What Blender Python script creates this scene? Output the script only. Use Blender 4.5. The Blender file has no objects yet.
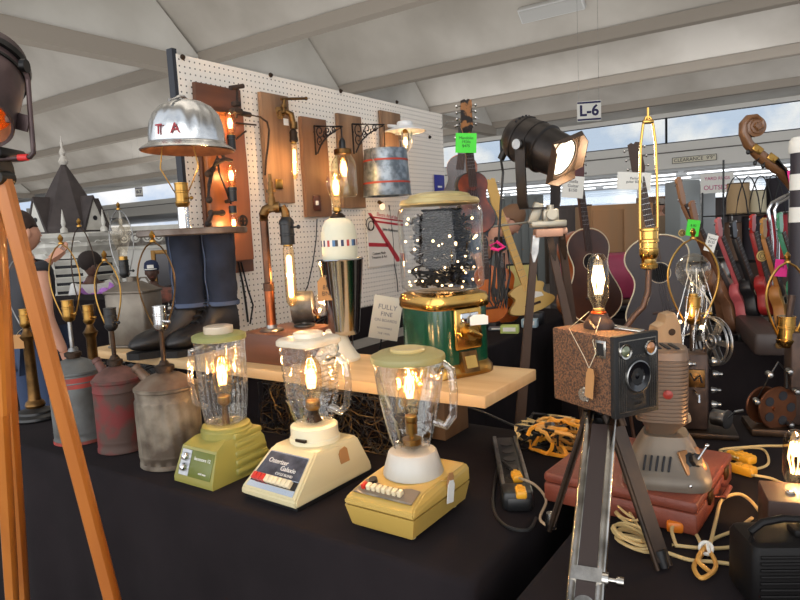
import bpy, bmesh, math, random
from mathutils import Vector, Matrix, Euler, noise
PI = math.pi
rnd = random.Random(7)
SC = bpy.context.scene
COL = SC.collection
# ------------------------------------------------------------------ camera
EYE = 1.38; FPX = 640.0; YAW = 34.7; PITCH = 6.42; ROLL = -2.9
cam_d = bpy.data.cameras.new('camera'); cam = bpy.data.objects.new('camera', cam_d); COL.objects.link(cam)
CR = (Matrix.Rotation(math.radians(YAW), 3, 'Z') @ Matrix.Rotation(math.radians(90 - PITCH), 3, 'X') @ Matrix.Rotation(math.radians(ROLL), 3, 'Z'))
cam.matrix_world = Matrix.Translation((0, 0, EYE)) @ CR.to_4x4()
cam_d.sensor_width = 36.0; cam_d.lens = 36.0 * FPX / 800.0; cam_d.clip_start = 0.05; cam_d.clip_end = 400
SC.camera = cam
# ------------------------------------------------------------------ world
W = bpy.data.worlds.new('overcast_sky'); SC.world = W; W.use_nodes = True
nt = W.node_tree; nt.nodes.clear()
wo = nt.nodes.new('ShaderNodeOutputWorld'); bg = nt.nodes.new('ShaderNodeBackground')
tc = nt.nodes.new('ShaderNodeTexCoord'); nz = nt.nodes.new('ShaderNodeTexNoise'); nz.inputs['Scale'].default_value = 14; nz.inputs['Detail'].default_value = 6
rp = nt.nodes.new('ShaderNodeValToRGB'); rp.color_ramp.elements[0].position = .42; rp.color_ramp.elements[0].color = (.60, .71, .88, 1)
rp.color_ramp.elements[1].position = .58; rp.color_ramp.elements[1].color = (1, 1, 1, 1)
nt.links.new(tc.outputs['Generated'], nz.inputs['Vector']); nt.links.new(nz.outputs['Fac'], rp.inputs['Fac'])
nt.links.new(rp.outputs['Color'], bg.inputs['Color']); bg.inputs['Strength'].default_value = 1.0
nt.links.new(bg.outputs[0], wo.inputs[0])
# ------------------------------------------------------------------ added unseen area fills brightening tables, ceiling and far walls
def area(name, loc, target, sx, sy, power, col):
    l = bpy.data.lights.new(name, 'AREA'); l.shape = 'RECTANGLE'; l.size = sx; l.size_y = sy; l.energy = power; l.color = col
    o = bpy.data.objects.new(name, l); COL.objects.link(o); o.location = loc
    o.rotation_euler = (Vector(target) - Vector(loc)).to_track_quat('-Z', 'Y').to_euler(); return o
area('fill_behind', (3.5, -5.0, 3.2), (-1.5, 2.0, 1.0), 10.0, 5.0, 28, (1.0, .93, .84))  # added fill behind the camera, no door stands there
area('fill_left', (-9.0, -4.0, 3.0), (-2.0, 3.0, 1.0), 9.0, 5.0, 28, (1.0, .96, .90))  # added fill from the left, no door built for it
area('fill_overhead', (-2.5, 2.2, 4.9), (-2.5, 2.21, 0), 4.0, 2.0, 26, (1.0, .90, .78))  # added overhead fill without any fittings
area('fill_ceiling_near', (-5.0, 7.0, 3.3), (-5.0, 7.01, 9), 14.0, 12.0, 250, (1.0, .97, .92))  # unseen upward fill, added to lighten the near ceiling
area('fill_ceiling_far', (-28.0, 13.0, 3.3), (-28, 13.01, 9), 30.0, 18.0, 800, (1.0, .98, .95))  # unseen upward fill added for the distant ceiling
area('fill_ceiling_front', (-4, -5.5, 2.9), (-10, 8, 10), 20.0, 5, 700, (1.0, .98, .95))  # added fill aimed up at the roof ahead
area('fill_far_wall', (-7, 15, 3.2), (-7, 24, 3.9), 34.0, 1.2, 420, (1.0, .98, .96))  # added fill that brightens the far fascia
area('fill_annex', (-12, 30, 1.6), (-12, 30.01, 5), 44.0, 9.0, 500, (.94, .98, 1.0))  # upward fill added below the annex tubes
vs = SC.view_settings; SC.display_settings.display_device = 'sRGB'
vs.view_transform = 'Standard'; vs.look = 'None'; vs.gamma = 1; vs.use_curve_mapping = False; vs.exposure = 0.0
SC.cycles.transparent_max_bounces = 32; SC.cycles.max_bounces = 8; SC.cycles.sample_clamp_indirect = 4.0
SC.cycles.use_denoising = True
# ------------------------------------------------------------------ measuring helpers (photo pixel -> point in the hall)
def _ray(x, y): return CR @ Vector((x - 400.0, 300.0 - y, -FPX))
EP = Vector((0, 0, EYE))
def onz(x, y, z): d = _ray(x, y); return EP + d * ((z - EYE) / d.z)
def ony(x, y, Y): d = _ray(x, y); return EP + d * (Y / d.y)
def onx(x, y, X): d = _ray(x, y); return EP + d * (X / d.x)
FW = Vector((-math.sin(math.radians(YAW)), math.cos(math.radians(YAW)), 0)); RT = Vector((FW.y, -FW.x, 0))
def at(x, y, D): d = _ray(x, y); return EP + d * (D / d.dot(FW))
CAMZ = math.radians(YAW)                      # rotation about z that turns a thing's front (-y) to the photographer
# ------------------------------------------------------------------ materials
def lin(c):
    return tuple(((v/255.)/12.92 if v/255. <= .04045 else ((v/255.+.055)/1.055)**2.4) for v in c)
MATS = {}
def mat(name, c=(128,128,128), rough=.5, metal=0., c2=None, scale=8., det=4., lo=.35, hi=.65, bump=0., bscale=None, stretch=None, coat=0., spec=None):
    if name in MATS: return MATS[name]
    m = bpy.data.materials.new(name); MATS[name] = m; m.use_nodes = True
    t = m.node_tree; b = t.nodes['Principled BSDF']
    b.inputs['Base Color'].default_value = (*lin(c), 1); b.inputs['Roughness'].default_value = rough; b.inputs['Metallic'].default_value = metal
    if coat: b.inputs['Coat Weight'].default_value = coat; b.inputs['Coat Roughness'].default_value = .15
    if spec is not None: b.inputs['Specular IOR Level'].default_value = spec
    if c2 or bump:
        g = t.nodes.new('ShaderNodeTexCoord'); mp = t.nodes.new('ShaderNodeMapping'); t.links.new(g.outputs['Object'], mp.inputs['Vector'])
        if stretch: mp.inputs['Scale'].default_value = stretch
        n = t.nodes.new('ShaderNodeTexNoise'); n.inputs['Scale'].default_value = scale; n.inputs['Detail'].default_value = det
        t.links.new(mp.outputs[0], n.inputs['Vector'])
        if c2:
            r = t.nodes.new('ShaderNodeValToRGB'); r.color_ramp.elements[0].position = lo; r.color_ramp.elements[1].position = hi
            r.color_ramp.elements[0].color = (*lin(c), 1); r.color_ramp.elements[1].color = (*lin(c2), 1)
            t.links.new(n.outputs['Fac'], r.inputs['Fac']); t.links.new(r.outputs['Color'], b.inputs['Base Color'])
        if bump:
            bn = t.nodes.new('ShaderNodeBump'); bn.inputs['Strength'].default_value = bump; bn.inputs['Distance'].default_value = .004
            src = n
            if bscale:
                src = t.nodes.new('ShaderNodeTexNoise'); src.inputs['Scale'].default_value = bscale; src.inputs['Detail'].default_value = 3
                t.links.new(mp.outputs[0], src.inputs['Vector'])
            t.links.new(src.outputs['Fac'], bn.inputs['Height']); t.links.new(bn.outputs[0], b.inputs['Normal'])
    return m
def emis(name, c, s):
    if name in MATS: return MATS[name]
    m = bpy.data.materials.new(name); MATS[name] = m; m.use_nodes = True; t = m.node_tree; t.nodes.clear()
    e = t.nodes.new('ShaderNodeEmission'); e.inputs[0].default_value = (*c, 1); e.inputs[1].default_value = s
    o = t.nodes.new('ShaderNodeOutputMaterial'); t.links.new(e.outputs[0], o.inputs[0]); return m
def thin_glass(name, tint=(1,1,1), k=.8, base=.05, rough=.02, p=3.0, bump=0, bs=30):
    if name in MATS: return MATS[name]
    m = bpy.data.materials.new(name); MATS[name] = m; m.use_nodes = True; t = m.node_tree; t.nodes.clear()
    tr = t.nodes.new('ShaderNodeBsdfTransparent'); tr.inputs[0].default_value = (*tint, 1)
    gl = t.nodes.new('ShaderNodeBsdfGlossy'); gl.inputs['Roughness'].default_value = rough; gl.inputs['Color'].default_value = (1,1,1,1)
    lw = t.nodes.new('ShaderNodeLayerWeight'); pw = t.nodes.new('ShaderNodeMath'); pw.operation = 'POWER'; pw.inputs[1].default_value = p
    ma = t.nodes.new('ShaderNodeMath'); ma.operation = 'MULTIPLY_ADD'; ma.inputs[1].default_value = k; ma.inputs[2].default_value = base
    mx = t.nodes.new('ShaderNodeMixShader'); o = t.nodes.new('ShaderNodeOutputMaterial')
    t.links.new(lw.outputs['Facing'], pw.inputs[0]); t.links.new(pw.outputs[0], ma.inputs[0]); t.links.new(ma.outputs[0], mx.inputs[0])
    t.links.new(tr.outputs[0], mx.inputs[1]); t.links.new(gl.outputs[0], mx.inputs[2]); t.links.new(mx.outputs[0], o.inputs[0])
    if bump:
        g = t.nodes.new('ShaderNodeTexCoord'); n = t.nodes.new('ShaderNodeTexNoise'); n.inputs['Scale'].default_value = bs
        b = t.nodes.new('ShaderNodeBump'); b.inputs['Strength'].default_value = bump; b.inputs['Distance'].default_value = .01
        t.links.new(g.outputs['Object'], n.inputs['Vector']); t.links.new(n.outputs['Fac'], b.inputs['Height'])
        t.links.new(b.outputs[0], gl.inputs['Normal']); t.links.new(b.outputs[0], lw.inputs['Normal'])
    return m
def wood(name, c, c2, rough=.5, sc=14., st=(1,1,.12), bump=.15, coat=0):
    return mat(name, c, rough, 0, c2, scale=sc, det=6, lo=.3, hi=.7, bump=bump, stretch=st, coat=coat)
# ------------------------------------------------------------------ mesh builder
class MB:
    def __init__(s, M=None): s.bm = bmesh.new(); s.M = M or Matrix(); s.mi = 0
    def _v(s, p): return s.bm.verts.new(s.M @ Vector(p))
    def _f(s, vs):
        try: f = s.bm.faces.new(vs); f.material_index = s.mi; return f
        except ValueError: return None
    def loft(s, rings, closed=True, cap=True, loop=False):
        R = [[s._v(p) for p in r] for r in rings]; n = len(R[0]); m = len(R)
        for i in range(m if loop else m - 1):
            a, b = R[i], R[(i + 1) % m]
            for j in range(n if closed else n - 1): s._f((a[j], a[(j+1) % n], b[(j+1) % n], b[j]))
        if cap and closed and not loop: s._f(R[0][::-1]); s._f(R[-1])
        return s
    def box(s, c, d, rot=None, bev=0., tx=1., ty=1.):
        x, y, z = d[0]/2, d[1]/2, d[2]/2; Q = Matrix.Translation(c)
        if rot: Q = Q @ Euler(rot).to_matrix().to_4x4()
        if bev <= 0:
            r = [[Q @ Vector((-x, -y, -z)), Q @ Vector((x, -y, -z)), Q @ Vector((x, y, -z)), Q @ Vector((-x, y, -z))],
                 [Q @ Vector((-x*tx, -y*ty, z)), Q @ Vector((x*tx, -y*ty, z)), Q @ Vector((x*tx, y*ty, z)), Q @ Vector((-x*tx, y*ty, z))]]
            return s.loft(r)
        b = min(bev, x*.9, y*.9, z*.9); rings = []
        def ring(zz, ins, f):
            px, py = (x - ins)*(1+(tx-1)*f), (y - ins)*(1+(ty-1)*f); o = []
            bb = b*.7
            for sx, sy in ((-1,-1),(1,-1),(1,1),(-1,1)):
                c1 = (sx*(px-bb), sy*py); c2 = (sx*px, sy*(py-bb)); cm = (sx*(px-bb*.3), sy*(py-bb*.3))
                o += ([c2, cm, c1] if sx*sy > 0 and False else ([c1, cm, c2] if sx*sy < 0 and sx > 0 else ([c2, cm, c1] if sx > 0 else ([c1, cm, c2] if sy > 0 else [c2, cm, c1]))))
            return [Q @ Vector((q[0], q[1], zz)) for q in o]
        for zz, ins in ((-z, b), (-z+b*.3, b*.3), (-z+b, 0), (z-b, 0), (z-b*.3, b*.3), (z, b)): rings.append(ring(zz, ins, (zz+z)/(2*z)))
        return s.loft(rings)
    def frame(s, d):
        d = Vector(d).normalized(); a = Vector((0,0,1)) if abs(d.z) < .95 else Vector((1,0,0)); u = d.cross(a).normalized(); return u, u.cross(d)
    def cyl(s, p0, p1, r0, r1=None, n=16):
        r1 = r0 if r1 is None else r1; p0, p1 = Vector(p0), Vector(p1); u, v = s.frame(p1 - p0)
        return s.loft([[p + (u*math.cos(2*PI*k/n) + v*math.sin(2*PI*k/n))*r for k in range(n)] for p, r in ((p0, r0), (p1, r1))])
    def lathe(s, prof, c=(0,0,0), n=28, rf=None, cap=True, Q=None):
        Q = Q or Matrix(); c = Vector(c); R = []
        for r, z in prof:
            ring = []
            for k in range(n):
                a = 2*PI*k/n; rr = max(r, 1e-5)*(rf(a, z) if rf else 1.); ring.append(c + Q @ Vector((rr*math.cos(a), rr*math.sin(a), z)))
            R.append(ring)
        return s.loft(R, cap=cap)
    def tube(s, pts, r, n=6, closed=False, taper=None):
        P = [Vector(p) for p in pts]; m = len(P); R = []; pu = None
        for i in range(m):
            if closed: d = P[(i+1) % m] - P[i-1]
            else: d = P[min(i+1, m-1)] - P[max(i-1, 0)]
            if d.length < 1e-9: d = Vector((0,0,1))
            d.normalize()
            if pu is None: u, v = s.frame(d)
            else:
                u = pu - d*pu.dot(d)
                if u.length < 1e-6: u, _ = s.frame(d)
                u.normalize(); v = d.cross(u)
            pu = u; rr = r if taper is None else r*taper(i/(m-1)); rr = rr if not isinstance(rr, tuple) else rr[0]
            R.append([P[i] + (u*math.cos(2*PI*k/n) + v*math.sin(2*PI*k/n))*rr for k in range(n)])
        return s.loft(R, cap=not closed, loop=closed)
    def prism(s, poly, z0, z1, Q=None, bev=0, cf=None):
        Q = Q or Matrix()
        if bev:
            cx = sum(p[0] for p in poly)/len(poly); cy = sum(p[1] for p in poly)/len(poly)
            def sh(f): return [(cx+(p[0]-cx)*f, cy+(p[1]-cy)*f) for p in poly]
            ex = max(max(p[0] for p in poly)-min(p[0] for p in poly), max(p[1] for p in poly)-min(p[1] for p in poly)); f = 1-2*bev/ex
            R = [(sh(f), z0), (poly, z0+bev), (poly, z1-bev), (sh(f), z1)]
        else: R = [(poly, z0), (poly, z1)]
        return s.loft([[Q @ Vector((p[0], p[1], z)) for p in q] for q, z in R])
    def sph(s, c, r, n=16, m=10):
        r = (r, r, r) if not isinstance(r, (tuple, list)) else r; c = Vector(c)
        return s.loft([[c + Vector((r[0]*math.sin(PI*i/m)*math.cos(2*PI*k/n), r[1]*math.sin(PI*i/m)*math.sin(2*PI*k/n), -r[2]*math.cos(PI*i/m))) if 0 < i < m else c + Vector((1e-5*math.cos(2*PI*k/n), 1e-5*math.sin(2*PI*k/n), -r[2]*math.cos(PI*i/m))) for k in range(n)] for i in range(m+1)])
    def torus(s, c, R, r, n=28, m=8, Q=None, sx=1., sy=1.):
        Q = Q or Matrix(); c = Vector(c)
        return s.loft([[c + Q @ Vector(((R + r*math.cos(b))*math.cos(a)*sx, (R + r*math.cos(b))*math.sin(a)*sy, r*math.sin(b))) for b in (2*PI*j/m for j in range(m))] for a in (2*PI*i/n for i in range(n))], loop=True)
    def build(s, name, m=None, parent=None, ang=38, label=None):
        bmesh.ops.recalc_face_normals(s.bm, faces=s.bm.faces)
        ca = math.radians(ang)
        for f in s.bm.faces: f.smooth = True
        for e in s.bm.edges:
            if len(e.link_faces) == 2 and e.calc_face_angle(0) > ca: e.smooth = False
        me = bpy.data.meshes.new(name); s.bm.to_mesh(me); s.bm.free()
        o = bpy.data.objects.new(name, me); COL.objects.link(o)
        for q in (m if isinstance(m, (list, tuple)) else [m]):
            if q is not None: me.materials.append(q)
        if parent is not None: o.parent = parent
        if label: o['label'] = label
        return o
def RX(a): return Matrix.Rotation(a, 4, 'X')
def RY(a): return Matrix.Rotation(a, 4, 'Y')
def RZ(a): return Matrix.Rotation(a, 4, 'Z')
def TR(x, y, z): return Matrix.Translation((x, y, z))
def thing(name, label, cat, loc=(0,0,0), rz=0., group=None, rot=None, sc=1.):
    o = bpy.data.objects.new(name, None); COL.objects.link(o); o.empty_display_size = .05
    o.location = loc; o.rotation_euler = rot or (0, 0, rz); o.scale = (sc, sc, sc)
    o['label'] = label; o['category'] = cat
    if group: o['group'] = group
    return o
def tag(o, label, cat, group=None, kind=None):
    o['label'] = label; o['category'] = cat
    if group: o['group'] = group
    if kind: o['kind'] = kind
    return o
def struct(o): o['kind'] = 'structure'; return o
def kids(o): return [c for c in COL.objects if c.parent == o]
def dup(root, loc=None, rz=None, label=None, group=None):
    def cp(o, par):
        c = o.copy(); COL.objects.link(c)
        if par is not None: c.parent = par
        for k in kids_of.get(o.name, []): cp(k, c)
        return c
    kids_of = {}
    for c in list(COL.objects):
        if c.parent is not None: kids_of.setdefault(c.parent.name, []).append(c)
    r = cp(root, None)
    if loc is not None: r.location = loc
    if rz is not None: r.rotation_euler = (0, 0, rz)
    if label: r['label'] = label
    if group: r['group'] = group
    return r
def text(s, size, M, m, parent=None, name='lettering', ext=.0004, align='CENTER', sx=1., bold=0.):
    cu = bpy.data.curves.new(name, 'FONT'); cu.body = s; cu.size = size; cu.align_x = align; cu.align_y = 'CENTER'; cu.extrude = ext; cu.resolution_u = 3; cu.offset = bold*size
    t = bpy.data.objects.new(name + '_curve', cu); me = bpy.data.meshes.new_from_object(t)
    bpy.data.objects.remove(t); bpy.data.curves.remove(cu)
    me.transform(M @ Matrix.Diagonal((sx, 1, 1, 1))); me.materials.clear(); me.materials.append(m); me.name = name
    o = bpy.data.objects.new(name, me); COL.objects.link(o)
    if parent is not None: o.parent = parent
    return o
# text plane facing -y (front), +x, up:   local x -> world x, local y -> world z
FRONT = RX(PI/2)
def lamp(parent, loc, power, col=(1., .68, .38), r=.012, name='bulb_light'):
    l = bpy.data.lights.new(name, 'POINT'); l.energy = power*1.5; l.color = col; l.shadow_soft_size = r
    o = bpy.data.objects.new(name, l); COL.objects.link(o); o.location = loc; o.parent = parent; return o
# ------------------------------------------------------------------ shared materials
M_black = mat('black_plastic', (22,22,23), .4)
M_brass = mat('brass', (188,148,78), .28, 1., (140,102,52), scale=6, lo=.3, hi=.8)
M_brass_old = mat('aged_brass', (132,98,58), .42, 1., (72,54,34), scale=18)
M_chrome = mat('chrome', (215,215,215), .12, 1.)
M_steel = mat('brushed_steel', (170,170,168), .32, 1., (120,120,120), scale=20)
M_gold = mat('polished_gold', (205,162,88), .22, 1.)
M_bronze = mat('dark_bronze', (70,52,38), .45, .7, (40,32,26), scale=20)
M_rust = mat('rusty_iron', (74,56,44), .75, .3, (40,34,32), scale=26, bump=.4)
M_paper = mat('white_paper', (232,230,222), .8)
M_kraft = mat('kraft_tag', (176,128,78), .85)
M_cordw = mat('cream_cord', (206,178,122), .5)
M_cordb = mat('black_cord', (18,17,17), .5)
M_cordy = mat('yellow_plastic', (226,160,40), .4)
M_ink = mat('black_ink', (25,25,30), .7)
M_cloth = mat('black_tablecloth', (34,29,31), .95, 0, (27,23,25), scale=5, bump=.35, bscale=9., spec=.15)
M_fil = emis('glowing_filament', (1.0, .64, .30), 7.0)
M_fil_w = emis('bright_filament', (1.0, .80, .52), 8.0)
M_bulbg = thin_glass('bulb_glass', (1., .95, .87), .75, .04)
M_bulba = thin_glass('amber_bulb_glass', (1., .86, .64), .75, .05)
M_clear = thin_glass('clear_glass', (.96, .97, .96), .8, .05)
# ================================================================== THE HALL
M_ceil = mat('painted_ceiling', (212,207,199), .85, 0, (176,170,161), scale=.45, det=7, lo=.40, hi=.72, bump=.25, bscale=5)
M_gable = mat('window_lit_gable', (226,224,218), .85, 0, (210,207,200), scale=.8)  # gable colour set paler to carry light from the windows
M_beam = mat('beam_paint', (158,149,138), .8)
M_wallw = mat('white_wall_paint', (222,220,214), .8)
M_floor = mat('hall_floor', (150,142,132), .6, 0, (130,122,114), scale=1.2, bump=.1)
VAL = [0.1, 4.3, 8.5, 12.7, 16.9, 21.1]; ZV, ZR = 4.85, 6.75; XA, XB = -60., 7.
b = MB(); b.box((-26.5, 14, -.05), (75, 42, .1)); struct(b.build('floor', M_floor))
b = MB()
prof = []
for i, v in enumerate(VAL):
    prof.append((v, ZV))
    if i < len(VAL)-1: prof.append((v + 2.1, ZR))
prof.append((24.0, ZV))
b.loft([[(x, y, z) for y, z in prof] + [(x, y, z + .15) for y, z in prof[::-1]] for x in (XA, XB)])
struct(b.build('ceiling', M_ceil))
n = 1
for v in VAL:
    b = MB(); b.box((-26.5, v, 4.80), (67, .22, .22)); struct(b.build('trim_%d' % n, M_beam)); n += 1
for X in (-10.3, -43.0):
    b = MB(); b.box((X, 10.6, 4.62), (.3, 21.2, .30)); struct(b.build('trim_%d' % n, M_beam)); n += 1
    b = MB()
    for v in VAL[:-1]:
        b.loft([[(x, v, ZV-.1), (x, v + 4.2, ZV-.1), (x, v + 2.1, ZR)] for x in (X - .08, X + .08)])
    struct(b.build('wall_gable', M_gable))
b = MB(); b.box((-60.1, 12, 2.6), (.2, 26, 5.2)); struct(b.build('wall_left', M_wallw))
# far side: fascia, clerestory and the lower annex behind it
b = MB(); b.box((-26.5, 24.1, 3.38), (67, .2, .86)); b.box((-26.5, 24.1, 4.80), (67, .2, .2)); struct(b.build('wall_back', M_wallw))
b = MB(); b.box((-26.5, 23.97, 3.50), (67, .05, .035)); struct(b.build('trim_9', mat('dark_seam', (90,86,80), .7)))
for k, x in enumerate((-1.95, -8.2, -14.5, -20.8, -27.1)):
    f = MB()
    f.box((x, 24.08, 4.69), (6.3, .06, .04)); f.box((x, 24.08, 3.83), (6.3, .06, .04)); f.box((x - 3.13, 24.08, 4.26), (.07, .06, .86)); f.box((x + 3.13, 24.08, 4.26), (.04, .06, .86))
    w = struct(f.build('window_%d' % (k+1), mat('dark_window_frame', (60,62,66), .5)))
    g = MB(); g.box((x, 24.12, 4.26), (6.2, .01, .82)); g.build('window_pane', M_clear, w)
b = MB(); b.box((-26.5, 30, 3.02), (67, 11.6, .1)); struct(b.build('ceiling_annex', mat('annex_ceiling', (226,228,230), .8)))
b = MB(); b.box((-26.5, 35.8, .9), (67, .2, 1.8)); struct(b.build('wall_annex', M_wallw))
for k in range(6):
    x = -3.0 - 6.0*k; f = MB()
    f.box((x, 35.8, 1.86), (6, .12, .1)); f.box((x, 35.8, 2.92), (6, .12, .1)); f.box((x - 3, 35.8, 2.4), (.1, .12, 1.1)); f.box((x, 35.8, 2.4), (.06, .12, 1.1))
    w = struct(f.build('window_%d' % (k+6), mat('white_window_frame', (215,218,222), .5)))
    g = MB(); g.box((x, 35.85, 2.4), (5.9, .01, 1.0)); g.build('window_pane', M_clear, w)
M_tube = emis('fluorescent_tube', (.93, .97, 1.0), 3.2)
k = 0
for Y in (26.2, 29.2, 32.4):
    for X in (-2.5, -7.5, -12.5, -17.5, -22.5):
        t = thing('fluorescent_light', 'long fluorescent strip light under the low ceiling of the far annex', 'light', (X, Y, 2.97), 0, 'fluorescent strips in the annex')
        q = MB(); q.box((0, 0, -.04), (4.8, .24, .07), bev=.01); q.build('housing', mat('white_enamel', (225,226,226), .4), t)
        q = MB(); q.cyl((-2.3, 0, -.11), (2.3, 0, -.11), .03, n=8); q.build('tube', M_tube, t)
# hanging signs
def slope_z(y):
    for v in VAL:
        if v <= y <= v + 4.2: return ZV + (ZR-ZV)*(1 - abs(y - v - 2.1)/2.1)
def hang_sign(lab, p, w, h, s, rz, size, bars=True, cable=1.2):
    t = thing('hanging_sign', lab, 'sign', p, rz)
    q = MB(); q.box((0, 0, 0), (w, .012, h)); q.build('board', M_paper, t)
    q = MB()
    if bars:
        q.box((0, -.0075, h*.42), (w*.98, .003, h*.09)); q.build('border', mat('navy_print', (32,28,78), .6), t); q = MB(); q.box((0, -.0075, -h*.42), (w*.98, .003, h*.09))
    else:
        for sx in (-1, 1): q.box((sx*w*.49, -.0075, 0), (w*.012, .003, h))
        for sz in (-1, 1): q.box((0, -.0075, sz*h*.47), (w, .003, h*.05))
    q.build('border', mat('navy_print', (32,28,78), .6), t)
    text(s, size, TR(0, -.0075, 0) @ FRONT, MATS['navy_print'], t, bold=.03)
    if cable:
        q = MB()
        for sx in (-.42, .42): q.cyl((sx*w, 0, h/2), (sx*w, 0, h/2 + cable), .002, n=5)
        q.build('suspension_wire', M_steel, t)
    return t
p = at(589, 111, 9.0); hang_sign('white hanging aisle sign reading L-6 in navy', p, .32, .27, 'L-6', CAMZ - .12, .20, cable=slope_z(p.y) - p.z)
p = at(139, 192, 24.0); t = hang_sign('tiny white hanging aisle sign reading 0-7 over the far left aisle', p, .28, .34, '0-7', CAMZ, .14, cable=max(.2, slope_z(p.y) - p.z))
p = ony(691, 158, 23.98); t = thing('clearance_sign', 'long cream CLEARANCE 9\'9" sign on the far white fascia', 'sign', (p.x+.1, 23.93, 3.20))
q = MB(); q.box((0, .02, 0), (1.40, .02, .21)); q.build('board', mat('cream_board', (222,216,196), .7), t)
q = MB()
for sz in (-1, 1): q.box((0, .006, sz*.097), (1.40, .006, .016))
for sx in (-1, 1): q.box((sx*.69, .006, 0), (.016, .006, .21))
q.build('border', M_ink, t); text('CLEARANCE  9\'9"', .165, TR(0, .004, 0) @ FRONT, M_ink, t)
# ceiling light housing on the slope
p = None
for k in range(400):
    y = 8.6 + k*.01; c = ony(552, 6, y)
    if abs(c.z - slope_z(y)) < .03: p = c
p = p or Vector((-4.5, 11.5, 5.9))
t = thing('ceiling_light', 'long pale fluorescent fitting mounted on the sloped ceiling, unlit', 'light', p, rot=(-math.atan2(ZR-ZV, 2.1), 0, 0))
q = MB(); q.box((0, 0, -.08), (1.25, .30, .12), bev=.02); q.build('housing', mat('white_enamel'), t)
q = MB(); q.box((0, 0, -.145), (1.18, .24, .012)); q.build('diffuser', mat('milky_diffuser', (200,200,198), .5), t)
# ================================================================== TABLES
TZ = .76
def draped_table(name_t, lab_t, lab_c, x0, x1, y0, y1, z, seed=1, n=200):
    cx, cy, hx, hy = (x0+x1)/2, (y0+y1)/2, (x1-x0)/2, (y1-y0)/2; r2 = random.Random(seed)
    t = thing(name_t, lab_t, 'table', (cx, cy, 0))
    q = MB(); q.box((0, 0, z-.03), (2*hx-.02, 2*hy-.02, .03), bev=.008); q.build('tabletop', mat('table_laminate', (120,105,88), .5), t)
    for sx in (-1, 1):
        for sy in (-1, 1):
            q = MB(); q.cyl((sx*(hx-.2), sy*(hy-.1), 0), (sx*(hx-.2), sy*(hy-.1), z-.045), .014, n=10); q.build('leg', M_steel, t)
    q = MB(); per = []
    for k in range(n):
        s = k/n*(4*hx+4*hy); rc = .02
        if s < 2*hx: p = (-hx+s, -hy, 0, -1)
        elif s < 2*hx+2*hy: p = (hx, -hy+(s-2*hx), 1, 0)
        elif s < 4*hx+2*hy: p = (hx-(s-2*hx-2*hy), hy, 0, 1)
        else: p = (-hx, hy-(s-4*hx-2*hy), -1, 0)
        per.append((p, s))
    R = []
    for zz, off, amp in ((z+.002, -.012, 0), (z-.001, .0, 0), (z-.012, .006, .001), (z-.08, .010, .004), (z-.2, .014, .009), (z-.4, .018, .014), (z-.6, .022, .018), (.015, .025, .02)):
        ring = []
        for (px, py, nx, ny), s in per:
            f = amp*(math.sin(s*17+seed)+.6*math.sin(s*31+2*seed)+.5*math.sin(s*7.3))*.7 + off
            # corners blend
            mx = px*(1 + f/hx) if abs(px) > hx-.1 or nx else px; my = py*(1+f/hy) if abs(py) > hy-.1 or ny else py
            ring.append((cx+mx, cy+my, zz))
        R.append(ring)
    q.loft(R[::-1], cap=False)
    top = R[0]; q._f([q._v(p) for p in top]); bmesh.ops.remove_doubles(q.bm, verts=q.bm.verts, dist=1e-5)
    c = q.build('tablecloth', M_cloth, ang=60); tag(c, lab_c, 'tablecloth'); return t
draped_table('folding_table', 'folding table hidden under the black cloth below the three blenders', 'black cloth draped over the long table carrying the blenders', -2.45, -.52, .92, 1.72, TZ, 1)
draped_table('folding_table', 'folding table hidden under the black cloth below the box camera and red case', 'black cloth draped over the table carrying the red case and cords', -.43, 1.3, .74, 2.14, TZ, 5)
# plank shelf on crates
SZ = .96
t = thing('plank_shelf', 'long pale pine plank shelf raised above the black tablecloth', 'shelf', (-1.6, 1.53, SZ))
q = MB(); q.box((0, 0, -.016), (1.78, .32, .032), bev=.003); q.build('plank', wood('pale_pine', (222,188,138), (198,158,108), .55, 10, (.15,1.5,1)), t)
for (x, y, lab, m) in ((-2.28, 1.56, 'black crate under the left end of the plank shelf', M_black), (-1.55, 1.60, 'black crate under the middle of the plank shelf', M_black)):
    t = thing('support_crate', lab, 'crate', (x, y, TZ+.003))
    q = MB(); q.box((0, 0, .0815), (.24, .16, .161), bev=.006); q.build('crate_body', m, t)
t = thing('wooden_block', 'tan lumber block under the right end of the plank shelf', 'block', (-.97, 1.60, TZ+.003))
q = MB(); q.box((0, 0, .0815), (.09, .14, .161), bev=.003); q.build('block', wood('tan_lumber', (128,92,58), (98,68,42), .6), t)
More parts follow.
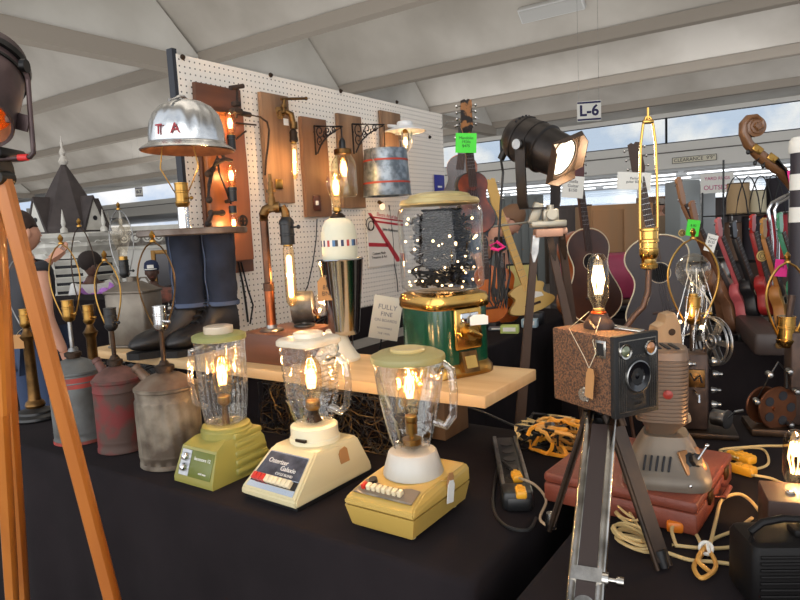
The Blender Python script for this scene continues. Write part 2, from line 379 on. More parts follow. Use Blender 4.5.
# black cloth hung under the plank, with the tangle of wire in front of it
q = MB(); P0 = []
for k in range(61):
    x = -2.1 + 1.15*k/60; P0.append((x, 1.445 + .012*math.sin(k*.9) + .008*math.sin(k*2.3)))
q.loft([[(x, y + dy + .03, z) for x, y in P0] + [(x, y + dy + .034, z) for x, y in P0[::-1]] for z, dy in ((TZ+.004, -.02), (TZ+.08, -.005), (SZ-.034, 0))])
o = q.build('cloth_valance', M_cloth); tag(o, 'black cloth hanging under the plank shelf behind the blenders', 'cloth')
def tangle(name, lab, x0, x1, y0, y1, z0, z1, n, m, r, seed, step=.03, ln=14):
    q = MB(); g = random.Random(seed)
    for i in range(n):
        p = Vector((g.uniform(x0, x1), g.uniform(y0, y1), g.uniform(z0, z1))); d = Vector((g.uniform(-1, 1), g.uniform(-.5, .5), g.uniform(-1, 1))); pts = [p.copy()]
        for k in range(ln):
            d = (d + Vector((g.uniform(-1, 1), g.uniform(-1, 1), g.uniform(-1, 1)))*.7).normalized(); p = p + d*step
            p.x = min(max(p.x, x0), x1); p.y = min(max(p.y, y0), y1); p.z = min(max(p.z, z0), z1); pts.append(p.copy())
        q.mi = i % (len(m) if isinstance(m, list) else 1); q.tube(pts, r, n=5)
    o = q.build(name, m, ang=60); tag(o, lab, 'wire', kind='stuff'); return o
tangle('wire_tangle', 'tangle of black and gold wire heaped under the shelf between green blender and cream blender', -1.50, -.98, 1.36, 1.425, TZ+.004, SZ-.04, 190, [M_black, M_bronze, M_cordb, mat('dull_gold_wire', (116,90,52), .4, .8)], .0013, 3)
tangle('wire_tangle', 'black wire mesh heaped at the left end of the table behind the brass lamp', -2.42, -2.10, 1.30, 1.44, TZ+.004, SZ-.04, 46, [M_black, M_steel, M_black], .0024, 4)
# ================================================================== LAMP PARTS
def socket(par, p, m, s=1., axis=None, name='socket'):
    q = MB(TR(*p) @ (axis or Matrix()) @ Matrix.Scale(s, 4))
    q.lathe([(.006, -.006), (.011, -.004), (.017, .004), (.0185, .010), (.0185, .012), (.0165, .013), (.0165, .034), (.018, .035), (.018, .039), (.0165, .040), (.0165, .056), (.0175, .057), (.0175, .060), (.013, .060)], n=20)
    o = q.build(name, m, par)
    k = MB(TR(*p) @ (axis or Matrix()) @ Matrix.Scale(s, 4)); k.cyl((.015, 0, .02), (.035, 0, .02), .0025, n=6); k.sph((.037, 0, .02), .005, 8, 6); k.build('switch_key', m, o)
    return o
def harp(par, p, w, h, m, rz=0., r=.0022, finial=True, lean=0., bot=.35):
    M = TR(*p) @ RZ(rz) @ RY(lean); pts = []
    def sx(t): return w/2*(bot + (1-bot)*math.sin(min(1, t/.55)*PI/2)) if t < .55 else w/2*(math.cos((t-.55)/.45*PI/2)**.6 if t < 1 else 0)
    T = [i/16 for i in range(17)]
    q = MB(M)
    pts = [(-sx(t), 0, t*h) for t in T] + [(sx(t), 0, t*h) for t in T[::-1]][1:]
    pts = [(0, 0, -.004), (-w/2*bot, 0, -.003)] + pts[0:] + [(w/2*bot, 0, -.003), (0, 0, -.0045)]
    q.tube(pts, r, n=6); o = q.build('harp', m, par)
    if finial:
        k = MB(M); k.lathe([(.003, h-.004), (.008, h-.002), (.008, h+.003), (.004, h+.006), (.007, h+.012), (.008, h+.018), (.003, h+.026), (.001, h+.028)], n=12); k.build('finial', M_brass, o)
    return o
def bulb(par, p, kind='st', axis=None, s=1., power=1.2, glass=None, lit=True, col=(1., .62, .30), fil=None):
    """Edison bulbs, base at p, glass going up local z"""
    M = TR(*p) @ (axis or Matrix()) @ Matrix.Scale(s, 4); glass = glass or M_bulba; fil = fil or M_fil
    if kind == 'st': prof = [(.012, 0), (.013, .012), (.017, .03), (.026, .055), (.031, .08), (.029, .098), (.020, .114), (.008, .122), (.0005, .124)]; H = .075
    elif kind == 'tube': prof = [(.012, 0), (.0135, .01), (.0150, .02), (.0155, .04), (.0155, .14), (.0145, .155), (.009, .166), (.0005, .170)]; H = .085
    elif kind == 'fat': prof = [(.012, 0), (.013, .012), (.018, .022), (.0225, .034), (.0225, .100), (.020, .113), (.012, .124), (.0005, .127)]; H = .07
    elif kind == 'mini': prof = [(.012, 0), (.013, .01), (.0175, .022), (.0185, .04), (.0185, .062), (.015, .076), (.008, .084), (.0005, .086)]; H = .048
    else: prof = [(.012, 0), (.014, .014), (.022, .026), (.040, .045), (.047, .068), (.044, .09), (.030, .108), (.014, .117), (.0005, .119)]; H = .068
    q = MB(M); q.lathe(prof, n=24); g = q.build('bulb', glass, par, ang=60)
    q = MB(M); q.lathe([(.006, -.014), (.0125, -.008), (.0135, -.004), (.0125, 0), (.0135, .003), (.0125, .006)], n=16); q.build('screw_base', M_brass, g)
    if lit:
        q = MB(M)
        if kind == 'tube':
            for k in range(6):
                a = 2*PI*k/6; q.tube([(.0035*math.cos(a), .0035*math.sin(a), .03), (.0062*math.cos(a), .0062*math.sin(a), .035), (.0062*math.cos(a), .0062*math.sin(a), .14), (.0035*math.cos(a), .0035*math.sin(a), .145)], .0015, n=5)
        elif kind in ('fat', 'st'):
            R = .013 if kind == 'fat' else .0105; z0, z1 = (.038, .100) if kind == 'fat' else (.045, .092)
            for k in range(8):
                a = 2*PI*k/8; q.tube([(R*.5*math.cos(a), R*.5*math.sin(a), z0), (R*math.cos(a+.2), R*math.sin(a+.2), (z0+z1)/2), (R*.6*math.cos(a+.4), R*.6*math.sin(a+.4), z1)], .0020, n=5)
        elif kind == 'mini':
            for k in range(6):
                a = 2*PI*k/6; q.tube([(.005*math.cos(a), .005*math.sin(a), .028), (.008*math.cos(a), .008*math.sin(a), .045), (.004*math.cos(a), .004*math.sin(a), .062)], .0022, n=5)
        else:
            q.torus((0, 0, .07), .016, .003, 16, 6)
        q.build('filament', fil, g)
        if power: lamp(par, M @ Vector((0, 0, H)), power, col, .012*s)
    q = MB(M); q.cyl((0, 0, 0), (0, 0, H*.45), .003, .0015, n=8); q.build('glass_stem', M_clear, g)
    return g
def tag_card(par, p, w, h, m, rot=(0,0,0), name='price_tag', string=None, txt=None):
    M = TR(*p) @ Euler(rot).to_matrix().to_4x4()
    q = MB(M); q.prism([(-w/2, -h/2), (w/2, -h/2), (w/2, h*.3), (w*.28, h/2), (-w*.28, h/2), (-w/2, h*.3)], -.0006, .0006, FRONT); o = q.build(name, m, par)
    if string: q = MB(); q.tube(string, .0007, n=5); q.build('tag_string', mat('cotton_string', (215,200,170), .9), o)
    if txt: text(txt, h*.26, M @ TR(0, -.0012, -h*.08) @ FRONT, M_ink, o, ext=.0002)
    return o
# ================================================================== GAS CAN LAMPS
M_galv = mat('weathered_galvanised_steel', (140,130,114), .55, .4, (84,72,60), scale=11, det=8, lo=.38, hi=.60, bump=.25)
M_galv2 = mat('blue_grey_galvanised', (116,120,120), .5, .35, (82,80,76), scale=8, bump=.2)
M_redrust = mat('rusted_red_paint', (112,38,36), .65, .1, (78,58,50), scale=14, det=8, lo=.42, hi=.56, bump=.3)
M_redpaint = mat('faded_red_paint', (168,58,50), .6, 0, (120,60,50), scale=20)
def can(lab, x, y, r, h, m, spout_a, pipe, sock_m, hw, hh, harp_m, hrz=0., neck=.05, ribs=0, mtop=None, band=None, lean=0., bulbk=None):
    t = thing('gas_can_lamp', lab, 'lamp', (x, y, TZ+.003), 0, None)
    q = MB(); f = (lambda a, z: 1 + (.045*abs(math.sin(a*9 + z*9)) if .03 < z < h-.03 else 0)) if ribs else None
    q.lathe([(r*.97, 0), (r*1.03, .002), (r*1.03, .010), (r, .014), (r, .032), (r*1.01, .035), (r, .038)] + [(r, .04 + (h-.08)*i/8) for i in range(9)] + [(r, h-.032), (r*1.02, h-.03), (r, h-.026), (r, h-.006), (r*1.035, h-.003), (r*1.035, h+.004), (r, h+.006)], n=72, rf=f)
    body = q.build('can_body', m, t)
    q = MB(); q.lathe([(r*.99, h+.005), (r*.82, h+.018), (r*.5, h+.033), (r*.30, h+.039), (r*.24, h+.041)], n=40); q.build('can_top', mtop or m, t)
    q = MB(); q.lathe([(r*.26, h+.038), (r*.26, h+.046), (r*.32, h+.047), (r*.32, h+.058), (r*.2, h+.062)], n=32, rf=lambda a, z: 1+.02*math.cos(16*a)); q.build('screw_cap', M_bronze, t)
    if band:
        q = MB(); q.lathe([(r*1.036, .001), (r*1.036, .011)], n=60, cap=False); q.build('painted_band', band, body); q = MB(); q.lathe([(r*1.006, h-.045), (r*1.006, h-.012)], n=60, cap=False); q.build('painted_band', band, body)
    a = spout_a
    q = MB(); d = Vector((math.cos(a), math.sin(a), 0)); p0 = d*r*.55 + Vector((0, 0, h+.010)); p1 = d*r*1.02 + Vector((0, 0, h+.055)); q.cyl(p0, p1, .016, .011, 14); q.cyl(p1 - (p1-p0)*.12, p1 + (p1-p0)*.08, .014, .013, 14); q.build('spout', mtop or m, t)
    pz = h + .060; px = 0.
    q = MB(); q.cyl((px, 0, pz-.004), (px+lean*pipe, 0, pz+pipe), .0065, n=12); q.cyl((px, 0, pz-.002), (px, 0, pz+.012), .017, .010, 14); q.build('lamp_pipe', M_bronze if sock_m is not M_brass else M_steel, t)
    sp = (px+lean*pipe, 0, pz+pipe+.006); socket(t, sp, sock_m, 1.05)
    harp(t, (sp[0], 0, sp[2]+.004), hw, hh, harp_m, hrz)
    if bulbk: bulb(t, (sp[0], 0, sp[2]+.07), bulbk, lit=False, glass=M_bulbg)
    return t
can('blue-grey galvanised gas can lamp with red stripes and a gold harp, leftmost of the cans', -1.985, 1.045, .078, .222, M_galv2, 2.6, .095, M_brass, .095, .235, M_brass, CAMZ, band=M_redpaint)
can('rusted red gas can lamp with black socket, between two grey cans', -1.772, 1.055, .069, .212, M_redrust, 3.4, .085, M_black, .075, .20, M_brass, CAMZ, mtop=mat('rusty_red_top', (110,74,66), .6, .2, (80,52,44), scale=20))
can('ribbed galvanised gas can lamp with long spout, rightmost of the cans by the green blender', -1.530, 1.053, .083, .215, M_galv, 3.6, .095, M_chrome, .10, .235, M_brass_old, CAMZ, ribs=1, mtop=mat('brown_galvanised', (128,112,96), .5, .4, (96,70,52), scale=12))
# tall slab can standing on the plank
t = thing('oil_can_lamp', 'tall dented grey oil can lamp with clear bulb, left end of plank', 'lamp', (-2.34, 1.50, SZ), CAMZ - .25)
q = MB(); q.box((0, 0, .115), (.18, .13, .23), bev=.02); q.box((0, 0, .006), (.184, .134, .012), bev=.005); q.box((0, 0, .222), (.184, .134, .012), bev=.005); q.build('can_body', mat('dull_tin', (132,124,112), .5, .5, (98,88,78), scale=8, bump=.2), t)
q = MB(); q.loft([[(-.085, -.06, .228), (.085, -.06, .228), (.085, .06, .228), (-.085, .06, .228)], [(-.03, -.02, .262), (.03, -.02, .262), (.03, .02, .262), (-.03, .02, .262)]]); q.cyl((0, 0, .26), (0, 0, .28), .02, n=16); q.build('can_top', MATS['dull_tin'], t)
q = MB(); q.cyl((-.055, 0, .24), (-.092, 0, .285), .014, .010, 12); q.build('spout', MATS['dull_tin'], t)
q = MB(); q.tube([(.02, 0, .252), (.04, 0, .275), (.065, 0, .275), (.082, 0, .25)], .004); q.build('carry_handle', MATS['dull_tin'], t)
socket(t, (-.03, 0, .282), M_black, 1.1); bulb(t, (-.03, 0, .355), 'st', lit=False, glass=M_bulbg, s=1.3); harp(t, (-.03, 0, .29), .11, .26, M_steel, 0)
# turned brass column lamps
def column_lamp(lab, x, y, z, H, m, hw, hh, hm, base_r=.075, tagp=False, rzh=CAMZ):
    t = thing('brass_table_lamp', lab, 'lamp', (x, y, z))
    q = MB(); q.lathe([(base_r, 0), (base_r*1.05, .006), (base_r*1.02, .014), (base_r*.8, .022), (base_r*.78, .030), (base_r*.5, .036), (.03, .042)], n=36); q.build('base', M_black, t)
    q = MB(); q.lathe([(.03, .04), (.034, .05), (.030, .062), (.022, .068), (.020, .08), (.018, H*.5), (.017, H*.85), (.022, H*.88), (.026, H*.91), (.018, H*.94), (.013, H*.97), (.011, H)], n=28); q.build('column', m, t)
    so = socket(t, (0, 0, H+.004), M_brass, 1.1)
    harp(t, (0, 0, H+.01), hw, hh, hm, rzh)
    if tagp: tag_card(t, (-.012, -.03, H-.045), .045, .05, M_kraft, (0, 0, CAMZ), string=[(0, 0, H+.01), (.004, -.03, H-.01), (-.012, -.031, H-.022)])
    return t
column_lamp('brass column table lamp on a round black base at the left end of the table', -2.385, 1.10, TZ+.003, .33, M_brass_old, .11, .24, M_steel, tagp=True)
q = None
column_lamp('short antique brass column lamp with tall dark harp behind the gas cans', -2.22, 1.24, TZ+.003, .33, M_brass_old, .085, .34, M_bronze, base_r=.05)
# ================================================================== BOOT AND JEANS LAMP
t = thing('boots_and_jeans_lamp', 'lamp of black boots and blue jeans under a silver hard hat shade', 'lamp', (-1.985, 1.54, SZ))
M_boot = mat('black_boot_leather', (34,29,27), .42, 0, (22,19,18), scale=30, bump=.3)
M_jean = mat('blue_denim', (40,48,66), .95, 0, (20,25,38), scale=9, det=8, lo=.3, hi=.7, bump=.5, bscale=26)
M_seam = mat('faded_denim_seam', (72,84,108), .9)
TOE = math.radians(YAW + 180 + 40)     # toes point to the photographer's left
def boot(x, y, a, par):
    M = TR(x, y, 0) @ RZ(a); q = MB(M)
    secs = [(-.085, .036, .004, .16), (-.06, .042, .0, .19), (-.02, .044, .0, .195), (.02, .043, .0, .15), (.05, .044, .0, .105), (.09, .048, .0, .085), (.13, .050, .002, .075), (.165, .046, .006, .062), (.188, .03, .012, .045), (.197, .01, .02, .03)]
    rings = []
    for x_, w, z0, z1 in secs:
        ring = []
        for k in range(16):
            u = 2*PI*k/16; cy_, cz_ = math.cos(u), math.sin(u); hh = (z1-z0)/2
            yy = w*abs(cy_)**.7*(1 if cy_ >= 0 else -1)*(1 - .25*max(0, cz_)); zz = .022 + z0 + hh + hh*abs(cz_)**.8*(1 if cz_ >= 0 else -1)
            ring.append((x_, yy, zz))
        rings.append(ring)
    q.loft(rings); b_ = q.build('boot', M_boot, par, ang=60)
    q = MB(M); out = [(-.092, -.032), (-.05, -.044), (.05, -.042), (.12, -.053), (.18, -.042), (.205, -.012), (.205, .012), (.18, .042), (.12, .053), (.05, .042), (-.05, .044), (-.092, .032)]
    q.prism(out, .0, .024); q.build('sole', mat('rubber_sole', (24,22,21), .7), b_)
    q = MB(M); q.lathe([(.052, 0), (.056, .02), (.055, .06), (.057, .075), (.05, .078)], c=(-.035, 0, .17), n=24, rf=lambda a_, z: 1+.03*math.sin(3*a_+z*40)); q.build('boot_shaft', M_boot, b_)
    q = MB(M)
    for k in range(6):
        f = k/5; xx = .085 - .075*f; zz = .108 + .10*f
        q.tube([(xx, -.03, zz-.010), (xx+.006, -.01, zz+.006), (xx-.006, .012, zz+.010), (xx-.012, .03, zz)], .0028, n=5)
    q.build('laces', mat('boot_lace', (14,13,13), .9), b_)
    return b_
boot(-.048, -.050, TOE, t); boot(.040, .032, TOE + .10, t)
def jean(x, y, par, sd):
    q = MB(TR(x, y, 0)); R = []
    for i in range(15):
        f = i/14; z = .165 + .268*f; r = .057 + .008*f
        fold = .006*math.exp(-((f-.02)/.05)**2)
        R.append((r + fold, z))
    q.lathe(R, n=40, rf=lambda a, z: 1 + .05*math.sin(2*a+sd) + .03*math.sin(a*5+z*60+sd) + .028*math.sin(z*75 + sd + 2*math.cos(a)))
    j = q.build('jean_leg', M_jean, par, ang=70)
    q = MB(TR(x, y, 0)); q.lathe([(.0655, .167), (.0655, .181), (.0635, .182)], n=40, rf=lambda a, z: 1 + .05*math.sin(2*a+sd) + .03*math.sin(a*5+.17*60+sd), cap=False); q.build('cuff_hem', M_seam, j)
    q = MB(TR(x, y, 0)); aa = -PI/2 - .05; q.tube([(.066*math.cos(aa)+.004*math.sin(k), .066*math.sin(aa), .17+.26*k/12) for k in range(13)], .0022, n=5); q.build('side_seam', M_seam, j)
    return j
jean(-.030, -.018, t, .4); jean(.058, .062, t, 2.1)
q = MB(); q.lathe([(.19, .432), (.197, .436), (.197, .452), (.19, .456)], c=(.0, .0, 0), n=48); q.build('round_tabletop', mat('rusty_grey_board', (128,118,110), .6, .2, (84,68,58), scale=12, bump=.2), t)
q = MB(); q.lathe([(.026, .456), (.022, .460), (.021, .50), (.021, .535), (.012, .538)], c=(-.02, -.02, 0), n=24); q.build('neck', M_chrome, t)
socket(t, (-.02, -.02, .538), M_brass, 1.45)
q = MB()
for s_ in (-1, 1): q.tube([(-.02, -.02, .56), (-.02+s_*.03*RT.x, -.02+s_*.03*RT.y, .60), (-.02+s_*.07*RT.x, -.02+s_*.07*RT.y, .68), (-.02+s_*.05*RT.x, -.02+s_*.05*RT.y, .80), (-.02, -.02, .90)], .0025)
q.build('harp', M_brass, t)
HC = (-.004, .012, 0)
M_hat = mat('polished_aluminium', (224,225,224), .26, 1., (160,162,164), scale=14, lo=.45, hi=.9, bump=.18, bscale=34)
q = MB(TR(HC[0], HC[1], .750) @ RZ(CAMZ) @ RY(.03))
def hatr(a, z): return 1 + (.05*math.cos(a)**2) + (.020*math.cos(14*a)*math.sin(PI*min(1, max(0, (z-.02)/.15))) if z > .02 else 0)
q.lathe([(.160, -.010), (.162, -.007), (.152, .002), (.136, .012), (.130, .018), (.130, .022), (.129, .05), (.124, .085), (.111, .12), (.088, .148), (.058, .165), (.028, .173), (.004, .176)], n=80, rf=hatr, cap=False)
hat = q.build('hard_hat_shade', M_hat, t, ang=70)
q = MB(TR(HC[0], HC[1], .747) @ RZ(CAMZ) @ RY(.03)); q.lathe([(.158, -.009), (.136, .006), (.124, .02), (.122, .05), (.114, .09), (.083, .13), (.03, .155), (.003, .158)], n=60, rf=lambda a, z: 1+.05*math.cos(a)**2, cap=False); q.build('rusty_hat_lining', mat('rusty_lining', (150,96,60), .7, .2, (110,66,42), scale=14), hat)
q = MB(TR(HC[0], HC[1], .750) @ RZ(CAMZ)); q.tube([(-.02, -.10+.0, .175-.02), (0, -.05, .176), (0, 0, .186), (0, .06, .174), (0, .1, .15)], .006, n=8); q.build('crown_ridge', M_hat, hat)
M_redp = mat('worn_red_letter', (150,30,40), .5)
for ch, ax in (('T', -.46), ('A', .02)):
    Q = TR(HC[0], HC[1], .750) @ RZ(CAMZ + ax) @ TR(0, -.134, .052) @ RX(-.12) @ FRONT
    text(ch, .052, Q, M_redp, hat, ext=.002)
lamp(t, (-.02, -.02, .68), .35)
# ================================================================== PIPE AND TAP LAMP
p = onz(272, 331, SZ+.10)
t = thing('pipe_lamp', 'copper pipe and brass tap lamp on a wood block, tube bulb hanging', 'lamp', (-1.545, 1.55, SZ))
wb = wood('dark_walnut', (122,74,48), (84,50,32), .5, 9, (.2,1.5,1.5))
q = MB(); q.box((0, 0, .05), (.215, .235, .10), bev=.004); q.build('wood_block', wb, t)
bx, by = p.x + 1.545, p.y - 1.55
q = MB(); q.lathe([(.038, .10), (.040, .104), (.036, .108), (.018, .111), (.016, .125)], c=(bx, by, 0), n=28); q.build('flange', M_steel, t)
M_copper = mat('copper_pipe', (176,100,62), .3, 1., (110,66,44), scale=12)
q = MB(); q.cyl((bx, by, .11), (bx, by, .25), .0165, n=20); q.build('lower_pipe', M_copper, t)
q = MB(); q.cyl((bx, by, .235), (bx, by, .465), .0135, n=20); q.lathe([(.018, .235), (.018, .26), (.0145, .263)], c=(bx, by, 0), n=20); q.build('upper_pipe', mat('dark_copper', (120,80,58), .4, .9, (70,52,42), scale=15), t)
ex = Vector((bx, by, .465)); u = RT
q = MB(); q.tube([ex, ex+Vector((0,0,.02)), ex+Vector((0,0,.035))+u*.008, ex+Vector((0,0,.042))+u*.025, ex+Vector((0,0,.042))+u*.045], .016, n=14)
q.cyl(ex+Vector((0,0,.03))+u*.03, ex+Vector((0,0,.075))+u*.03, .017, .012, 14); q.cyl(ex+Vector((0,0,.042))+u*.04, ex+Vector((0,0,.042))+u*.055, .019, n=14)
q.tube([ex+Vector((0,0,.042))+u*.05, ex+Vector((0,0,.040))+u*.064, ex+Vector((0,0,.025))+u*.072, ex+Vector((0,0,-.005))+u*.073], .014, n=14)
q.build('pipe_elbow', M_brass_old, t)
q = MB(); q.cyl(ex+Vector((0,0,.07))+u*.03, ex+Vector((0,0,.125))+u*.03, .009, n=12); q.cyl(ex+Vector((0,0,.09))+u*.03, ex+Vector((0,0,.10))+u*.03, .016, n=6); q.cyl(ex+Vector((0,0,.125))+u*.03, ex+Vector((0,0,.15))+u*.03, .006, n=10)
q.build('valve_stem', M_brass_old, t)
hp = ex+Vector((0,0,-.005))+u*.073
socket(t, hp + Vector((0,0,.008)), M_black, 1.4, RX(PI)); bulb(t, hp + Vector((0,0,-.075)), 'tube', RX(PI), 1.22, 2.2)
q = MB(); q.tube([(bx+.0, by+.02, .11), (bx+.03, by+.06, .03), (bx+.1, by+.05, .02), (bx+.11, by-.03, .08)], .002); q.build('lamp_cord', M_cordb, t)
# round bulb lamp lying behind the block: grey reflector can
p = at(298, 316, 2.22); t = thing('reflector_lamp', 'round clear globe bulb in a grey metal headlamp can behind the pipe lamp', 'lamp', (-1.495, 1.60, SZ+.102), CAMZ, sc=.72)
q = MB(); q.cyl((-.07, .02, .09), (.03, .02, .095), .078, .072, 28); q.lathe([(.05, 0), (.05, .008), (.02, .012), (.014, .03)], c=(-.02, .02, 0), n=24); q.build('lamp_can', mat('grey_hammered_metal', (104,102,98), .45, .7, (76,74,70), scale=20), t)
bulb(t, (.05, .0, .045), 'round', RY(.35), .95, 1.2, glass=M_bulbg)
q = MB(); q.torus((.02, .02, .10), .055, .004, 28, 6, RY(1.1)); q.build('wire_guard', M_copper, t)
# ================================================================== MILKSHAKE MIXER LAMP
t = thing('milkshake_mixer_lamp', 'milkshake mixer lamp with steel cup, ivory buoy-shaped ball and Edison bulb on top', 'lamp', (-1.335, 1.60, SZ))
M_ivory = mat('ivory_enamel', (230,222,200), .35, coat=.3)
q = MB(RZ(CAMZ)); q.loft([[(-.03+x*s_, y*s_, z) for x, y in [(.07*math.cos(2*PI*k/24), .065*math.sin(2*PI*k/24)) for k in range(24)]] for s_, z in ((1.1, 0), (1.12, .008), (.98, .018), (.7, .05), (.52, .085), (.45, .10))]); q.build('mixer_foot', M_ivory, t, ang=50)
q = MB(); q.lathe([(.046, .085), (.048, .088), (.050, .10), (.074, .325), (.076, .328), (.074, .331), (.071, .328), (.048, .10), (.01, .095)], n=48, cap=False); q.build('steel_cup', M_chrome, t)
q = MB(); q.lathe([(.02, .295), (.045, .30), (.055, .32), (.0575, .35), (.0585, .385), (.057, .41), (.052, .435), (.040, .455), (.022, .463), (.012, .465)], n=40); q.build('ball', mat('ivory_ball', (226,224,200), .45, 0, (206,204,182), scale=6), t)
cols = [mat('band_red', (170,60,52), .5), mat('band_navy', (40,48,82), .5), mat('band_white', (220,216,206), .5), mat('band_blue', (82,120,160), .5), mat('band_dark', (52,44,44), .5)]
q = MB()
for k in range(40):
    q.mi = [1, 2, 0, 2, 3, 4, 2][k % 7]; a0, a1 = 2*PI*k/40, 2*PI*(k+1)/40
    q.loft([[(r_*math.cos(a), r_*math.sin(a), z) for r_, z in ((.0592, .372), (.0592, .392), (.057, .392), (.057, .372))] for a in (a0, a1)])
q.build('coloured_band', cols, t)
q = MB(); q.lathe([(.026, .46), (.024, .468), (.018, .474), (.014, .478)], n=20); q.build('lamp_collar', M_bronze, t)
bulb(t, (0, 0, .49), 'st', s=1.0, power=1.6)
tag_card(t, (-.01, -.068, .24), .052, .075, M_kraft, (-.11, 0, CAMZ), string=[(0, -.06, .31), (-.005, -.072, .275)], txt='85\nBN')
# ================================================================== GUMBALL MACHINE LAMP
t = thing('gumball_machine', 'green and gold gumball machine with a clear globe full of fairy lights on the plank', 'gumball machine', (-.945, 1.585, SZ), PI/2 - .42)
def rsq(w, n=40, p=4.2, z=0): return [(w*abs(math.cos(a))**(2/p)*(1 if math.cos(a) >= 0 else -1), w*abs(math.sin(a))**(2/p)*(1 if math.sin(a) >= 0 else -1), z) for a in (2*PI*k/n for k in range(n))]
q = MB(); q.loft([rsq(w, z=z) for w, z in ((.112, 0), (.114, .003), (.113, .02), (.104, .032), (.102, .036))]); q.build('base', M_brass, t)
q = MB(); q.loft([rsq(w, z=z) for w, z in ((.1015, .034), (.102, .04), (.102, .19), (.1015, .196))]); q.build('body', mat('dark_green_enamel', (12,66,44), .2, coat=.6), t)
q = MB(); q.loft([rsq(w, z=z) for w, z in ((.106, .190), (.109, .195), (.109, .215), (.104, .228), (.09, .234), (.075, .236))]); q.build('collar', M_gold, t)
q = MB(); q.lathe([(.07, .237), (.105, .238), (.118, .248), (.121, .265), (.121, .455), (.117, .470), (.108, .480), (.10, .483)], n=64, cap=False); q.build('globe', thin_glass('acrylic_globe', (.93, .93, .92), .7, .035, .06), t, ang=60)
q = MB(); q.lathe([(.10, .478), (.112, .480), (.114, .486), (.108, .496), (.09, .50), (.085, .508), (.06, .514), (.03, .517), (.001, .518)], n=48, rf=lambda a, z: 1 + .01*math.cos(20*a)); q.build('lid', mat('pale_gold_lid', (226,206,150), .3, .7), t)
q = MB(); g = random.Random(11)
for i in range(170):
    a = g.uniform(0, 2*PI); pts = []; z = g.uniform(.26, .46); r0 = g.uniform(.02, .08)
    for k in range(10):
        a += g.uniform(.15, .45); z = min(.465, max(.25, z + g.uniform(-.012, .012))); r0 = min(.092, max(.02, r0+g.uniform(-.012, .012))); pts.append((r0*math.cos(a), r0*math.sin(a), z))
    q.tube(pts, g.uniform(.002, .005), n=5)
o = q.build('dark_foil_garland', mat('black_foil', (30,29,31), .35, .6, (10,10,12), scale=30), t); o['kind'] = 'stuff'
q = MB()
for i in range(46):
    a = g.uniform(0, 2*PI); z = .25 + .21*g.random()**1.6; r0 = g.uniform(.085, .108); q.sph((r0*math.cos(a), r0*math.sin(a), z), g.choice((.0022, .003, .0038)), 8, 6)
o = q.build('fairy_lights', emis('fairy_light', (1., .66, .32), 7.), t); o['kind'] = 'stuff'
lamp(t, (0, 0, .30), .9, (1., .68, .36), .05)
q = MB(); q.box((0, -.110, .135), (.09, .014, .115), bev=.006); q.build('coin_plate', M_gold, t)
q = MB(); q.box((0, -.119, .165), (.06, .008, .03), bev=.003); q.build('coin_slot', M_chrome, t)
q = MB(); q.cyl((0, -.116, .125), (0, -.135, .125), .021, n=24); q.box((0, -.143, .125), (.045, .016, .014), (0, .5, 0), .004); q.build('crank_handle', M_brass, t)
q = MB(); q.loft([[(-.026, -.100, .02), (.026, -.100, .02), (.026, -.128, .015), (-.026, -.128, .015)], [(-.026, -.100, .072), (.026, -.100, .072), (.026, -.112, .072), (-.026, -.112, .072)]]); ch = q.build('chute_door', M_brass_old, t)
q = MB(TR(0, -.1215, .043) @ RX(-.29)); q.box((0, 0, 0), (.038, .002, .034)); q.build('door_plate', M_gold, ch)
tag_card(t, (.018, -.139, .160), .052, .028, M_paper, (0, 0, -.35), name='price_label')
# ================================================================== PEGBOARD
PX = -2.2; PY0, PY1, PZ0, PZ1 = 1.70, 3.78, .95, 2.115
def peg_material():
    m = bpy.data.materials.new('white_pegboard'); m.use_nodes = True; t = m.node_tree; b = t.nodes['Principled BSDF']; b.inputs['Roughness'].default_value = .6
    g = t.nodes.new('ShaderNodeTexCoord'); vm = t.nodes.new('ShaderNodeVectorMath'); vm.operation = 'SCALE'; vm.inputs['Scale'].default_value = 1/.0254
    fr = t.nodes.new('ShaderNodeVectorMath'); fr.operation = 'FRACTION'; sb = t.nodes.new('ShaderNodeVectorMath'); sb.operation = 'SUBTRACT'; sb.inputs[1].default_value = (.5,.5,.5)
    mu = t.nodes.new('ShaderNodeVectorMath'); mu.operation = 'MULTIPLY'; mu.inputs[1].default_value = (0,1,1)
    ln = t.nodes.new('ShaderNodeVectorMath'); ln.operation = 'LENGTH'; lt = t.nodes.new('ShaderNodeMath'); lt.operation = 'LESS_THAN'; lt.inputs[1].default_value = .135
    mx = t.nodes.new('ShaderNodeMix'); mx.data_type = 'RGBA'; mx.inputs[6].default_value = (*lin((236,228,216)), 1); mx.inputs[7].default_value = (*lin((60,48,40)), 1)
    L = t.links.new; L(g.outputs['Object'], vm.inputs[0]); L(vm.outputs[0], fr.inputs[0]); L(fr.outputs[0], sb.inputs[0]); L(sb.outputs[0], mu.inputs[0]); L(mu.outputs[0], ln.inputs[0]); L(ln.outputs['Value'], lt.inputs[0]); L(lt.outputs[0], mx.inputs[0]); L(mx.outputs[2], b.inputs['Base Color'])
    return m
peg = thing('pegboard', 'large white pegboard panel with lamps on wooden boards behind the shelf', 'pegboard', (PX, (PY0+PY1)/2, 0))
hy = (PY1-PY0)/2
q = MB(); q.box((-.006, 0, (PZ0+PZ1)/2), (.008, 2*hy, PZ1-PZ0)); q.build('panel', peg_material(), peg)
q = MB(); q.box((-.022, -hy-.006, (PZ1+.02)/2), (.035, .022, PZ1+.02)); q.build('end_post', mat('dark_steel_post', (48,50,56), .5, .4), peg)
q = MB(); q.box((-.030, hy, (PZ1)/2), (.035, .03, PZ1)); q.build('end_post', MATS['dark_steel_post'], peg)
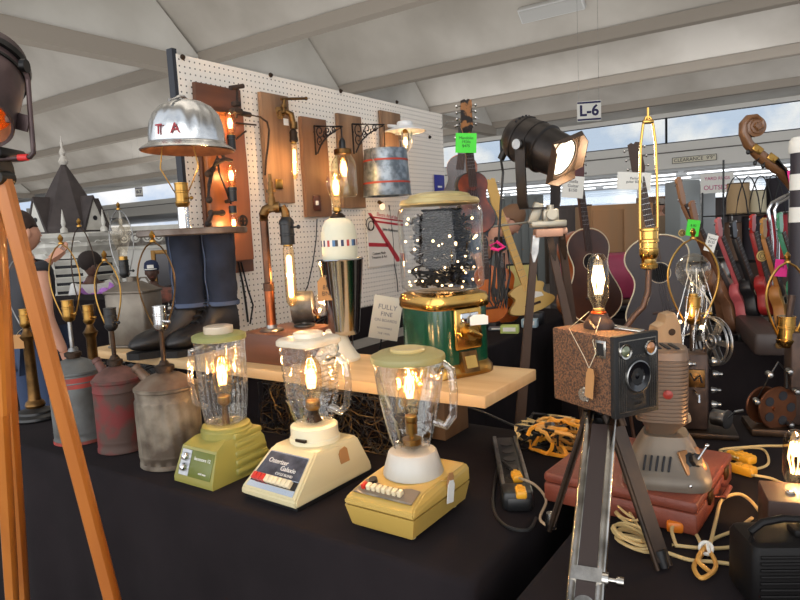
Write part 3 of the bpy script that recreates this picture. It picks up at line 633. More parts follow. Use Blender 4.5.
q = MB(); q.box((-.030, 0, PZ1-.05), (.035, 2*hy, .03)); q.build('back_rail', MATS['dark_steel_post'], peg)
for (x, y) in ((183, 57), (271, 75), (341, 91), (397, 102), (430, 137)):
    p = onx(x, y, PX+.004); q = MB(TR(0, p.y - (PY0+PY1)/2, p.z)); q.lathe([(.011, 0), (.011, .004), (.006, .006), (.006, .012), (.001, .014)], n=14, Q=RY(PI/2)); q.build('wing_screw', M_bronze, peg)
XB = PX + .004
def pegthing(name, lab, cat, x, y, off=0.): p = onx(x, y, XB+off); t = thing(name, lab, cat, (XB+.0005, p.y, p.z), PI/2); t['off'] = 0; return t, (p.y, p.z)
def Lf(o, x, y, off=0.): p = onx(x, y, XB+off); return Vector((p.y-o[0], -off, p.z-o[1]))
def board(par, o, xl, xr, yt, yb, m, th=.022, name='board', off=0., seed=1):
    a = Lf(o, xl, yt, off+th); b_ = Lf(o, xr, yt, off+th); c = Lf(o, (xl+xr)/2, yb, off+th); g = random.Random(seed)
    x0, x1, z1, z0 = a.x, b_.x, (a.z+b_.z)/2, c.z
    q = MB(); n_ = 10; L_ = [(x0 + g.uniform(-.002, .002), z0 + (z1-z0)*i/n_) for i in range(n_+1)]; R_ = [(x1 + g.uniform(-.002, .002), z0 + (z1-z0)*i/n_) for i in range(n_+1)]
    poly = L_[::-1] + R_; q.prism([(x, z) for x, z in poly], -(off+th), -off, Matrix(((1,0,0,0),(0,0,1,0),(0,1,0,0),(0,0,0,1))), bev=.0015)
    return q.build(name, m, par)
W_old = wood('weathered_oak', (138,100,72), (104,72,50), .7, 16, (1,1,.10), .4)
W_gry = wood('grey_barn_wood', (156,122,92), (112,84,62), .75, 18, (1,1,.08), .4)
W_org = wood('orange_varnished_wood', (168,102,54), (128,72,36), .4, 9, (1,1,.15), .15, .2)
W_red = wood('red_brown_wood', (112,70,46), (80,48,32), .5, 10, (.15,1,1), .2)
# 1: big clamp board
t, o = pegthing('clamp_wall_lamp', 'wide orange wooden wall lamp board with pipe clamp and three glowing Edison bulbs', 'lamp', 218, 180)
board(t, o, 195, 240, 86, 275, W_red, .02, 'back_board'); 
bd = board(t, o, 203, 243, 112, 262, W_org, .024, 'front_board', .021, seed=4)
off = .09
def P_(x, y, f=off): return Lf(o, x, y, f)
q = MB(); q.tube([P_(237, 88), P_(237, 105), P_(236, 118)], .006, n=10); q.box(P_(236, 104), (.03, .03, .02), bev=.004); q.box(P_(236, 111), (.05, .035, .022), bev=.006); q.cyl(P_(236, 110, .09), P_(236, 110, .04), .010, n=10); q.cyl(P_(230, 88), P_(243, 86), .010, n=10); q.build('pipe_clamp', M_rust, t)
q = MB(); q.tube([P_(231, 112), P_(240, 113), P_(250, 115)], .011, n=10); q.tube([P_(250, 115), P_(260, 117), P_(267, 122), P_(269, 130), P_(268, 145), P_(266, 160), P_(265, 175, .05)], .0045, n=8); q.build('clamp_arm', M_rust, t)
q = MB(); q.cyl(P_(236, 123, .06), P_(256, 125, .06), .004, n=6); q.cyl(P_(236, 139, .06), P_(246, 131, .06), .004, n=6); q.build('iron_pegs', M_rust, t)
q = MB()
q.tube([P_(217, 118, .07), P_(219, 132, .08), P_(220, 150, .07), P_(225, 160, .08)], .007, n=8)
q.tube([P_(208, 172, .06), P_(216, 163, .08), P_(225, 159, .08), P_(232, 161, .09)], .009, n=8)
q.tube([P_(208, 200, .06), P_(209, 185, .07), P_(212, 172, .07), P_(218, 158, .07)], .008, n=8)
q.tube([P_(208, 236, .05), P_(209, 220, .07), P_(212, 213, .08), P_(224, 213, .08)], .010, n=8)
for x, y in ((208, 174), (209, 200), (211, 213), (222, 213), (208, 224)): q.sph(P_(x, y, .07), .014, 10, 8)
q.build('iron_pipework', M_rust, t)
q = MB(); q.tube([P_(217, 155, .06), P_(219, 172, .08), P_(226, 190, .08), P_(231, 204, .07)], .0042, n=6); q.build('cloth_cord', M_cordb, t)
q = MB(TR(*P_(243, 221, .06))); q.torus((0, 0, 0), .022, .005, 20, 6, RX(PI/2)); q.box((0, 0, 0), (.04, .006, .006)); q.box((0, 0, 0), (.006, .006, .04)); q.build('valve_wheel', M_rust, t)
for (x, y, up, s_) in ((231, 136, 1, 1.0), (232, 188, 1, 1.0), (233, 213, -1, .95)):
    ps = P_(x, y, off); ax = Matrix() if up > 0 else RX(PI); zs = .045 if up > 0 else -.0
    if up > 0:
        q = MB(); q.cyl(ps + Vector((0, 0, -.055)), ps, .017, n=16); q.cyl(ps + Vector((0, 0, -.012)), ps + Vector((0, 0, .002)), .0195, n=16); q.build('lamp_socket', M_black, t)
        q = MB(); q.cyl(ps + Vector((0, 0, -.05)), ps + Vector((0, off-.03, -.055)), .008, n=8); q.build('socket_arm', M_rust, t)
        bulb(t, ps, 'mini', s=1.15, power=1.0)
    else:
        q = MB(); q.cyl(ps + Vector((0, 0, .03)), ps, .016, n=16); q.build('lamp_socket', M_black, t); bulb(t, ps, 'mini', ax, .95, 1.0)
for k, (pts, r_) in enumerate((([(238, 262, .02), (243, 285, .03), (246, 305, .02), (248, 322, .02)], .005), ([(241, 262, .02), (248, 290, .04), (253, 305, .03), (250, 324, .02)], .004))):
    q = MB(); q.tube([P_(*p) for p in pts], r_, n=6); q.build('hanging_cable', M_cordb, t)
# 2: tap board with hanging tube bulb
t, o = pegthing('tap_wall_lamp', 'weathered board wall lamp with brass garden tap holding a thin hanging tube bulb', 'lamp', 275, 150)
board(t, o, 261, 288, 94, 203, W_gry, .025, seed=2)
q = MB(); a = P_(280, 113, .03); b_ = P_(282, 114, .09); q.cyl(a, b_, .015, n=14); q.cyl(P_(279, 113, .026), P_(279, 113, .034), .028, n=18)
q.tube([P_(282, 114, .09), P_(286, 112, .105), P_(291, 114, .12), P_(293, 124, .12)], .014, n=12); q.lathe([(.016, -.05), (.018, -.048), (.018, -.02), (.014, -.018)], c=P_(293, 118, .12), n=14); q.build('tap_body', M_brass_old, t)
q = MB(); q.cyl(P_(284, 114, .09), P_(284, 99, .09), .008, n=10); q.cyl(P_(281, 99, .09), P_(305, 98.5, .09), .0065, n=10); q.sph(P_(306, 98.5, .09), .009, 10, 8); q.cyl(P_(284, 105, .09), P_(284, 108, .09), .014, n=8); q.build('tap_handle', M_brass_old, t)
q = MB(); ps = P_(293, 130, .12); q.cyl(ps+Vector((0, 0, .02)), ps, .005, n=8); q.lathe([(.006, .004), (.013, 0), (.018, -.01), (.018, -.04), (.020, -.043), (.020, -.05), (.015, -.055)], c=ps, n=20); q.build('lamp_socket', M_bronze, t)
bulb(t, ps + Vector((0, 0, -.058)), 'tube', RX(PI) @ RY(-.06), .98, 1.6)
q = MB(TR(*P_(279, 184, .03))); q.box((0, 0, 0), (.045, .006, .045), bev=.003); q.build('cover_plate', M_brass, t)
q = MB(TR(*P_(286, 122, .10))); q.box((0, 0, 0), (.03, .002, .03)); q.build('price_tag', M_paper, t)
# 3: board with brown switch, ornate bracket and mason jar
def scroll_bracket(par, o, x0, y0, x1, y1, off, wall=.03):
    """cast iron bracket: arm along local x from (x0,y0) to x1, drop to y1"""
    a = Lf(o, x0, y0, off); b_ = Lf(o, x1, y0+ (x1-x0)*.02, off); c = Lf(o, x0+2, y1, off); m = M_rust
    q = MB(); q.tube([a, b_], .005, n=6); q.tube([a, c], .005, n=6)
    w = (b_-a).length; h = (a-c).length; ex = (b_-a).normalized(); ez = (c-a).normalized()
    def S(u, v): return a + ex*w*u + ez*h*v
    q.tube([S(.95, .05), S(.7, .18), S(.45, .35), S(.22, .6), S(.06, .95)], .004, n=6)
    for (cu, cv, R) in ((.18, .18, .15), (.45, .16, .11), (.16, .5, .12), (.68, .10, .08), (.35, .32, .07)):
        q.tube([S(cu + R*math.cos(k*.5)*(1-k*.045), cv + (w/h)*R*math.sin(k*.5)*(1-k*.045)) for k in range(18)], .003, n=5)
    return q.build('scroll_bracket', mat('cast_iron', (46,34,30), .6, .5), par)
t, o = pegthing('mason_jar_wall_lamp', 'wooden board lamp with scroll bracket, brown switch and hanging mason jar of glowing bulb', 'lamp', 315, 168)
board(t, o, 301, 326, 118, 217, W_old, .022, seed=3)
bo = .12; scroll_bracket(t, o, 314, 126, 342, 155, bo)
q = MB(); q.cyl(P_(314, 132, .02), P_(314, 132, bo), .005, n=8); q.build('bracket_stem', MATS['cast_iron'], t)
q = MB(TR(*P_(317, 203, .026))); q.box((0, 0, 0), (.05, .008, .075), bev=.003); sw = q.build('switch_plate', mat('brown_bakelite', (86,44,30), .35), t)
q = MB(TR(*P_(317, 203, .034))); q.box((0, 0, 0), (.012, .014, .022), bev=.002); q.build('toggle', M_paper, sw)
js = P_(342, 140, bo)
q = MB(); q.cyl(js+Vector((0, 0, .065)), js, .003, n=6); q.lathe([(.006, .01), (.014, 0), (.017, -.01), (.017, -.045)], c=js, n=18); q.build('lamp_socket', M_black, t)
q = MB(); q.lathe([(.02, -.045), (.042, -.045), (.045, -.048), (.045, -.070), (.042, -.072)], c=js, n=32); q.build('jar_lid', M_brass_old, t)
q = MB(); q.lathe([(.040, -.066), (.042, -.080), (.058, -.105), (.064, -.125), (.064, -.265), (.058, -.280), (.048, -.286), (.001, -.283)], c=js, n=36, cap=False); q.build('mason_jar', thin_glass('jar_glass', (.90, .95, .90), .8, .08, bump=.2, bs=22), t)
bulb(t, js+Vector((0, 0, -.06)), 'fat', RX(PI), 1.2, 1.6)
for pts in ([(317, 219, .02), (316, 240, .03), (313, 262, .02), (308, 285, .02), (300, 302, .02)],): q = MB(); q.tube([P_(*p) for p in pts], .003, n=6); q.build('hanging_cable', M_cordb, t)
# 4: board with ornate bracket carrying the bucket shade
t, o = pegthing('bucket_wall_lamp', 'wooden board lamp with scroll bracket and galvanised red-striped bucket shade', 'lamp', 355, 160)
board(t, o, 338, 361, 115, 208, W_gry, .022, seed=8)
scroll_bracket(t, o, 352, 124, 384, 154, .175)
q = MB(); q.cyl(P_(353, 132, .02), P_(353, 132, .175), .005, n=8); q.build('bracket_stem', MATS['cast_iron'], t)
bo = .175; bc = P_(385, 150, bo); bot = P_(385, 196, bo); hB = bc.z - bot.z; rB = .122
q = MB(); q.lathe([(.01, -.001), (rB*.93, 0), (rB*.95, .002), (rB*.94, -.006), (rB*.97, -.04), (rB*1.0, -hB*.5), (rB*1.06, -hB+.006), (rB*1.09, -hB), (rB*1.07, -hB+.002), (rB*1.03, -hB+.008), (rB*.98, -hB*.5), (rB*.93, -.008)], c=bc, n=48, cap=False)
bk = q.build('bucket_shade', mat('galvanised_spangle', (150,160,168), .42, .7, (104,114,122), scale=26, lo=.4, hi=.6), t)
for zf in (.24, .72):
    q = MB(); zz = -hB*zf; f_ = rB*(.955+.10*zf); q.lathe([(f_+.0012, zz+.005), (f_+.0022, zz-.005)], c=bc, n=48, cap=False); q.build('red_stripe', mat('faded_red_stripe', (176,64,48), .6), bk)
q = MB(); q.tube([bc+Vector((-rB, 0, -.02)), bc+Vector((-rB-.012, -.01, -.05)), bc+Vector((-rB-.004, -.02, -.075))], .003); q.tube([bc+Vector((rB, 0, -.02)), bc+Vector((rB+.016, 0, -.03)), bc+Vector((rB+.014, 0, -.055)), bc+Vector((rB, 0, -.06))], .003); q.build('bail_handle', M_steel, bk)
q = MB(); q.cyl(bc, P_(384, 126, .175), .003, n=6); q.build('hanging_wire', M_bronze, t)
bulb(t, bc+Vector((0, 0, -.03)), 'st', RX(PI), .9, 1.8)
q = MB(); q.tube([Lf(o, x, y, .008) for x, y in ((389, 205), (391, 222), (393, 240), (394, 262), (397, 280), (398, 292))], .003, n=6); q.build('hanging_cable', M_cordb, t)
# 5: barn light
t, o = pegthing('barn_light', 'white enamel barn light with wire cage bulb on a short wooden board', 'lamp', 392, 130)
board(t, o, 381, 400, 112, 150, W_gry, .022, seed=9)
c_ = P_(405, 132, .13)
q = MB(); q.lathe([(.118, 0), (.122, .001), (.122, .005), (.10, .014), (.062, .024), (.045, .034), (.045, .052), (.04, .058), (.001, .06)], c=c_, n=44, cap=False); q.build('enamel_shade', mat('white_enamel'), t)
q = MB(); q.cyl(P_(388, 126, .02), c_+Vector((-.02, .02, .03)), .010, n=10); q.build('wall_arm', mat('white_enamel'), t)
bulb(t, c_+Vector((0, 0, 0)), 'mini', RX(PI), 1.1, 1.8, glass=M_bulbg)
q = MB()
for k in range(6): a = 2*PI*k/6; q.tube([c_+Vector((.036*math.cos(a), .036*math.sin(a), -.1*f)) for f in (0, .5, .85)] + [c_+Vector((0, 0, -.115))], .0016, n=5)
q.torus(c_+Vector((0, 0, -.045)), .036, .0016, 24, 5); q.build('wire_cage', M_steel, t)
# blue price card, poster, cords
t, o = pegthing('price_card', 'small dark blue price card pinned near the pegboard right edge', 'card', 439, 185); q = MB(); q.box((0, -.004, 0), (.125, .004, .13), bev=.002); q.build('card', mat('royal_blue', (30,36,140), .5), t); q = MB(); q.box((0, -.0065, -.012), (.055, .001, .012)); q.build('label_strip', M_paper, t)
t, o = pegthing('art_poster', 'white poster with red diagonal stripes pinned to the pegboard', 'poster', 385, 238)
a, b_ = Lf(o, 365, 213, .01), Lf(o, 402, 262, .01); w_, h_ = b_.x-a.x+.02, a.z-b_.z+.02
q = MB(); q.box((0, -.006, 0), (w_, .006, h_)); q.build('poster_sheet', mat('poster_white', (226,220,210), .6), t)
mr = mat('poster_red', (176,30,44), .6)
for nme, pl in (('diagonal_stripe', [(-.46, .46), (-.38, .46), (.40, -.46), (.26, -.46)]), ('top_stripe', [(-.34, .30), (.5, .20), (.5, .24), (-.37, .34)]), ('top_stripe', [(-.40, .38), (.5, .28), (.5, .31), (-.42, .41)]), ('middle_stripe', [(-.48, -.06), (.02, -.10), (.06, -.17), (-.48, -.13)]), ('corner_stripe', [(.36, -.30), (.5, -.32), (.5, -.46), (.44, -.46)])):
    q = MB(); q.prism([(x*w_, z*h_) for x, z in pl], .0092, .0100, FRONT); q.build(nme, mr, t)
text('Electric Art of the', h_*.09, TR(.06*w_, -.0105, .40*h_) @ RY(.12) @ FRONT, mr, t); text('John Hoffmann', h_*.08, TR(.12*w_, -.0105, .14*h_) @ RY(.10) @ FRONT, M_ink, t)
text('Custom Made\nTreasures & Art', h_*.07, TR(-.22*w_, -.0105, -.30*h_) @ FRONT, M_ink, t)
q = MB(); cc = Lf(o, 370, 224, .02); q.torus(cc, .035, .0025, 24, 5, RX(PI/2)); q.torus(cc+Vector((.01, 0, -.01)), .026, .0025, 24, 5, RX(PI/2)); q.build('wire_loop', M_bronze, t)
t, o = pegthing('night_bulb', 'small frosted lit bulb plugged above the red striped poster', 'bulb', 378, 207)
q = MB(); q.sph((0, -.03, 0), (.016, .016, .019), 14, 10); q.build('glass', emis('warm_small_bulb', (1., .72, .42), 1.6), t); q = MB(); q.cyl((0, -.03, .014), (0, -.006, .03), .011, n=12); q.build('socket', M_brass_old, t); lamp(t, (0, -.05, 0), .15)
# card leaning behind the shelf
p = at(386, 318, 2.72); t = thing('business_card_sign', 'cream printed sign card leaning behind the plank shelf left of the gumball machine', 'sign', (p.x, p.y, p.z), CAMZ + .15, rot=(-.12, .22, CAMZ+.1))
q = MB(); q.box((0, 0, 0), (.125, .006, .185), bev=.001); q.build('card', mat('cream_card', (206,202,186), .7), t)
for s_, sz, z in (('FULLY', .030, .045), ('FINE', .026, .015), ('ON BOARDS', .017, -.012), ('REASONABLE', .011, -.045), ('THE 1920s', .012, -.068)): text(s_, sz, TR(0, -.0035, z) @ FRONT, mat('grey_ink', (92,100,112), .7), t)
q = MB(); q.cyl((0, .01, .06), (.0, .09, -.235), .004, n=6); q.build('easel_leg', M_black, t)
draped_table('folding_table', 'folding table hidden under the black cloth behind the plank shelf, before the pegboard', 'black cloth over the narrow table below the pegboard', -2.08, -1.46, 1.86, 4.3, TZ, 9)
q = MB(); q.box((PX-.006, (PY0+PY1)/2, .86), (.006, PY1-PY0-.04, .17)); o = q.build('cloth_skirt', M_cloth); tag(o, 'black cloth strip hung below the pegboard panel', 'cloth')
tangle('wire_tangle', 'pale thin wires coiled on the cloth behind the milkshake mixer', -1.95, -1.75, 2.0, 2.15, .766, 1.05, 12, [M_steel, M_copper], .0018, 14, .05, 10)
# ================================================================== BLENDERS
def jar_glass(): return thin_glass('moulded_jar_glass', (.955, .95, .93), .85, .11, .07, 1.8, bump=.3, bs=45)
GL = jar_glass()
# --- green one
t = thing('blender', 'olive green blender with ribbed glass jar and two chrome knobs, leftmost of the three', 'blender', (-1.328, 1.065, TZ+.003))
G1 = mat('avocado_green_plastic', (146,140,70), .35, coat=.2); G2 = mat('olive_trim', (104,108,44), .4)
q = MB(); y0, y1 = -.100, .093
q.loft([[(-.075, y0, 0), (.075, y0, 0), (.075, y1, 0), (-.075, y1, 0)], [(-.075, y0, .012), (.075, y0, .012), (.076, y1, .012), (-.076, y1, .012)], [(-.066, y0+.028, .088), (.066, y0+.028, .088), (.070, y1-.01, .088), (-.070, y1-.01, .088)], [(-.058, y0+.062, .104), (.058, y0+.062, .104), (.064, y1-.02, .104), (-.064, y1-.02, .104)]])
q.build('motor_base', G1, t)
q = MB()
for k in range(5):
    z = .012+.021*k; q.box((.004, .035, z+.009), (.156-.008*k, .118-.006*k, .0195), bev=.006)
q.build('stepped_ribs', G1, t)
q = MB(); q.lathe([(.066, .100), (.066, .118), (.062, .122), (.062, .128), (.058, .130)], c=(0, .018, 0), n=44); q.build('jar_collar', G1, t)
q = MB(); a_ = math.atan2(.028, .076); M_ = TR(0, y0+.0155, .050) @ RX(-a_)
q.M = M_; q.box((0, -.0015, 0), (.124, .003, .066), bev=.001); pn = q.build('control_panel', mat('green_panel', (100,108,40), .3), t)
q = MB(M_); q.box((-.040, -.0035, 0), (.036, .002, .064)); q.build('silver_strip', mat('satin_silver', (188,190,194), .4, .5), pn)
for z in (.014, -.012): q = MB(M_); q.lathe([(.011, 0), (.011, .004), (.0085, .012), (.003, .014)], c=(-.038, -.004, z), n=20, Q=RX(PI/2)); q.build('chrome_knob', M_chrome, t)
text('kenmore 12', .0125, M_ @ TR(.022, -.0034, .014) @ FRONT, M_paper, pn); text('solid state', .007, M_ @ TR(.030, -.0034, -.020) @ FRONT, M_paper, pn)
c_ = (0, .018, 0); q = MB(); q.lathe([(.050, .128), (.052, .135), (.054, .15), (.060, .19), (.063, .25), (.064, .34), (.066, .352), (.068, .355)], c=c_, n=96, rf=lambda a, z: 1+.022*math.cos(24*a), cap=False); q.lathe([(.02, .135), (.045, .134), (.05, .14)], c=c_, n=40, cap=False); q.build('glass_jar', GL, t, ang=80)
q = MB(); q.tube([(-.052, .02, .335), (-.070, -.02, .325), (-.076, -.025, .25), (-.068, -.02, .185), (-.05, .0, .17)], .008, n=8); q.build('jar_handle', GL, t)
q = MB(); q.lathe([(.064, .352), (.069, .354), (.069, .366), (.060, .370), (.035, .370)], c=c_, n=44); q.build('lid', mat('pale_green_lid', (140,142,84), .4), t)
q = MB(); q.lathe([(.036, .369), (.038, .372), (.037, .388), (.03, .390), (.001, .388)], c=c_, n=36); q.build('lid_cap', mat('frosted_cap', (206,190,168), .3, coat=.4), t)
q = MB(); q.cyl((0, .018, .13), (0, .018, .18), .010, .008, 14); q.build('lamp_stem', M_brass_old, t)
bulb(t, (0, .018, .195), 'mini', s=1.35, power=2.0)
# --- cream one
t = thing('blender', 'cream blender with dark lettered panel, red and white buttons, in the middle of three', 'blender', (-1.066, 1.112, TZ+.003), -.03, sc=1.04)
C1 = mat('cream_plastic', (204,192,152), .4, coat=.2)
q = MB(); q.box((0, 0, .006), (.165, .25, .012)); q.build('rubber_foot', M_black, t)
y0, y1 = -.135, .125
q = MB(); q.loft([[(-.088, y0, .010), (.088, y0, .010), (.088, y1, .010), (-.088, y1, .010)], [(-.088, y0, .026), (.088, y0, .026), (.088, y1, .026), (-.088, y1, .026)], [(-.070, y0+.085, .098), (.070, y0+.085, .098), (.070, y1-.025, .098), (-.070, y1-.025, .098)], [(-.062, y0+.098, .104), (.062, y0+.098, .104), (.064, y1-.035, .104), (-.064, y1-.035, .104)]])
bmesh.ops.bevel(q.bm, geom=list(q.bm.edges), offset=.004, segments=2, affect='EDGES'); q.build('motor_base', C1, t)
sl = math.atan2(.072, .085); M_ = TR(0, y0+.0425, .062) @ RX(-(PI/2 - sl))
def trap(w0, w1, z0, z1): return [(-w0/2, z0), (w0/2, z0), (w1/2, z1), (-w1/2, z1)]
q = MB(M_); q.prism(trap(.148, .122, -.048, .046), 0, .0015, FRONT); pn = q.build('chrome_surround', M_chrome, t)
q = MB(M_); q.prism(trap(.136, .118, -.012, .043), .0015, .0025, FRONT); q.build('lettered_panel', mat('night_panel', (58,58,66), .3, .5, (88,92,104), scale=40), pn)
q = MB(M_); q.prism(trap(.142, .138, -.034, -.014), .0012, .002, FRONT); q.build('button_slot', M_black, pn)
text('Osterizer', .016, M_ @ TR(-.018, -.0028, .022) @ RY(.0) @ FRONT, M_paper, pn); text('Galaxie', .016, M_ @ TR(.022, -.0028, .008) @ FRONT, M_paper, pn); text('CYCLE BLEND', .0085, M_ @ TR(.018, -.0028, -.006) @ FRONT, M_paper, pn)
for k in range(9):
    q = MB(M_); q.box((-.058+k*.0135, -.006, -.024), (.0118, .012, .017), bev=.0015); q.build('push_button', mat('red_button', (196,44,28), .35) if k < 3 else mat('ivory_button', (222,206,170), .35), t)
c_ = (0, .025, 0)
q = MB(); q.lathe([(.060, .100), (.060, .112), (.057, .115), (.056, .140), (.052, .143), (.045, .143)], c=c_, n=44); q.build('jar_collar', mat('cream_collar', (226,216,184), .35), t)
q = MB(); q.box((.012, -.033, .118), (.03, .008, .006)); q.build('collar_slot', M_bronze, t)
def clover(w, z, n=72, a=.10): return [(c_[0] + w*(1+a*math.cos(4*(th-PI/4)))*math.cos(th), c_[1] + w*(1+a*math.cos(4*(th-PI/4)))*math.sin(th), z) for th in (2*PI*k/n for k in range(n))]
q = MB()
zz = [(.036, .142), (.042, .15), (.046, .165), (.050, .18)] + [(.052+.010*k/14 + (.0030 if k % 2 else 0), .19+.140*k/14) for k in range(15)] + [(.066, .334), (.068, .338)]
q.loft([clover(w, z) for w, z in zz], cap=False); q.loft([clover(w, z) for w, z in ((.01, .152), (.036, .150), (.04, .156))], cap=False); q.build('glass_jar', GL, t, ang=80)
q = MB()
for k in range(10): q.loft([[Vector(p)*1 for p in clover(.0565+.0065*k/10, .20+.0125*k)], [Vector(p) for p in clover(.0575+.0065*k/10, .203+.0125*k)]], cap=False)
o_ = q.build('measuring_rings', GL, t); o_['kind'] = 'stuff'
q = MB(TR(*c_) @ RZ(.0)); q.tube([(.058, 0, .305), (.090, 0, .312), (.112, 0, .298), (.116, 0, .25), (.108, 0, .200), (.088, 0, .182), (.058, 0, .19)], .009, n=10); q.build('jar_handle', GL, t)
q = MB(); q.loft([clover(w, z) for w, z in ((.066, .334), (.069, .336), (.069, .345), (.064, .350), (.045, .352))]); q.loft([clover(w, z, a=.02) for w, z in ((.034, .350), (.036, .352), (.034, .362), (.028, .364))]); q.build('lid', mat('milky_lid', (222,210,186), .3, coat=.5), t)
q = MB(); q.cyl((0, .025, .145), (0, .025, .165), .022, .012, 16); q.cyl((0, .025, .165), (0, .025, .180), .013, .013, 16); q.build('lamp_stem', M_bronze, t)
bulb(t, (0, .025, .190), 'mini', s=1.35, power=2.6)
tag_card(t, (.080, .035, .072), .030, .042, M_kraft, (0, -.22, PI/2), string=[(.062, .01, .10), (.074, .03, .095)])
# --- gold one
t = thing('blender', 'harvest gold blender with swirled glass jar and white collar, nearest and rightmost of three', 'blender', (-.752, 1.086, TZ+.003), sc=1.03)
H1 = mat('harvest_gold_plastic', (186,154,78), .38, coat=.2); y0, y1 = -.113, .108
q = MB(); q.loft([[(-.068, y0+.012, .008), (.068, y0+.012, .008), (.068, y1-.01, .008), (-.068, y1-.01, .008)], [(-.072, y0+.008, .012), (.074, y0+.008, .012), (.074, y1-.006, .012), (-.072, y1-.006, .012)], [(-.083, y0+.001, .052), (.083, y0+.001, .052), (.083, y1, .052), (-.083, y1, .052)]]); q.build('motor_base', H1, t)
q = MB(); q.loft([[(-.084, y0, .054), (.084, y0, .054), (.084, y1, .054), (-.084, y1, .054)], [(-.084, y0, .064), (.084, y0, .064), (.084, y1, .086), (-.084, y1, .086)], [(-.078, y0+.010, .072), (.078, y0+.010, .072), (.080, y1-.006, .092), (-.080, y1-.006, .092)], [(-.074, y0+.058, .086), (.074, y0+.058, .086), (.076, y1-.012, .095), (-.076, y1-.012, .095)]])
bmesh.ops.bevel(q.bm, geom=list(q.bm.edges), offset=.003, segments=2, affect='EDGES'); q.build('top_shell', H1, t)
M_ = TR(0, y0+.035, .0800) @ RX(-(PI/2 - math.atan2(.013, .046))); q = MB(M_)
q.prism([(-.072, -.020), (.070, -.020), (.066, .020), (.045, .022), (.02, .014), (-.02, .014), (-.045, .022), (-.066, .022)], .0005, .0025, FRONT); pn = q.build('control_panel', mat('taupe_panel', (112,100,86), .45), t)
q = MB(M_); q.prism([(-.072, -.022), (.070, -.022), (.070, -.017), (-.072, -.017)], .0026, .0032, FRONT); q.build('silver_edge', M_steel, pn)
for k in range(8):
    q = MB(M_); q.box((-.054+k*.0125, -.007, -.002), (.0085, .011, .014), bev=.0015); q.build('push_button', MATS['red_button'] if k == 0 else MATS['ivory_button'], t)
q = MB(M_); q.cyl((-.046, 0, .018), (-.046, -.010, .018), .009, n=16); q.build('pulse_knob', M_black, t)
c_ = (.0, .018, 0)
q = MB(); q.lathe([(.063, .088), (.064, .091), (.051, .134), (.048, .137), (.040, .137)], c=c_, n=64, rf=lambda a, z: 1+.006*math.cos(24*a)); q.build('jar_collar', mat('white_collar', (188,184,174), .35, coat=.2), t)
q = MB(); R_ = []
for i in range(18):
    f = i/17; z = .135+.195*f; w = .034+.040*f**.75; R_.append([(c_[0]+w*(1+.07*math.cos(6*(a+f*.7))*(1-f*.5))*math.cos(a), c_[1]+w*(1+.07*math.cos(6*(a+f*.7))*(1-f*.5))*math.sin(a), z) for a in (2*PI*k/84 for k in range(84))])
q.loft(R_, cap=False); q.lathe([(.01, .150), (.03, .148), (.036, .154)], c=c_, n=40, cap=False); q.build('glass_jar', GL, t, ang=80)
q = MB(TR(*c_)); q.tube([(.068, 0, .31), (.085, .004, .325), (.098, .006, .315), (.102, .006, .27), (.098, .006, .22), (.085, 0, .20), (.058, 0, .205)], .0085, n=10); q.build('jar_handle', GL, t)
q = MB(); q.lathe([(.072, .326), (.0765, .328), (.0775, .334), (.076, .340), (.068, .343), (.062, .347), (.038, .347)], c=c_, n=60, rf=lambda a, z: 1+.012*math.cos(3*a)); q.build('lid', mat('khaki_lid', (150,142,92), .4), t)
q = MB(); q.lathe([(.036, .346), (.037, .351), (.033, .354), (.015, .351), (.001, .350)], c=c_, n=36); q.build('lid_cap', mat('tan_cap', (196,176,120), .3, coat=.3), t)
q = MB(); q.cyl((0, .018, .15), (0, .018, .162), .02, n=16); q.cyl((0, .018, .16), (0, .018, .178), .004, n=8); q.cyl((0, .018, .172), (0, .018, .196), .0125, n=16); q.build('lamp_stem', M_brass, t)
bulb(t, (0, .018, .205), 'st', s=.95, power=2.6)
tag_card(t, (.088, .02, .062), .026, .045, M_paper, (0, .22, PI/2), string=[(.078, .0, .09), (.087, .018, .086)])
q = MB(); q.prism([(-.013, .0), (.013, 0), (.013, .02), (.007, .028), (-.007, .028), (-.013, .02)], -.0022, -.0012, TR(.088, .02, .072) @ RZ(PI/2) @ RY(.22) @ FRONT); q.build('kraft_tag', M_kraft, t)
for sx in (-.055, .055):
    for sy in (-.08, .08): q = MB(); q.cyl((sx, sy, 0), (sx, sy, .009), .008, .010, 12); q.build('foot', mat('cream_rubber', (206,190,140), .6), t)
# ================================================================== BOX CAMERA ON TRIPOD
M_leather = mat('brown_leatherette', (124,84,54), .75, 0, (64,44,32), scale=330, det=2, lo=.40, hi=.60, bump=.6)
M_blkl = mat('black_leatherette', (18,17,17), .7, 0, bump=.3, scale=200)
M_chromel = mat('worn_chrome', (214,210,202), .22, 1., (130,126,120), scale=18)
p = at(602, 403, 1.18); rzc = math.radians(61)
tc_ = thing('box_camera', 'brown and black box camera with a glowing tube bulb on top, standing on a chrome-legged tripod', 'camera', p, rzc)
tc_['label'] = 'brown and black box camera with glowing tube bulb on its top, on tripod'
q = MB(); q.box((0, 0, .071), (.100, .155, .142), bev=.003); q.build('camera_body', M_leather, tc_)
q = MB(); q.box((0, -.081, .071), (.104, .012, .146), bev=.002); fp = q.build('front_plate', M_blkl, tc_)
q = MB()
q.box((0, -.0875, .134), (.090, .002, .002)); q.box((0, -.0875, .008), (.090, .002, .002))
for s_ in (-1, 1):
    for k in range(4): q.box((s_*(.044-.005*k), -.0875, .071 - (0 if k == 0 else .012)), (.0014, .002, .126 - (0 if k == 0 else .024)))
q.build('chrome_trim', M_chromel, fp)
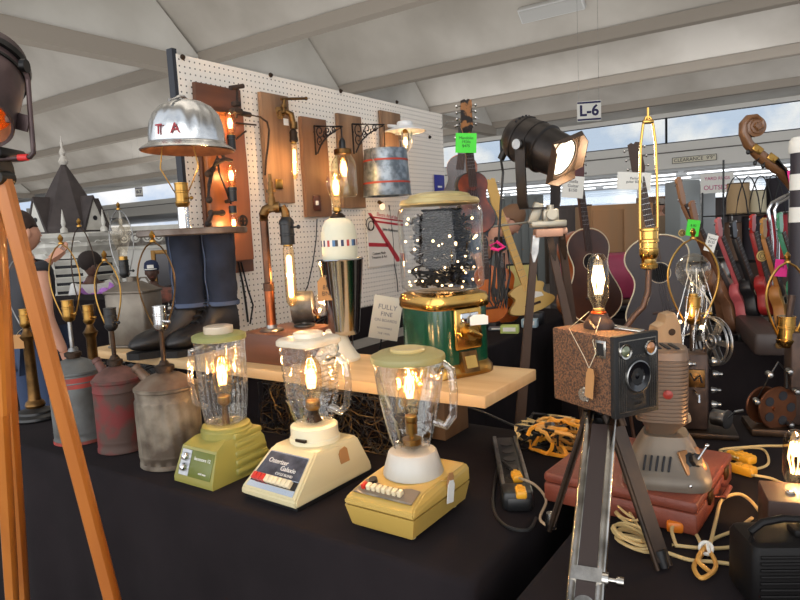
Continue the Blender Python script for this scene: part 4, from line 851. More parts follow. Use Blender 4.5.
q = MB(TR(0, -.0868, .068) @ RX(PI/2)); q.lathe([(.0275, 0), (.029, .002), (.029, .004), (.0272, .005), (.0265, .001)], n=40, cap=False); q.build('lens_ring', M_steel, fp)
q = MB(TR(0, -.0866, .068) @ RX(PI/2)); q.lathe([(.0265, .0), (.0265, .004), (.016, .0025), (.014, -.001), (.001, .001)], n=36); q.build('lens', mat('dark_lens', (10,10,14), .08, 0, coat=1.), fp)
for sx in (-1, 1):
    q = MB(TR(sx*.030, -.0868, .116) @ RX(PI/2)); q.lathe([(.0125, 0), (.014, .002), (.013, .005), (.010, .004)], n=28, cap=False); o_ = q.build('viewfinder_ring', M_chromel, fp)
    q = MB(TR(sx*.030, -.0868, .116) @ RX(PI/2)); q.lathe([(.011, .001), (.011, .003), (.006, .006), (.001, .007)], n=24); q.build('viewfinder_lens', mat('amber_lens', (170,110,60), .15, .3, coat=1.) if sx > 0 else mat('green_lens', (110,116,90), .12, .3, coat=1.), o_)
for s_, sz, z in (('BROWNIE', .0085, .104), ('TARGET', .0085, .030), ('SIX-20', .007, .020)): text(s_, sz, TR(0, -.0876, z) @ FRONT, M_chromel, fp)
q = MB(TR(-.0505, -.052, .118)); q.box((0, 0, 0), (.004, .026, .032), bev=.001); vf = q.build('side_viewfinder', M_chromel, tc_)
q = MB(TR(-.0530, -.052, .118)); q.box((0, 0, 0), (.001, .016, .022)); q.build('viewfinder_glass', mat('dark_lens'), vf)
q = MB(TR(-.0505, -.012, .028) @ RY(-PI/2)); q.lathe([(.013, 0), (.014, .004), (.012, .007), (.006, .007), (.005, .009), (.001, .009)], n=28, rf=lambda a, z: 1+.03*math.cos(18*a)); q.build('winding_knob', M_chromel, tc_)
q = MB(); q.tube([(-.030, -.02, .148), (-.025, .0, .156), (-.01, .02, .158), (.01, .02, .156)], .003); q.loft([[(x*s_+.005, y*s_*1.3+.01, z) for x, y in [(.024*math.cos(2*PI*k/20), .024*math.sin(2*PI*k/20)) for k in range(20)]] for s_, z in ((1., .142), (1.02, .150), (.85, .158), (.62, .166), (.60, .170))]); q.build('bulb_base', mat('dark_brown_wood', (58,38,28), .6), tc_)
q = MB(); q.box((.02, -.05, .145), (.018, .05, .004), (.05, 0, .3), .001); q.box((.03, .0, .145), (.012, .07, .004), (0, 0, -.1), .001); q.build('carry_strap', M_chromel, tc_)
bulb(tc_, (.005, .010, .174), 'fat', s=.86, power=2.8, fil=M_fil_w)
q = MB(); q.lathe([(.0135, 0), (.0145, .006), (.011, .010)], c=(.005, .01, .166), n=16); q.build('copper_collar', mat('glowing_copper', (200,90,40), .35, .9), tc_)
tag_card(tc_, (-.062, -.035, .055), .020, .055, M_kraft, (0, .12, -PI/2), name='kraft_tag', string=[(-.0, .03, .172), (-.05, .03, .145), (-.060, -.02, .10), (-.062, -.034, .082), (-.056, -.045, .11), (-.053, -.035, .13), (-.01, -.01, .165)])
# tripod
HT = p - Vector((0, 0, .0)); tr = thing('chrome_tripod', 'old chrome and dark wood tripod holding the brown box camera', 'tripod', (HT.x, HT.y, TZ+.004))
th = HT.z - TZ - .006
q = MB(); q.lathe([(.022, th-.035), (.026, th-.032), (.026, th-.02), (.016, th-.016), (.016, th-.004), (.034, th-.003), (.034, th)], n=28); q.build('tripod_head', mat('black_metal', (26,25,25), .35, .6), tr)
def legto(ftw, w, mcore, medge, name, sep, flat=True, knob=False):
    f = Vector(ftw) - Vector((HT.x, HT.y, TZ+.004)); top = Vector((0, 0, th-.018)); d = (f - top); hd = Vector((d.x, d.y, 0)).normalized(); sd = hd.cross(Vector((0, 0, 1))); top = top + hd*.026; L = (f-top).length; dn = (f-top).normalized()
    q = MB(); nrm = sd.cross(dn)
    R = []
    for P0 in (top + dn*.02, f - dn*.012):
        R.append([P0 + sd*a*w/2 + nrm*b_*.006 for a, b_ in ((-1,-1),(1,-1),(1,1),(-1,1))])
    q.loft(R); lg = q.build(name, mcore, tr)
    for s_ in (-1, 1):
        q = MB(); q.cyl(top + sd*s_*sep + dn*.0, f + sd*s_*sep - dn*.0, .0085 if medge is M_chromel else .0045, n=12); q.cyl(top + sd*s_*sep - dn*.006, top + sd*s_*sep + dn*.022, .0085, n=12); q.build('leg_rod', medge, lg)
    return top, dn, sd, nrm, L, lg
top, dn, sd, nrm, L, lg = legto(onz(580, 655, TZ+.004), .028, mat('dark_leg_wood', (50,38,34), .5), M_chromel, 'leg', .020)
if sd.dot(RT) < 0: sd = -sd
tt = top + dn*(L*.70)
q = MB(); R = [[P0 + sd*a*.023 + nrm*b_*.011 for a, b_ in ((-1,-1),(1,-1),(1,1),(-1,1))] for P0 in (tt, tt + dn*.022)]; q.loft(R)
q.cyl(tt + dn*.011 + sd*.02, tt + dn*.011 + sd*.032, .011, n=14); q.cyl(tt + dn*.011 + sd*.03, tt + dn*.011 + sd*.046, .004, n=10); q.cyl(tt + dn*.011 + sd*.044, tt + dn*.011 + sd*.054, .007, n=12); q.build('clamp_bracket', M_chromel, lg)
q = MB(); q.cyl(tt + dn*.060 - nrm*.006, tt + dn*.060 + nrm*.008, .017, n=20); q.cyl(tt + dn*.060 - nrm*.010, tt + dn*.060 + nrm*.012, .005, n=12); q.build('leg_joint', M_chromel, lg)
M_legw = mat('brown_leg_wood', (74,56,42), .45, .1, (50,38,30), scale=12)
a = legto(onz(551, 528, TZ+.006), .028, M_legw, M_bronze, 'leg', .0145); q = MB(); q.lathe([(.010, -.012), (.012, 0), (.009, .02)], c=a[0]+a[1]*a[4]+Vector((0,0,.012)), n=14); q.build('leg_foot', M_chromel, a[5])
a = legto(onz(664, 568, TZ+.006), .030, M_legw, M_bronze, 'leg', .0155); q = MB(); q.cyl(a[0]+a[1]*(a[4]-.03), a[0]+a[1]*a[4], .014, .009, 14); q.build('leg_foot', M_black, a[5])
# gooseneck brass lamp behind the camera
p = onz(628, 470, TZ+.004)
tg = thing('brass_harp_lamp', 'tall brass harp lamp on a curved dark pipe behind the box camera', 'lamp', (p.x, p.y+.08, TZ+.004)); g0 = Vector(tg.location)
D0 = (g0 - EP).dot(FW); AT = lambda x, y, d=0: at(x, y, D0 + d) - g0
q = MB(); q.lathe([(.06, 0), (.062, .006), (.05, .014), (.02, .018), (.010, .022)], n=32); q.build('base', M_bronze, tg)
q = MB(); q.tube([Vector((0, 0, .015)), AT(628, 400), AT(626, 345), AT(627, 326), AT(634, 316), AT(643, 307), AT(648, 292), AT(649, 268)], .0075, n=12); q.build('curved_pipe', mat('brown_pipe', (88,66,54), .4, .7), tg)
so = AT(649, 268); q = MB(); q.lathe([(.010, -.004), (.020, 0), (.021, .010), (.016, .014), (.014, .022), (.020, .026), (.023, .034), (.023, .048), (.021, .05), (.021, .062), (.024, .064), (.024, .070), (.020, .072), (.020, .090), (.024, .092), (.024, .097), (.018, .10)], c=so, n=28); q.build('socket', M_gold, tg)
q = MB(); s0 = .03
for s_ in (-1, 1): q.tube([so + RT*s_*x + Vector((0, 0, z)) for x, z in ((.015, .01), (.020, .05), (.0215, .12), (.021, .2), (.018, .30), (.012, .345), (.005, .362), (0, .364))], .0034, n=8)
q.build('harp', M_gold, tg)
q = MB(); q.box(so + Vector((0, 0, .352)), (.026, .012, .010), (0, 0, CAMZ), .003); q.cyl(so + Vector((0, 0, .35)), so + Vector((0, 0, .385)), .003, n=8); q.build('finial', M_gold, tg)
# ================================================================== STAGE LIGHT ON WOODEN TRIPOD
cs = at(548, 236, 2.4)
ts = thing('wooden_tripod', 'dark brown wooden tripod carrying the black stage light, standing behind the tables', 'tripod', (cs.x, cs.y, 0)); zt = cs.z
M_dkw = wood('dark_tripod_wood', (84,62,48), (58,42,32), .6, 12, (1,1,.15))
for k, (fx, (dr, df)) in enumerate(((-.048, (-.20, -.03)), (.005, (.25, -.06)), (.05, (.26, .28)))):
    top = RT*fx + Vector((0, 0, zt-.01)); ft = RT*dr + FW*df + Vector((0, 0, .0))
    d = (ft-top).normalized(); sd = RT
    q = MB(); R = [[P0 + sd*a*w + FW*b_*.010 for a, b_ in ((-1,-1),(1,-1),(1,1),(-1,1))] for P0, w in ((top, .012), (top*.5+ft*.5, .018), (ft + Vector((0, 0, .01)), .013))]; q.loft(R); lg = q.build('leg', M_dkw, ts)
    q = MB(); R = [[P0 + sd*a*w + FW*b_*.0125 for a, b_ in ((-1,-1),(1,-1),(1,1),(-1,1))] for P0, w in ((top - d*.015, .012), (top + d*.05, .013), (top + d*.085, .003))]; q.loft(R); q.cyl(top - FW*.016, top + FW*.016, .006, n=10); q.build('metal_hinge', M_steel if k == 0 else M_bronze, lg)
q = MB(); q.cyl(RT*-.05 + Vector((0, 0, zt+.015)), RT*.07 + Vector((0, 0, zt+.015)), .014, n=16); q.box(Vector((0, 0, zt+.012)), (.10, .06, .03), (0, 0, CAMZ), .004); q.build('tripod_head', mat('pinkish_wood', (176,134,112), .5), ts)
q = MB(RZ(CAMZ)); q.box((0, 0, zt+.045), (.13, .05, .025), bev=.004); q.box((.01, 0, zt+.075), (.06, .03, .05), bev=.006); q.cyl((.01, -.03, zt+.08), (.01, .03, zt+.08), .020, n=18); q.box((-.045, .0, zt+.085), (.035, .02, .085), (0, .35, 0), .004); q.cyl((.01, 0, zt+.09), (.01, 0, zt+.115), .014, n=12); q.cyl((-.2, .01, zt+.045), (.0, .01, zt+.06), .004, n=8); q.build('pan_bracket', mat('ivory_metal', (156,150,136), .35, .6), ts)
pc = at(538, 146, 2.4); M_can = mat('black_stage_paint', (52,46,42), .38, .55, (36,32,30), scale=16)
tl = thing('stage_light', 'black theatre spotlight with glowing lens on the wooden tripod', 'spotlight', pc, sc=1.0); 
ax = (RT*.62 - FW*.66 + Vector((0, 0, -.46))).normalized(); Q = ax.to_track_quat('Z', 'Y').to_matrix().to_4x4() @ Matrix.Scale(.88, 4)
q = MB(Q); q.lathe([(.001, -.165), (.04, -.160), (.075, -.140), (.092, -.11), (.098, -.08), (.098, .03), (.102, .032), (.102, .04), (.094, .045), (.088, .13), (.090, .132), (.090, .142)], n=48, cap=False); hs = q.build('housing', M_can, tl)
q = MB(Q); 
for z in (-.085, -.02): q.lathe([(.0985, z), (.1010, z+.001), (.1010, z+.009), (.0985, z+.01)], n=48, cap=False)
q.build('rolled_rib', M_can, hs)
q = MB(Q)
for k in range(9): a = .6+k*.22; q.sph((.094*math.cos(a), .094*math.sin(a), -.10), .006, 8, 6)
o_ = q.build('vent_hole', M_ink, hs); o_['kind'] = 'stuff'
q = MB(Q); q.lathe([(.077, .120), (.073, .130), (.05, .140), (.001, .144)], n=40); q.build('lens', emis('lit_lens', (1., .88, .68), 5.5), tl)
q = MB(Q @ RZ(.35)); s_ = .090
outer = [(-s_, -s_), (s_, -s_), (s_, s_), (-s_, s_)]; n4 = 40
def sqp(a, r): m = max(abs(math.cos(a)), abs(math.sin(a))); return (r*math.cos(a)/m, r*math.sin(a)/m)
q.loft([[Vector((*sqp(2*PI*k/n4, s_), z)) for k in range(n4)] for z in (.135, .139)] + [[Vector((.078*math.cos(2*PI*k/n4), .078*math.sin(2*PI*k/n4), z)) for k in range(n4)] for z in (.139, .135)], loop=True); q.build('gel_frame', mat('rust_brown_steel', (84,64,50), .5, .5, (62,48,40), scale=20), tl)
for k in range(4):
    q = MB(Q @ RZ(.35 + k*PI/2)); q.loft([[(-.09, s_-.004, .138), (.09, s_-.004, .138), (.09, s_, .138), (-.09, s_, .138)], [(-.055, s_+.004, .172), (.055, s_+.004, .172), (.055, s_+.008, .172), (-.055, s_+.008, .172)]]); q.build('filter_clip', MATS['rust_brown_steel'], tl)
yb = at(541, 208, 2.4) - pc; sdir = ax.cross(Vector((0, 0, 1))).normalized()
q = MB()
def strap(pts, w, th_): 
    R = []
    for i, P0 in enumerate(pts):
        R.append([P0 + wv*a*w/2 + nv*b_*th_/2 for (wv, nv) in [(FW.cross(Vector((0,0,1))).normalized() if False else ax_h, sdir)] for a, b_ in ((-1,-1),(1,-1),(1,1),(-1,1))])
    return R
ax_h = Vector((ax.x, ax.y, 0)).normalized()
for s_ in (-1, 1):
    e = sdir*s_*.112; q.loft(strap([e + Vector((0, 0, .02)), e + Vector((0, 0, -.08)), e*.95 + Vector((0, 0, yb.z+.02)), e*.85 + Vector((0, 0, yb.z))], .042, .006))
q.loft([[P0 + ax_h*a*.021 + Vector((0, 0, b_*.003)) for a, b_ in ((-1,-1),(1,-1),(1,1),(-1,1))] for P0 in (sdir*-.098 + Vector((0, 0, yb.z)), sdir*.098 + Vector((0, 0, yb.z)))])
q.build('yoke', M_can, tl)
for s_ in (-1, 1): q = MB(); q.cyl(sdir*s_*.10, sdir*s_*.125, .012, n=12); q.cyl(sdir*s_*.125, sdir*s_*.135, .018, n=14); q.build('pivot_bolt', M_steel, tl)
q = MB(); bk_ = Q @ Vector((0, -.05, -.15)); q.cyl(bk_, bk_ + Vector((-.03, 0, -.05)), .014, n=12); A2 = lambda x, y: at(x, y, 2.4) - pc
q.tube([bk_ + Vector((-.03, 0, -.05)), A2(503, 172), A2(501, 200), A2(499, 235), A2(496, 262), A2(492, 290), A2(496, 306), A2(503, 296), A2(498, 262), A2(495, 245)], .0045, n=6)
q.build('lamp_cord', M_cordb, tl)
q = MB(); 
for k in range(5): q.tube([A2(492+k*4, 250 + (k % 2)*3), A2(490+k*5, 275), A2(489+k*4, 300), A2(494+k*3, 308), A2(499+k*2, 298), A2(497, 255)], .0042, n=6)
q.build('coiled_cord', M_cordb, tl); q = MB(); q.tube([A2(490, 246), A2(497, 242), A2(504, 247), A2(498, 250), A2(491, 248)], .007, n=6); q.build('pink_tie', mat('hot_pink', (232,48,132), .6), tl)
lamp(tl, ax*.17, 3.0, (1., .85, .6), .05)
# ================================================================== LEFT FOREGROUND: TRIPOD FLOOR LAMP AND STUDIO LIGHT
la = Vector((-1.30, .56, 1.53)); M_ow = wood('amber_tripod_wood', (196,120,44), (160,88,28), .4, 8, (1,1,.1), .1, .25)
tp = thing('wooden_tripod', 'amber wooden tripod standing on the floor left of the black table', 'tripod', (la.x, la.y, 0))
apx = at(2, 178, 1.20); low = at(112, 600, 1.30); d = (low-apx); k_ = apx.z/(apx.z-low.z); ft = apx + d*k_
a2 = at(-6, 185, 1.25); l2 = at(24, 600, 1.62); f2 = a2 + (l2-a2)*(a2.z/(a2.z-l2.z))
a3 = at(-12, 185, 1.20); l3 = at(15, 600, 1.5); f3 = a3 + (l3-a3)*(a3.z/(a3.z-l3.z)) + Vector((-.02, 0, 0))
def plankleg(A, B, w, th_, nm='leg'):
    A = A - Vector(tp.location); B = B - Vector(tp.location); dn = (B-A).normalized(); sd = RT - dn*RT.dot(dn); sd.normalize(); nr = dn.cross(sd)
    q = MB(); prof = [(-1,-.6),(-.7,-1),(.7,-1),(1,-.6),(1,.6),(.7,1),(-.7,1),(-1,.6)]
    q.loft([[P0 + sd*a*w*f/2 + nr*b_*th_/2 for a, b_ in prof] for P0, f in ((A, .9), (A+dn*.02, 1.), (A+(B-A)*.6, 1.05), (B-dn*.005, .8))]); return q.build(nm, M_ow, tp)
l_ = plankleg(apx, ft + Vector((0,0,.012)), .029, .026); q = MB(); v0 = apx - Vector(tp.location); q.cyl(v0+FW*-.022, v0+FW*.022, .014, n=16); q.build('pivot_bolt', mat('black_metal'), l_)
plankleg(a2, f2 + Vector((0,0,.012)), .026, .026); plankleg(a3, f3 + Vector((0,0,.012)), .026, .026)
plankleg(at(-14, 190, 1.24), at(2, 415, 1.32), .04, .03, 'upper_brace')
q = MB(); v0 = at(-16, 172, 1.22) - Vector(tp.location); q.cyl(v0 - RT*.05, v0 + RT*.04, .03, n=20); q.box(v0+Vector((0,0,.03)), (.12, .08, .02), (0, 0, CAMZ), .004); q.build('tripod_head', mat('black_metal'), tp)
pl = at(-21, 88, 1.2); tn = thing('studio_light', 'large dark studio spotlight glowing orange inside at the top left edge of the view', 'spotlight', pl)
ax = (RT*.12 - FW*.62 + Vector((0, 0, -.78))).normalized(); Q = ax.to_track_quat('Z', 'Y').to_matrix().to_4x4(); M_can2 = mat('worn_purple_black_paint', (98,78,76), .45, .4, (50,40,42), scale=10)
q = MB(Q); q.lathe([(.001, -.115), (.04, -.112), (.066, -.09), (.070, -.06), (.070, .03), (.066, .06), (.068, .085), (.066, .088), (.062, .085), (.060, .05), (.058, -.06)], n=48, cap=False); hs = q.build('housing', M_can2, tn)
q = MB(Q); q.lathe([(.069, -.065), (.076, -.064), (.076, -.050), (.069, -.049)], n=48, cap=False); q.lathe([(.069, -.035), (.073, -.034), (.073, -.028), (.069, -.027)], n=48, cap=False); q.build('clamp_band', mat('black_metal'), hs)
q = MB(Q); q.lathe([(.001, -.03), (.04, -.02), (.056, .01), (.060, .05)], n=40, cap=False); q.build('copper_reflector', mat('copper_reflector', (226,150,80), .25, 1.), tn)
bulb(tn, (Q @ Vector((0, 0, -.02))), 'mini', Q, 1.0, 1.0)
A3 = lambda x, y, d=0: at(x, y, 1.2+d) - pl
q = MB(); q.box(A3(21, 122), (.030, .004, .030), (0, .3, CAMZ), .001); q.box(A3(12, 119), (.02, .01, .012), (0, 0, CAMZ)); q.build('filter_clip', M_can2, tn)
q = MB(); q.tube([A3(24, 66), A3(28, 80), A3(30, 110), A3(33, 145), A3(33.5, 153), A3(30, 157), A3(22, 157.5), A3(0, 159), A3(-30, 162)], .0045, n=10); yk = q.build('yoke_bar', M_can2, tn)
q = MB(); q.cyl(A3(18.5, 157.6), A3(28, 157.3), .0062, n=10); q.build('red_tape', mat('red_tape', (196,40,40), .5), yk)
q = MB(); q.cyl(A3(22, 66), A3(27, 66), .012, n=14); q.build('yoke_knob', mat('black_metal'), tn)
q = MB(); q.cyl(A3(-20, 161), A3(-18, 176), .012, n=12); q.build('mount_stud', M_steel, tn)
# ================================================================== RED CASE, PROJECTORS
M_case = mat('brick_red_leatherette', (138,70,50), .5, 0, (112,54,40), scale=10, bump=.3, bscale=260)
t = thing('red_case', 'brick red leatherette carrying case lying flat under the grey slide projector', 'case', (-.362, 1.435, TZ+.004), -.06)
hw, hd = .158, .16
q = MB(); q.box((0, 0, .022), (2*hw, 2*hd, .044), bev=.006); q.build('case_bottom', M_case, t)
q = MB(); q.box((0, 0, .0555), (2*hw, 2*hd, .023), bev=.007); q.build('case_lid', M_case, t)
for y in (-.06, .09): q = MB(); q.box((hw+.002, y, .044), (.006, .028, .026), bev=.001); q.build('latch', M_brass_old, t)
q = MB(); q.tube([(hw+.002, -.02, .03), (hw+.018, -.015, .03), (hw+.018, .045, .03), (hw+.002, .05, .03)], .005, n=8); q.build('carry_handle', M_case, t)
q = MB(); q.box((-.05, -hd-.003, .044), (.03, .006, .028), bev=.001); q.build('latch', M_brass_old, t)
CZ = TZ+.004+.067
# grey slide projector base with ribbed lamp house
pj = onz(656, 492, CZ); t = thing('slide_projector', 'grey slide projector with ribbed upright body and vented base on the red case', 'projector', (pj.x, pj.y+.085, CZ+.001), math.radians(14), sc=.94)
M_pg = mat('warm_grey_enamel', (124,113,99), .45, .2, (104,94,82), scale=8)
q = MB()
def rr(w, d, z, cx=0, cy=0, p_=4, n=36): return [(cx + w*abs(math.cos(a))**(2/p_)*(1 if math.cos(a) >= 0 else -1), cy + d*abs(math.sin(a))**(2/p_)*(1 if math.sin(a) >= 0 else -1), z) for a in (2*PI*k/n for k in range(n))]
q.loft([rr(.090, .085, .0), rr(.092, .087, .010), rr(.090, .085, .022), rr(.082, .078, .03), rr(.062, .058, .075, .0, .01), rr(.048, .048, .098, 0, .012), rr(.046, .046, .102, 0, .012)]); q.build('base_housing', M_pg, t)
for k in range(5):
    a_ = TR(-.044+k*.0125, -.0625, .052) @ RX(-.52) @ RY(.15); q = MB(a_); q.box((0, -.004, 0), (.0045, .006, .034), bev=.002); q.build('vent_slot', M_ink, t)
Mk = TR(.050, -.043, .056) @ RZ(.80) @ RX(-.50)
q = MB(Mk); q.box((0, -.002, 0), (.06, .006, .052), bev=.004); dl = q.build('dial_plate', mat('bronze_dial_plate', (172,124,82), .35, .7), t)
q = MB(Mk @ RX(PI/2)); q.lathe([(.02, .003), (.02, .006), (.014, .008), (.013, .018), (.001, .019)], n=24, rf=lambda a, z: 1+.08*math.cos(8*a)); q.build('dial_knob', M_black, dl)
q = MB(Mk @ RX(PI/2)); q.cyl((.0, .0, .018), (.024, .02, .03), .003, n=8); q.sph((.026, .022, .032), .005, 8, 6); q.build('lever', M_chrome, dl)
for sx in (-.055, .045): q = MB(TR(sx, -.088, .018) @ RX(PI/2)); q.lathe([(.004, 0), (.003, .003), (.001, .004)], n=10); q.build('screw', M_chrome, t)
q = MB()
rings = []; z = .106; rings += [rr(.030, .035, .100, -.008, .02), rr(.034, .040, .112, -.008, .02), rr(.053, .055, .135, -.0, .02)]
for k in range(16):
    z = .135+k*.0085; w = .054+.0001*k; rings += [rr(w, w*1.1, z, -.008, .02), rr(w, w*1.1, z+.0050, -.008, .02), rr(w-.0022, w*1.1-.0022, z+.0055, -.008, .02), rr(w-.0022, w*1.1-.0022, z+.0080, -.008, .02)]
rings += [rr(.056, .060, .272, -.008, .02), rr(.054, .058, .288, -.008, .02), rr(.048, .052, .292, -.008, .02)]
q.loft(rings); q.build('ribbed_lamp_house', mat('taupe_metal', (122,101,84), .42, .4), t, ang=30)
for k in range(4): q = MB(); q.box((-.036+k*.018, .02, .2935), (.008, .06, .003), (0, 0, .25)); q.build('top_vent', M_ink, t)
q = MB(TR(.004, -.0415, .20) @ RX(PI/2)); q.lathe([(.010, 0), (.010, .003), (.004, .005)], n=18); q.build('red_badge', mat('badge_red', (150,50,40), .4), t)
# tan carved wooden block behind it
p = at(664, 343, 1.68); t = thing('wooden_form', 'tan rounded wooden form standing behind the ribbed projector', 'wood form', (p.x, p.y, TZ+.004), CAMZ, sc=.93)
hh = at(668, 303, 1.68).z - TZ
q = MB(); q.prism([(-.045, 0), (.04, 0), (.045, hh*.6), (.035, hh*.92), (.02, hh), (-.005, hh*.985), (-.012, hh*.93), (-.03, hh*.9), (-.042, hh*.75)], -.03, .03, FRONT, bev=.006); q.build('form_body', wood('tan_form_wood', (170,140,104), (136,106,76), .6), t)
q = MB(); q.cyl((.01, -.031, hh*.86), (.01, .031, hh*.86), .010, n=14); q.build('dowel', M_bronze, t)
# film projector lamp with reel
def reel(par, c, R, m, Q, spokes=6, name='film_reel'):
    q = MB(TR(*c) @ Q)
    for z in (-.007, .007):
        q.torus((0, 0, z), R, .0022, 40, 6); q.torus((0, 0, z), R*.93, .0012, 40, 5); q.torus((0, 0, z), R*.30, .003, 24, 6)
        for k in range(spokes):
            a = 2*PI*k/spokes; q.prism([(R*.25*math.cos(a-.35), R*.25*math.sin(a-.35)), (R*.97*math.cos(a-.12), R*.97*math.sin(a-.12)), (R*.97*math.cos(a+.12), R*.97*math.sin(a+.12)), (R*.25*math.cos(a+.35), R*.25*math.sin(a+.35))], z-.0006, z+.0006)
    q.cyl((0, 0, -.009), (0, 0, .009), R*.22, n=20)
    o = q.build(name, m, par); q = MB(TR(*c) @ Q); q.cyl((0, 0, -.012), (0, 0, .012), R*.09, n=16); q.build('hub', M_chrome, o); return o
p = onz(704, 432, TZ+.004); DP = (p - EP).dot(FW)
t = thing('film_projector_lamp', 'brown vintage film projector with open steel reel, harp and clear bulbs behind the grey projector', 'projector', (p.x, p.y, TZ+.004), CAMZ - .35)
Mi = Matrix.Rotation(-(CAMZ-.35), 4, 'Z'); B6 = lambda x, y, d=0: Mi @ (at(x, y, DP+d) - p)
q = MB(); q.box((0, 0, .008), (.16, .13, .016), bev=.003); q.build('base_plate', M_bronze, t)
M_pb = mat('brown_crackle', (70,54,46), .5, .4, (50,38,34), scale=40)
q = MB(); q.box((-.03, .0, .125), (.075, .085, .215), bev=.008); q.build('mechanism_case', M_pb, t)
q = MB(); q.box((-.025, -.046, .165), (.045, .006, .05), bev=.002); gp = q.build('gate_plate', M_brass_old, t)
q = MB(); q.tube([(-.04, -.05, .18), (-.03, -.052, .16), (-.015, -.052, .175), (-.01, -.052, .155)], .003); q.build('plate_lettering', M_ink, gp)
for x, y, z, r_ in ((.015, -.03, .21, .012), (.018, -.03, .175, .010), (.014, -.03, .13, .008), (.015, -.03, .09, .009), (-.05, -.045, .205, .010)):
    q = MB(TR(x, y, z) @ RY(PI/2)); q.lathe([(r_, 0), (r_*1.1, .004), (r_*.8, .014), (r_*.5, .016), (r_*.5, .024), (.001, .026)], n=16); q.build('sprocket', M_steel, t)
q = MB(); q.cyl((.02, -.03, .055), (.05, -.05, .055), .022, .022, 20); q.cyl((.05, -.05, .055), (.054, -.053, .055), .026, n=14); q.tube([(.05, -.05, .055), (.07, -.06, .08), (.09, -.06, .085)], .004); q.build('lens_barrel', M_steel, t)
q = MB(); q.cyl((-.03, -.045, .13), (-.02, -.07, .125), .004, n=8); q.cyl((-.02, -.07, .125), (-.02, -.075, .105), .004, n=8); q.build('chrome_lever', M_chrome, t)
rc = B6(713, 341, -.02); q = MB(); q.cyl((-.01, .0, .22), (rc.x, rc.y+.012, rc.z), .006, n=8); q.build('reel_arm', M_pb, t)
reel(t, rc, .066, mat('reel_steel', (142,142,142), .3, .9), RX(PI/2) @ RY(-1.0))
so = B6(693, 322, .03); q = MB(); q.cyl((-.03, 0, .22), so, .008, n=10); q.build('lamp_pipe', M_bronze, t); socket(t, so, M_brass, 1.2)
bulb(t, so + Vector((0, 0, .075)), 'round', lit=False, glass=M_bulbg, s=1.0)
ht_ = (B6(697, 238, .03) - so); harp(t, so + Vector((0, 0, .0)), .13, ht_.z, M_brass, 0, r=.003)
q = MB()
for k in range(7):
    x0 = 676+k*5; q.tube([B6(x0, 400-k*3, .02), B6(x0-2+k, 370, .0), B6(x0+(3 if k % 2 else -4), 335, -.01), B6(x0+6, 300, .02), B6(690+k*2, 268+(k % 3)*6, .03), B6(700+k, 285, .04), B6(684+k*3, 330, .03)], .0016, n=5)
o_ = q.build('clear_tubing', thin_glass('clear_vinyl', (.95, .93, .9), .8, .2, .08), t); o_['kind'] = 'stuff'
lamp(t, so + Vector((-.02, -.05, .03)), .25); q = MB(); q.sph(so + Vector((.02, -.03, -.01)), .006, 8, 6); q.sph(so + Vector((-.035, -.03, .005)), .005, 8, 6); q.build('fairy_lights', MATS['fairy_light'], t)
# right: bronze projector with reel and belt
p = onz(778, 430, TZ+.004); DP2 = (p - EP).dot(FW)
t = thing('film_projector_lamp', 'dark bronze film projector with brown reel, belt and brass harp lamp at right edge', 'projector', (p.x, p.y, TZ+.004), CAMZ - .3)
Mi2 = Matrix.Rotation(-(CAMZ-.3), 4, 'Z'); B7 = lambda x, y, d=0: Mi2 @ (at(x, y, DP2+d) - p)
q = MB(); q.box((.02, 0, .010), (.20, .13, .02), bev=.003); q.build('base_plate', M_bronze, t)
q = MB(); q.box((.055, .02, .15), (.06, .07, .26), bev=.006); q.build('mechanism_case', M_pb, t)
q = MB(); q.tube([(.02, .0, .02), (.03, 0, .12), (.04, 0, .22), (.02, 0, .30), (.03, 0, .38)], .009, n=8); q.build('support_arm', M_pb, t)
M_rb = mat('bronze_reel', (124,78,52), .4, .8, (88,54,38), scale=14)
rc = B7(778, 408, -.03); q = MB(TR(*rc) @ RZ(.45) @ RX(PI/2)); q.lathe([(.010, -.004), (.058, -.004), (.060, 0), (.058, .004), (.010, .004)], n=40)
wh = q.build('wheel', M_rb, t)
for k in range(5): a = 2*PI*k/5; q = MB(TR(*rc) @ RZ(.45) @ RX(PI/2)); q.cyl((.036*math.cos(a), .036*math.sin(a), -.0055), (.036*math.cos(a), .036*math.sin(a), .0055), .013, n=16); q.build('wheel_hole', M_ink, wh)
q = MB(TR(*(rc + Vector((-.03, .03, 0)))) @ RZ(.45) @ RX(PI/2)); q.lathe([(.010, -.004), (.050, -.004), (.053, 0), (.050, .004), (.010, .004)], n=40); q.cyl((0, 0, -.02), (0, 0, .05), .006, n=10); q.build('wheel', M_rb, t)
q = MB(); q.tube([rc + Vector((-.055, .01, .01)), B7(772, 372), B7(778, 362), B7(787, 372), rc + Vector((.02, .0, .055))], .003); q.build('drive_belt', M_black, t)
for x, y in ((757, 402), (770, 375), (790, 372), (797, 392), (791, 425)): q = MB(TR(*B7(x, y, -.05)) @ RX(PI/2)); q.lathe([(.008, -.02), (.009, 0), (.006, .008), (.001, .009)], n=14); q.build('thumb_screw', M_steel, t)
so = B7(786, 345, 0); q = MB(); q.tube([(.03, 0, .30), so], .008, n=8); q.build('lamp_pipe', M_bronze, t); socket(t, so, M_gold, 1.35, name='brass_socket')
harp(t, so + Vector((0, 0, .02)), .10, (B7(787, 262) - so).z - .02, M_brass, 0, r=.0035)
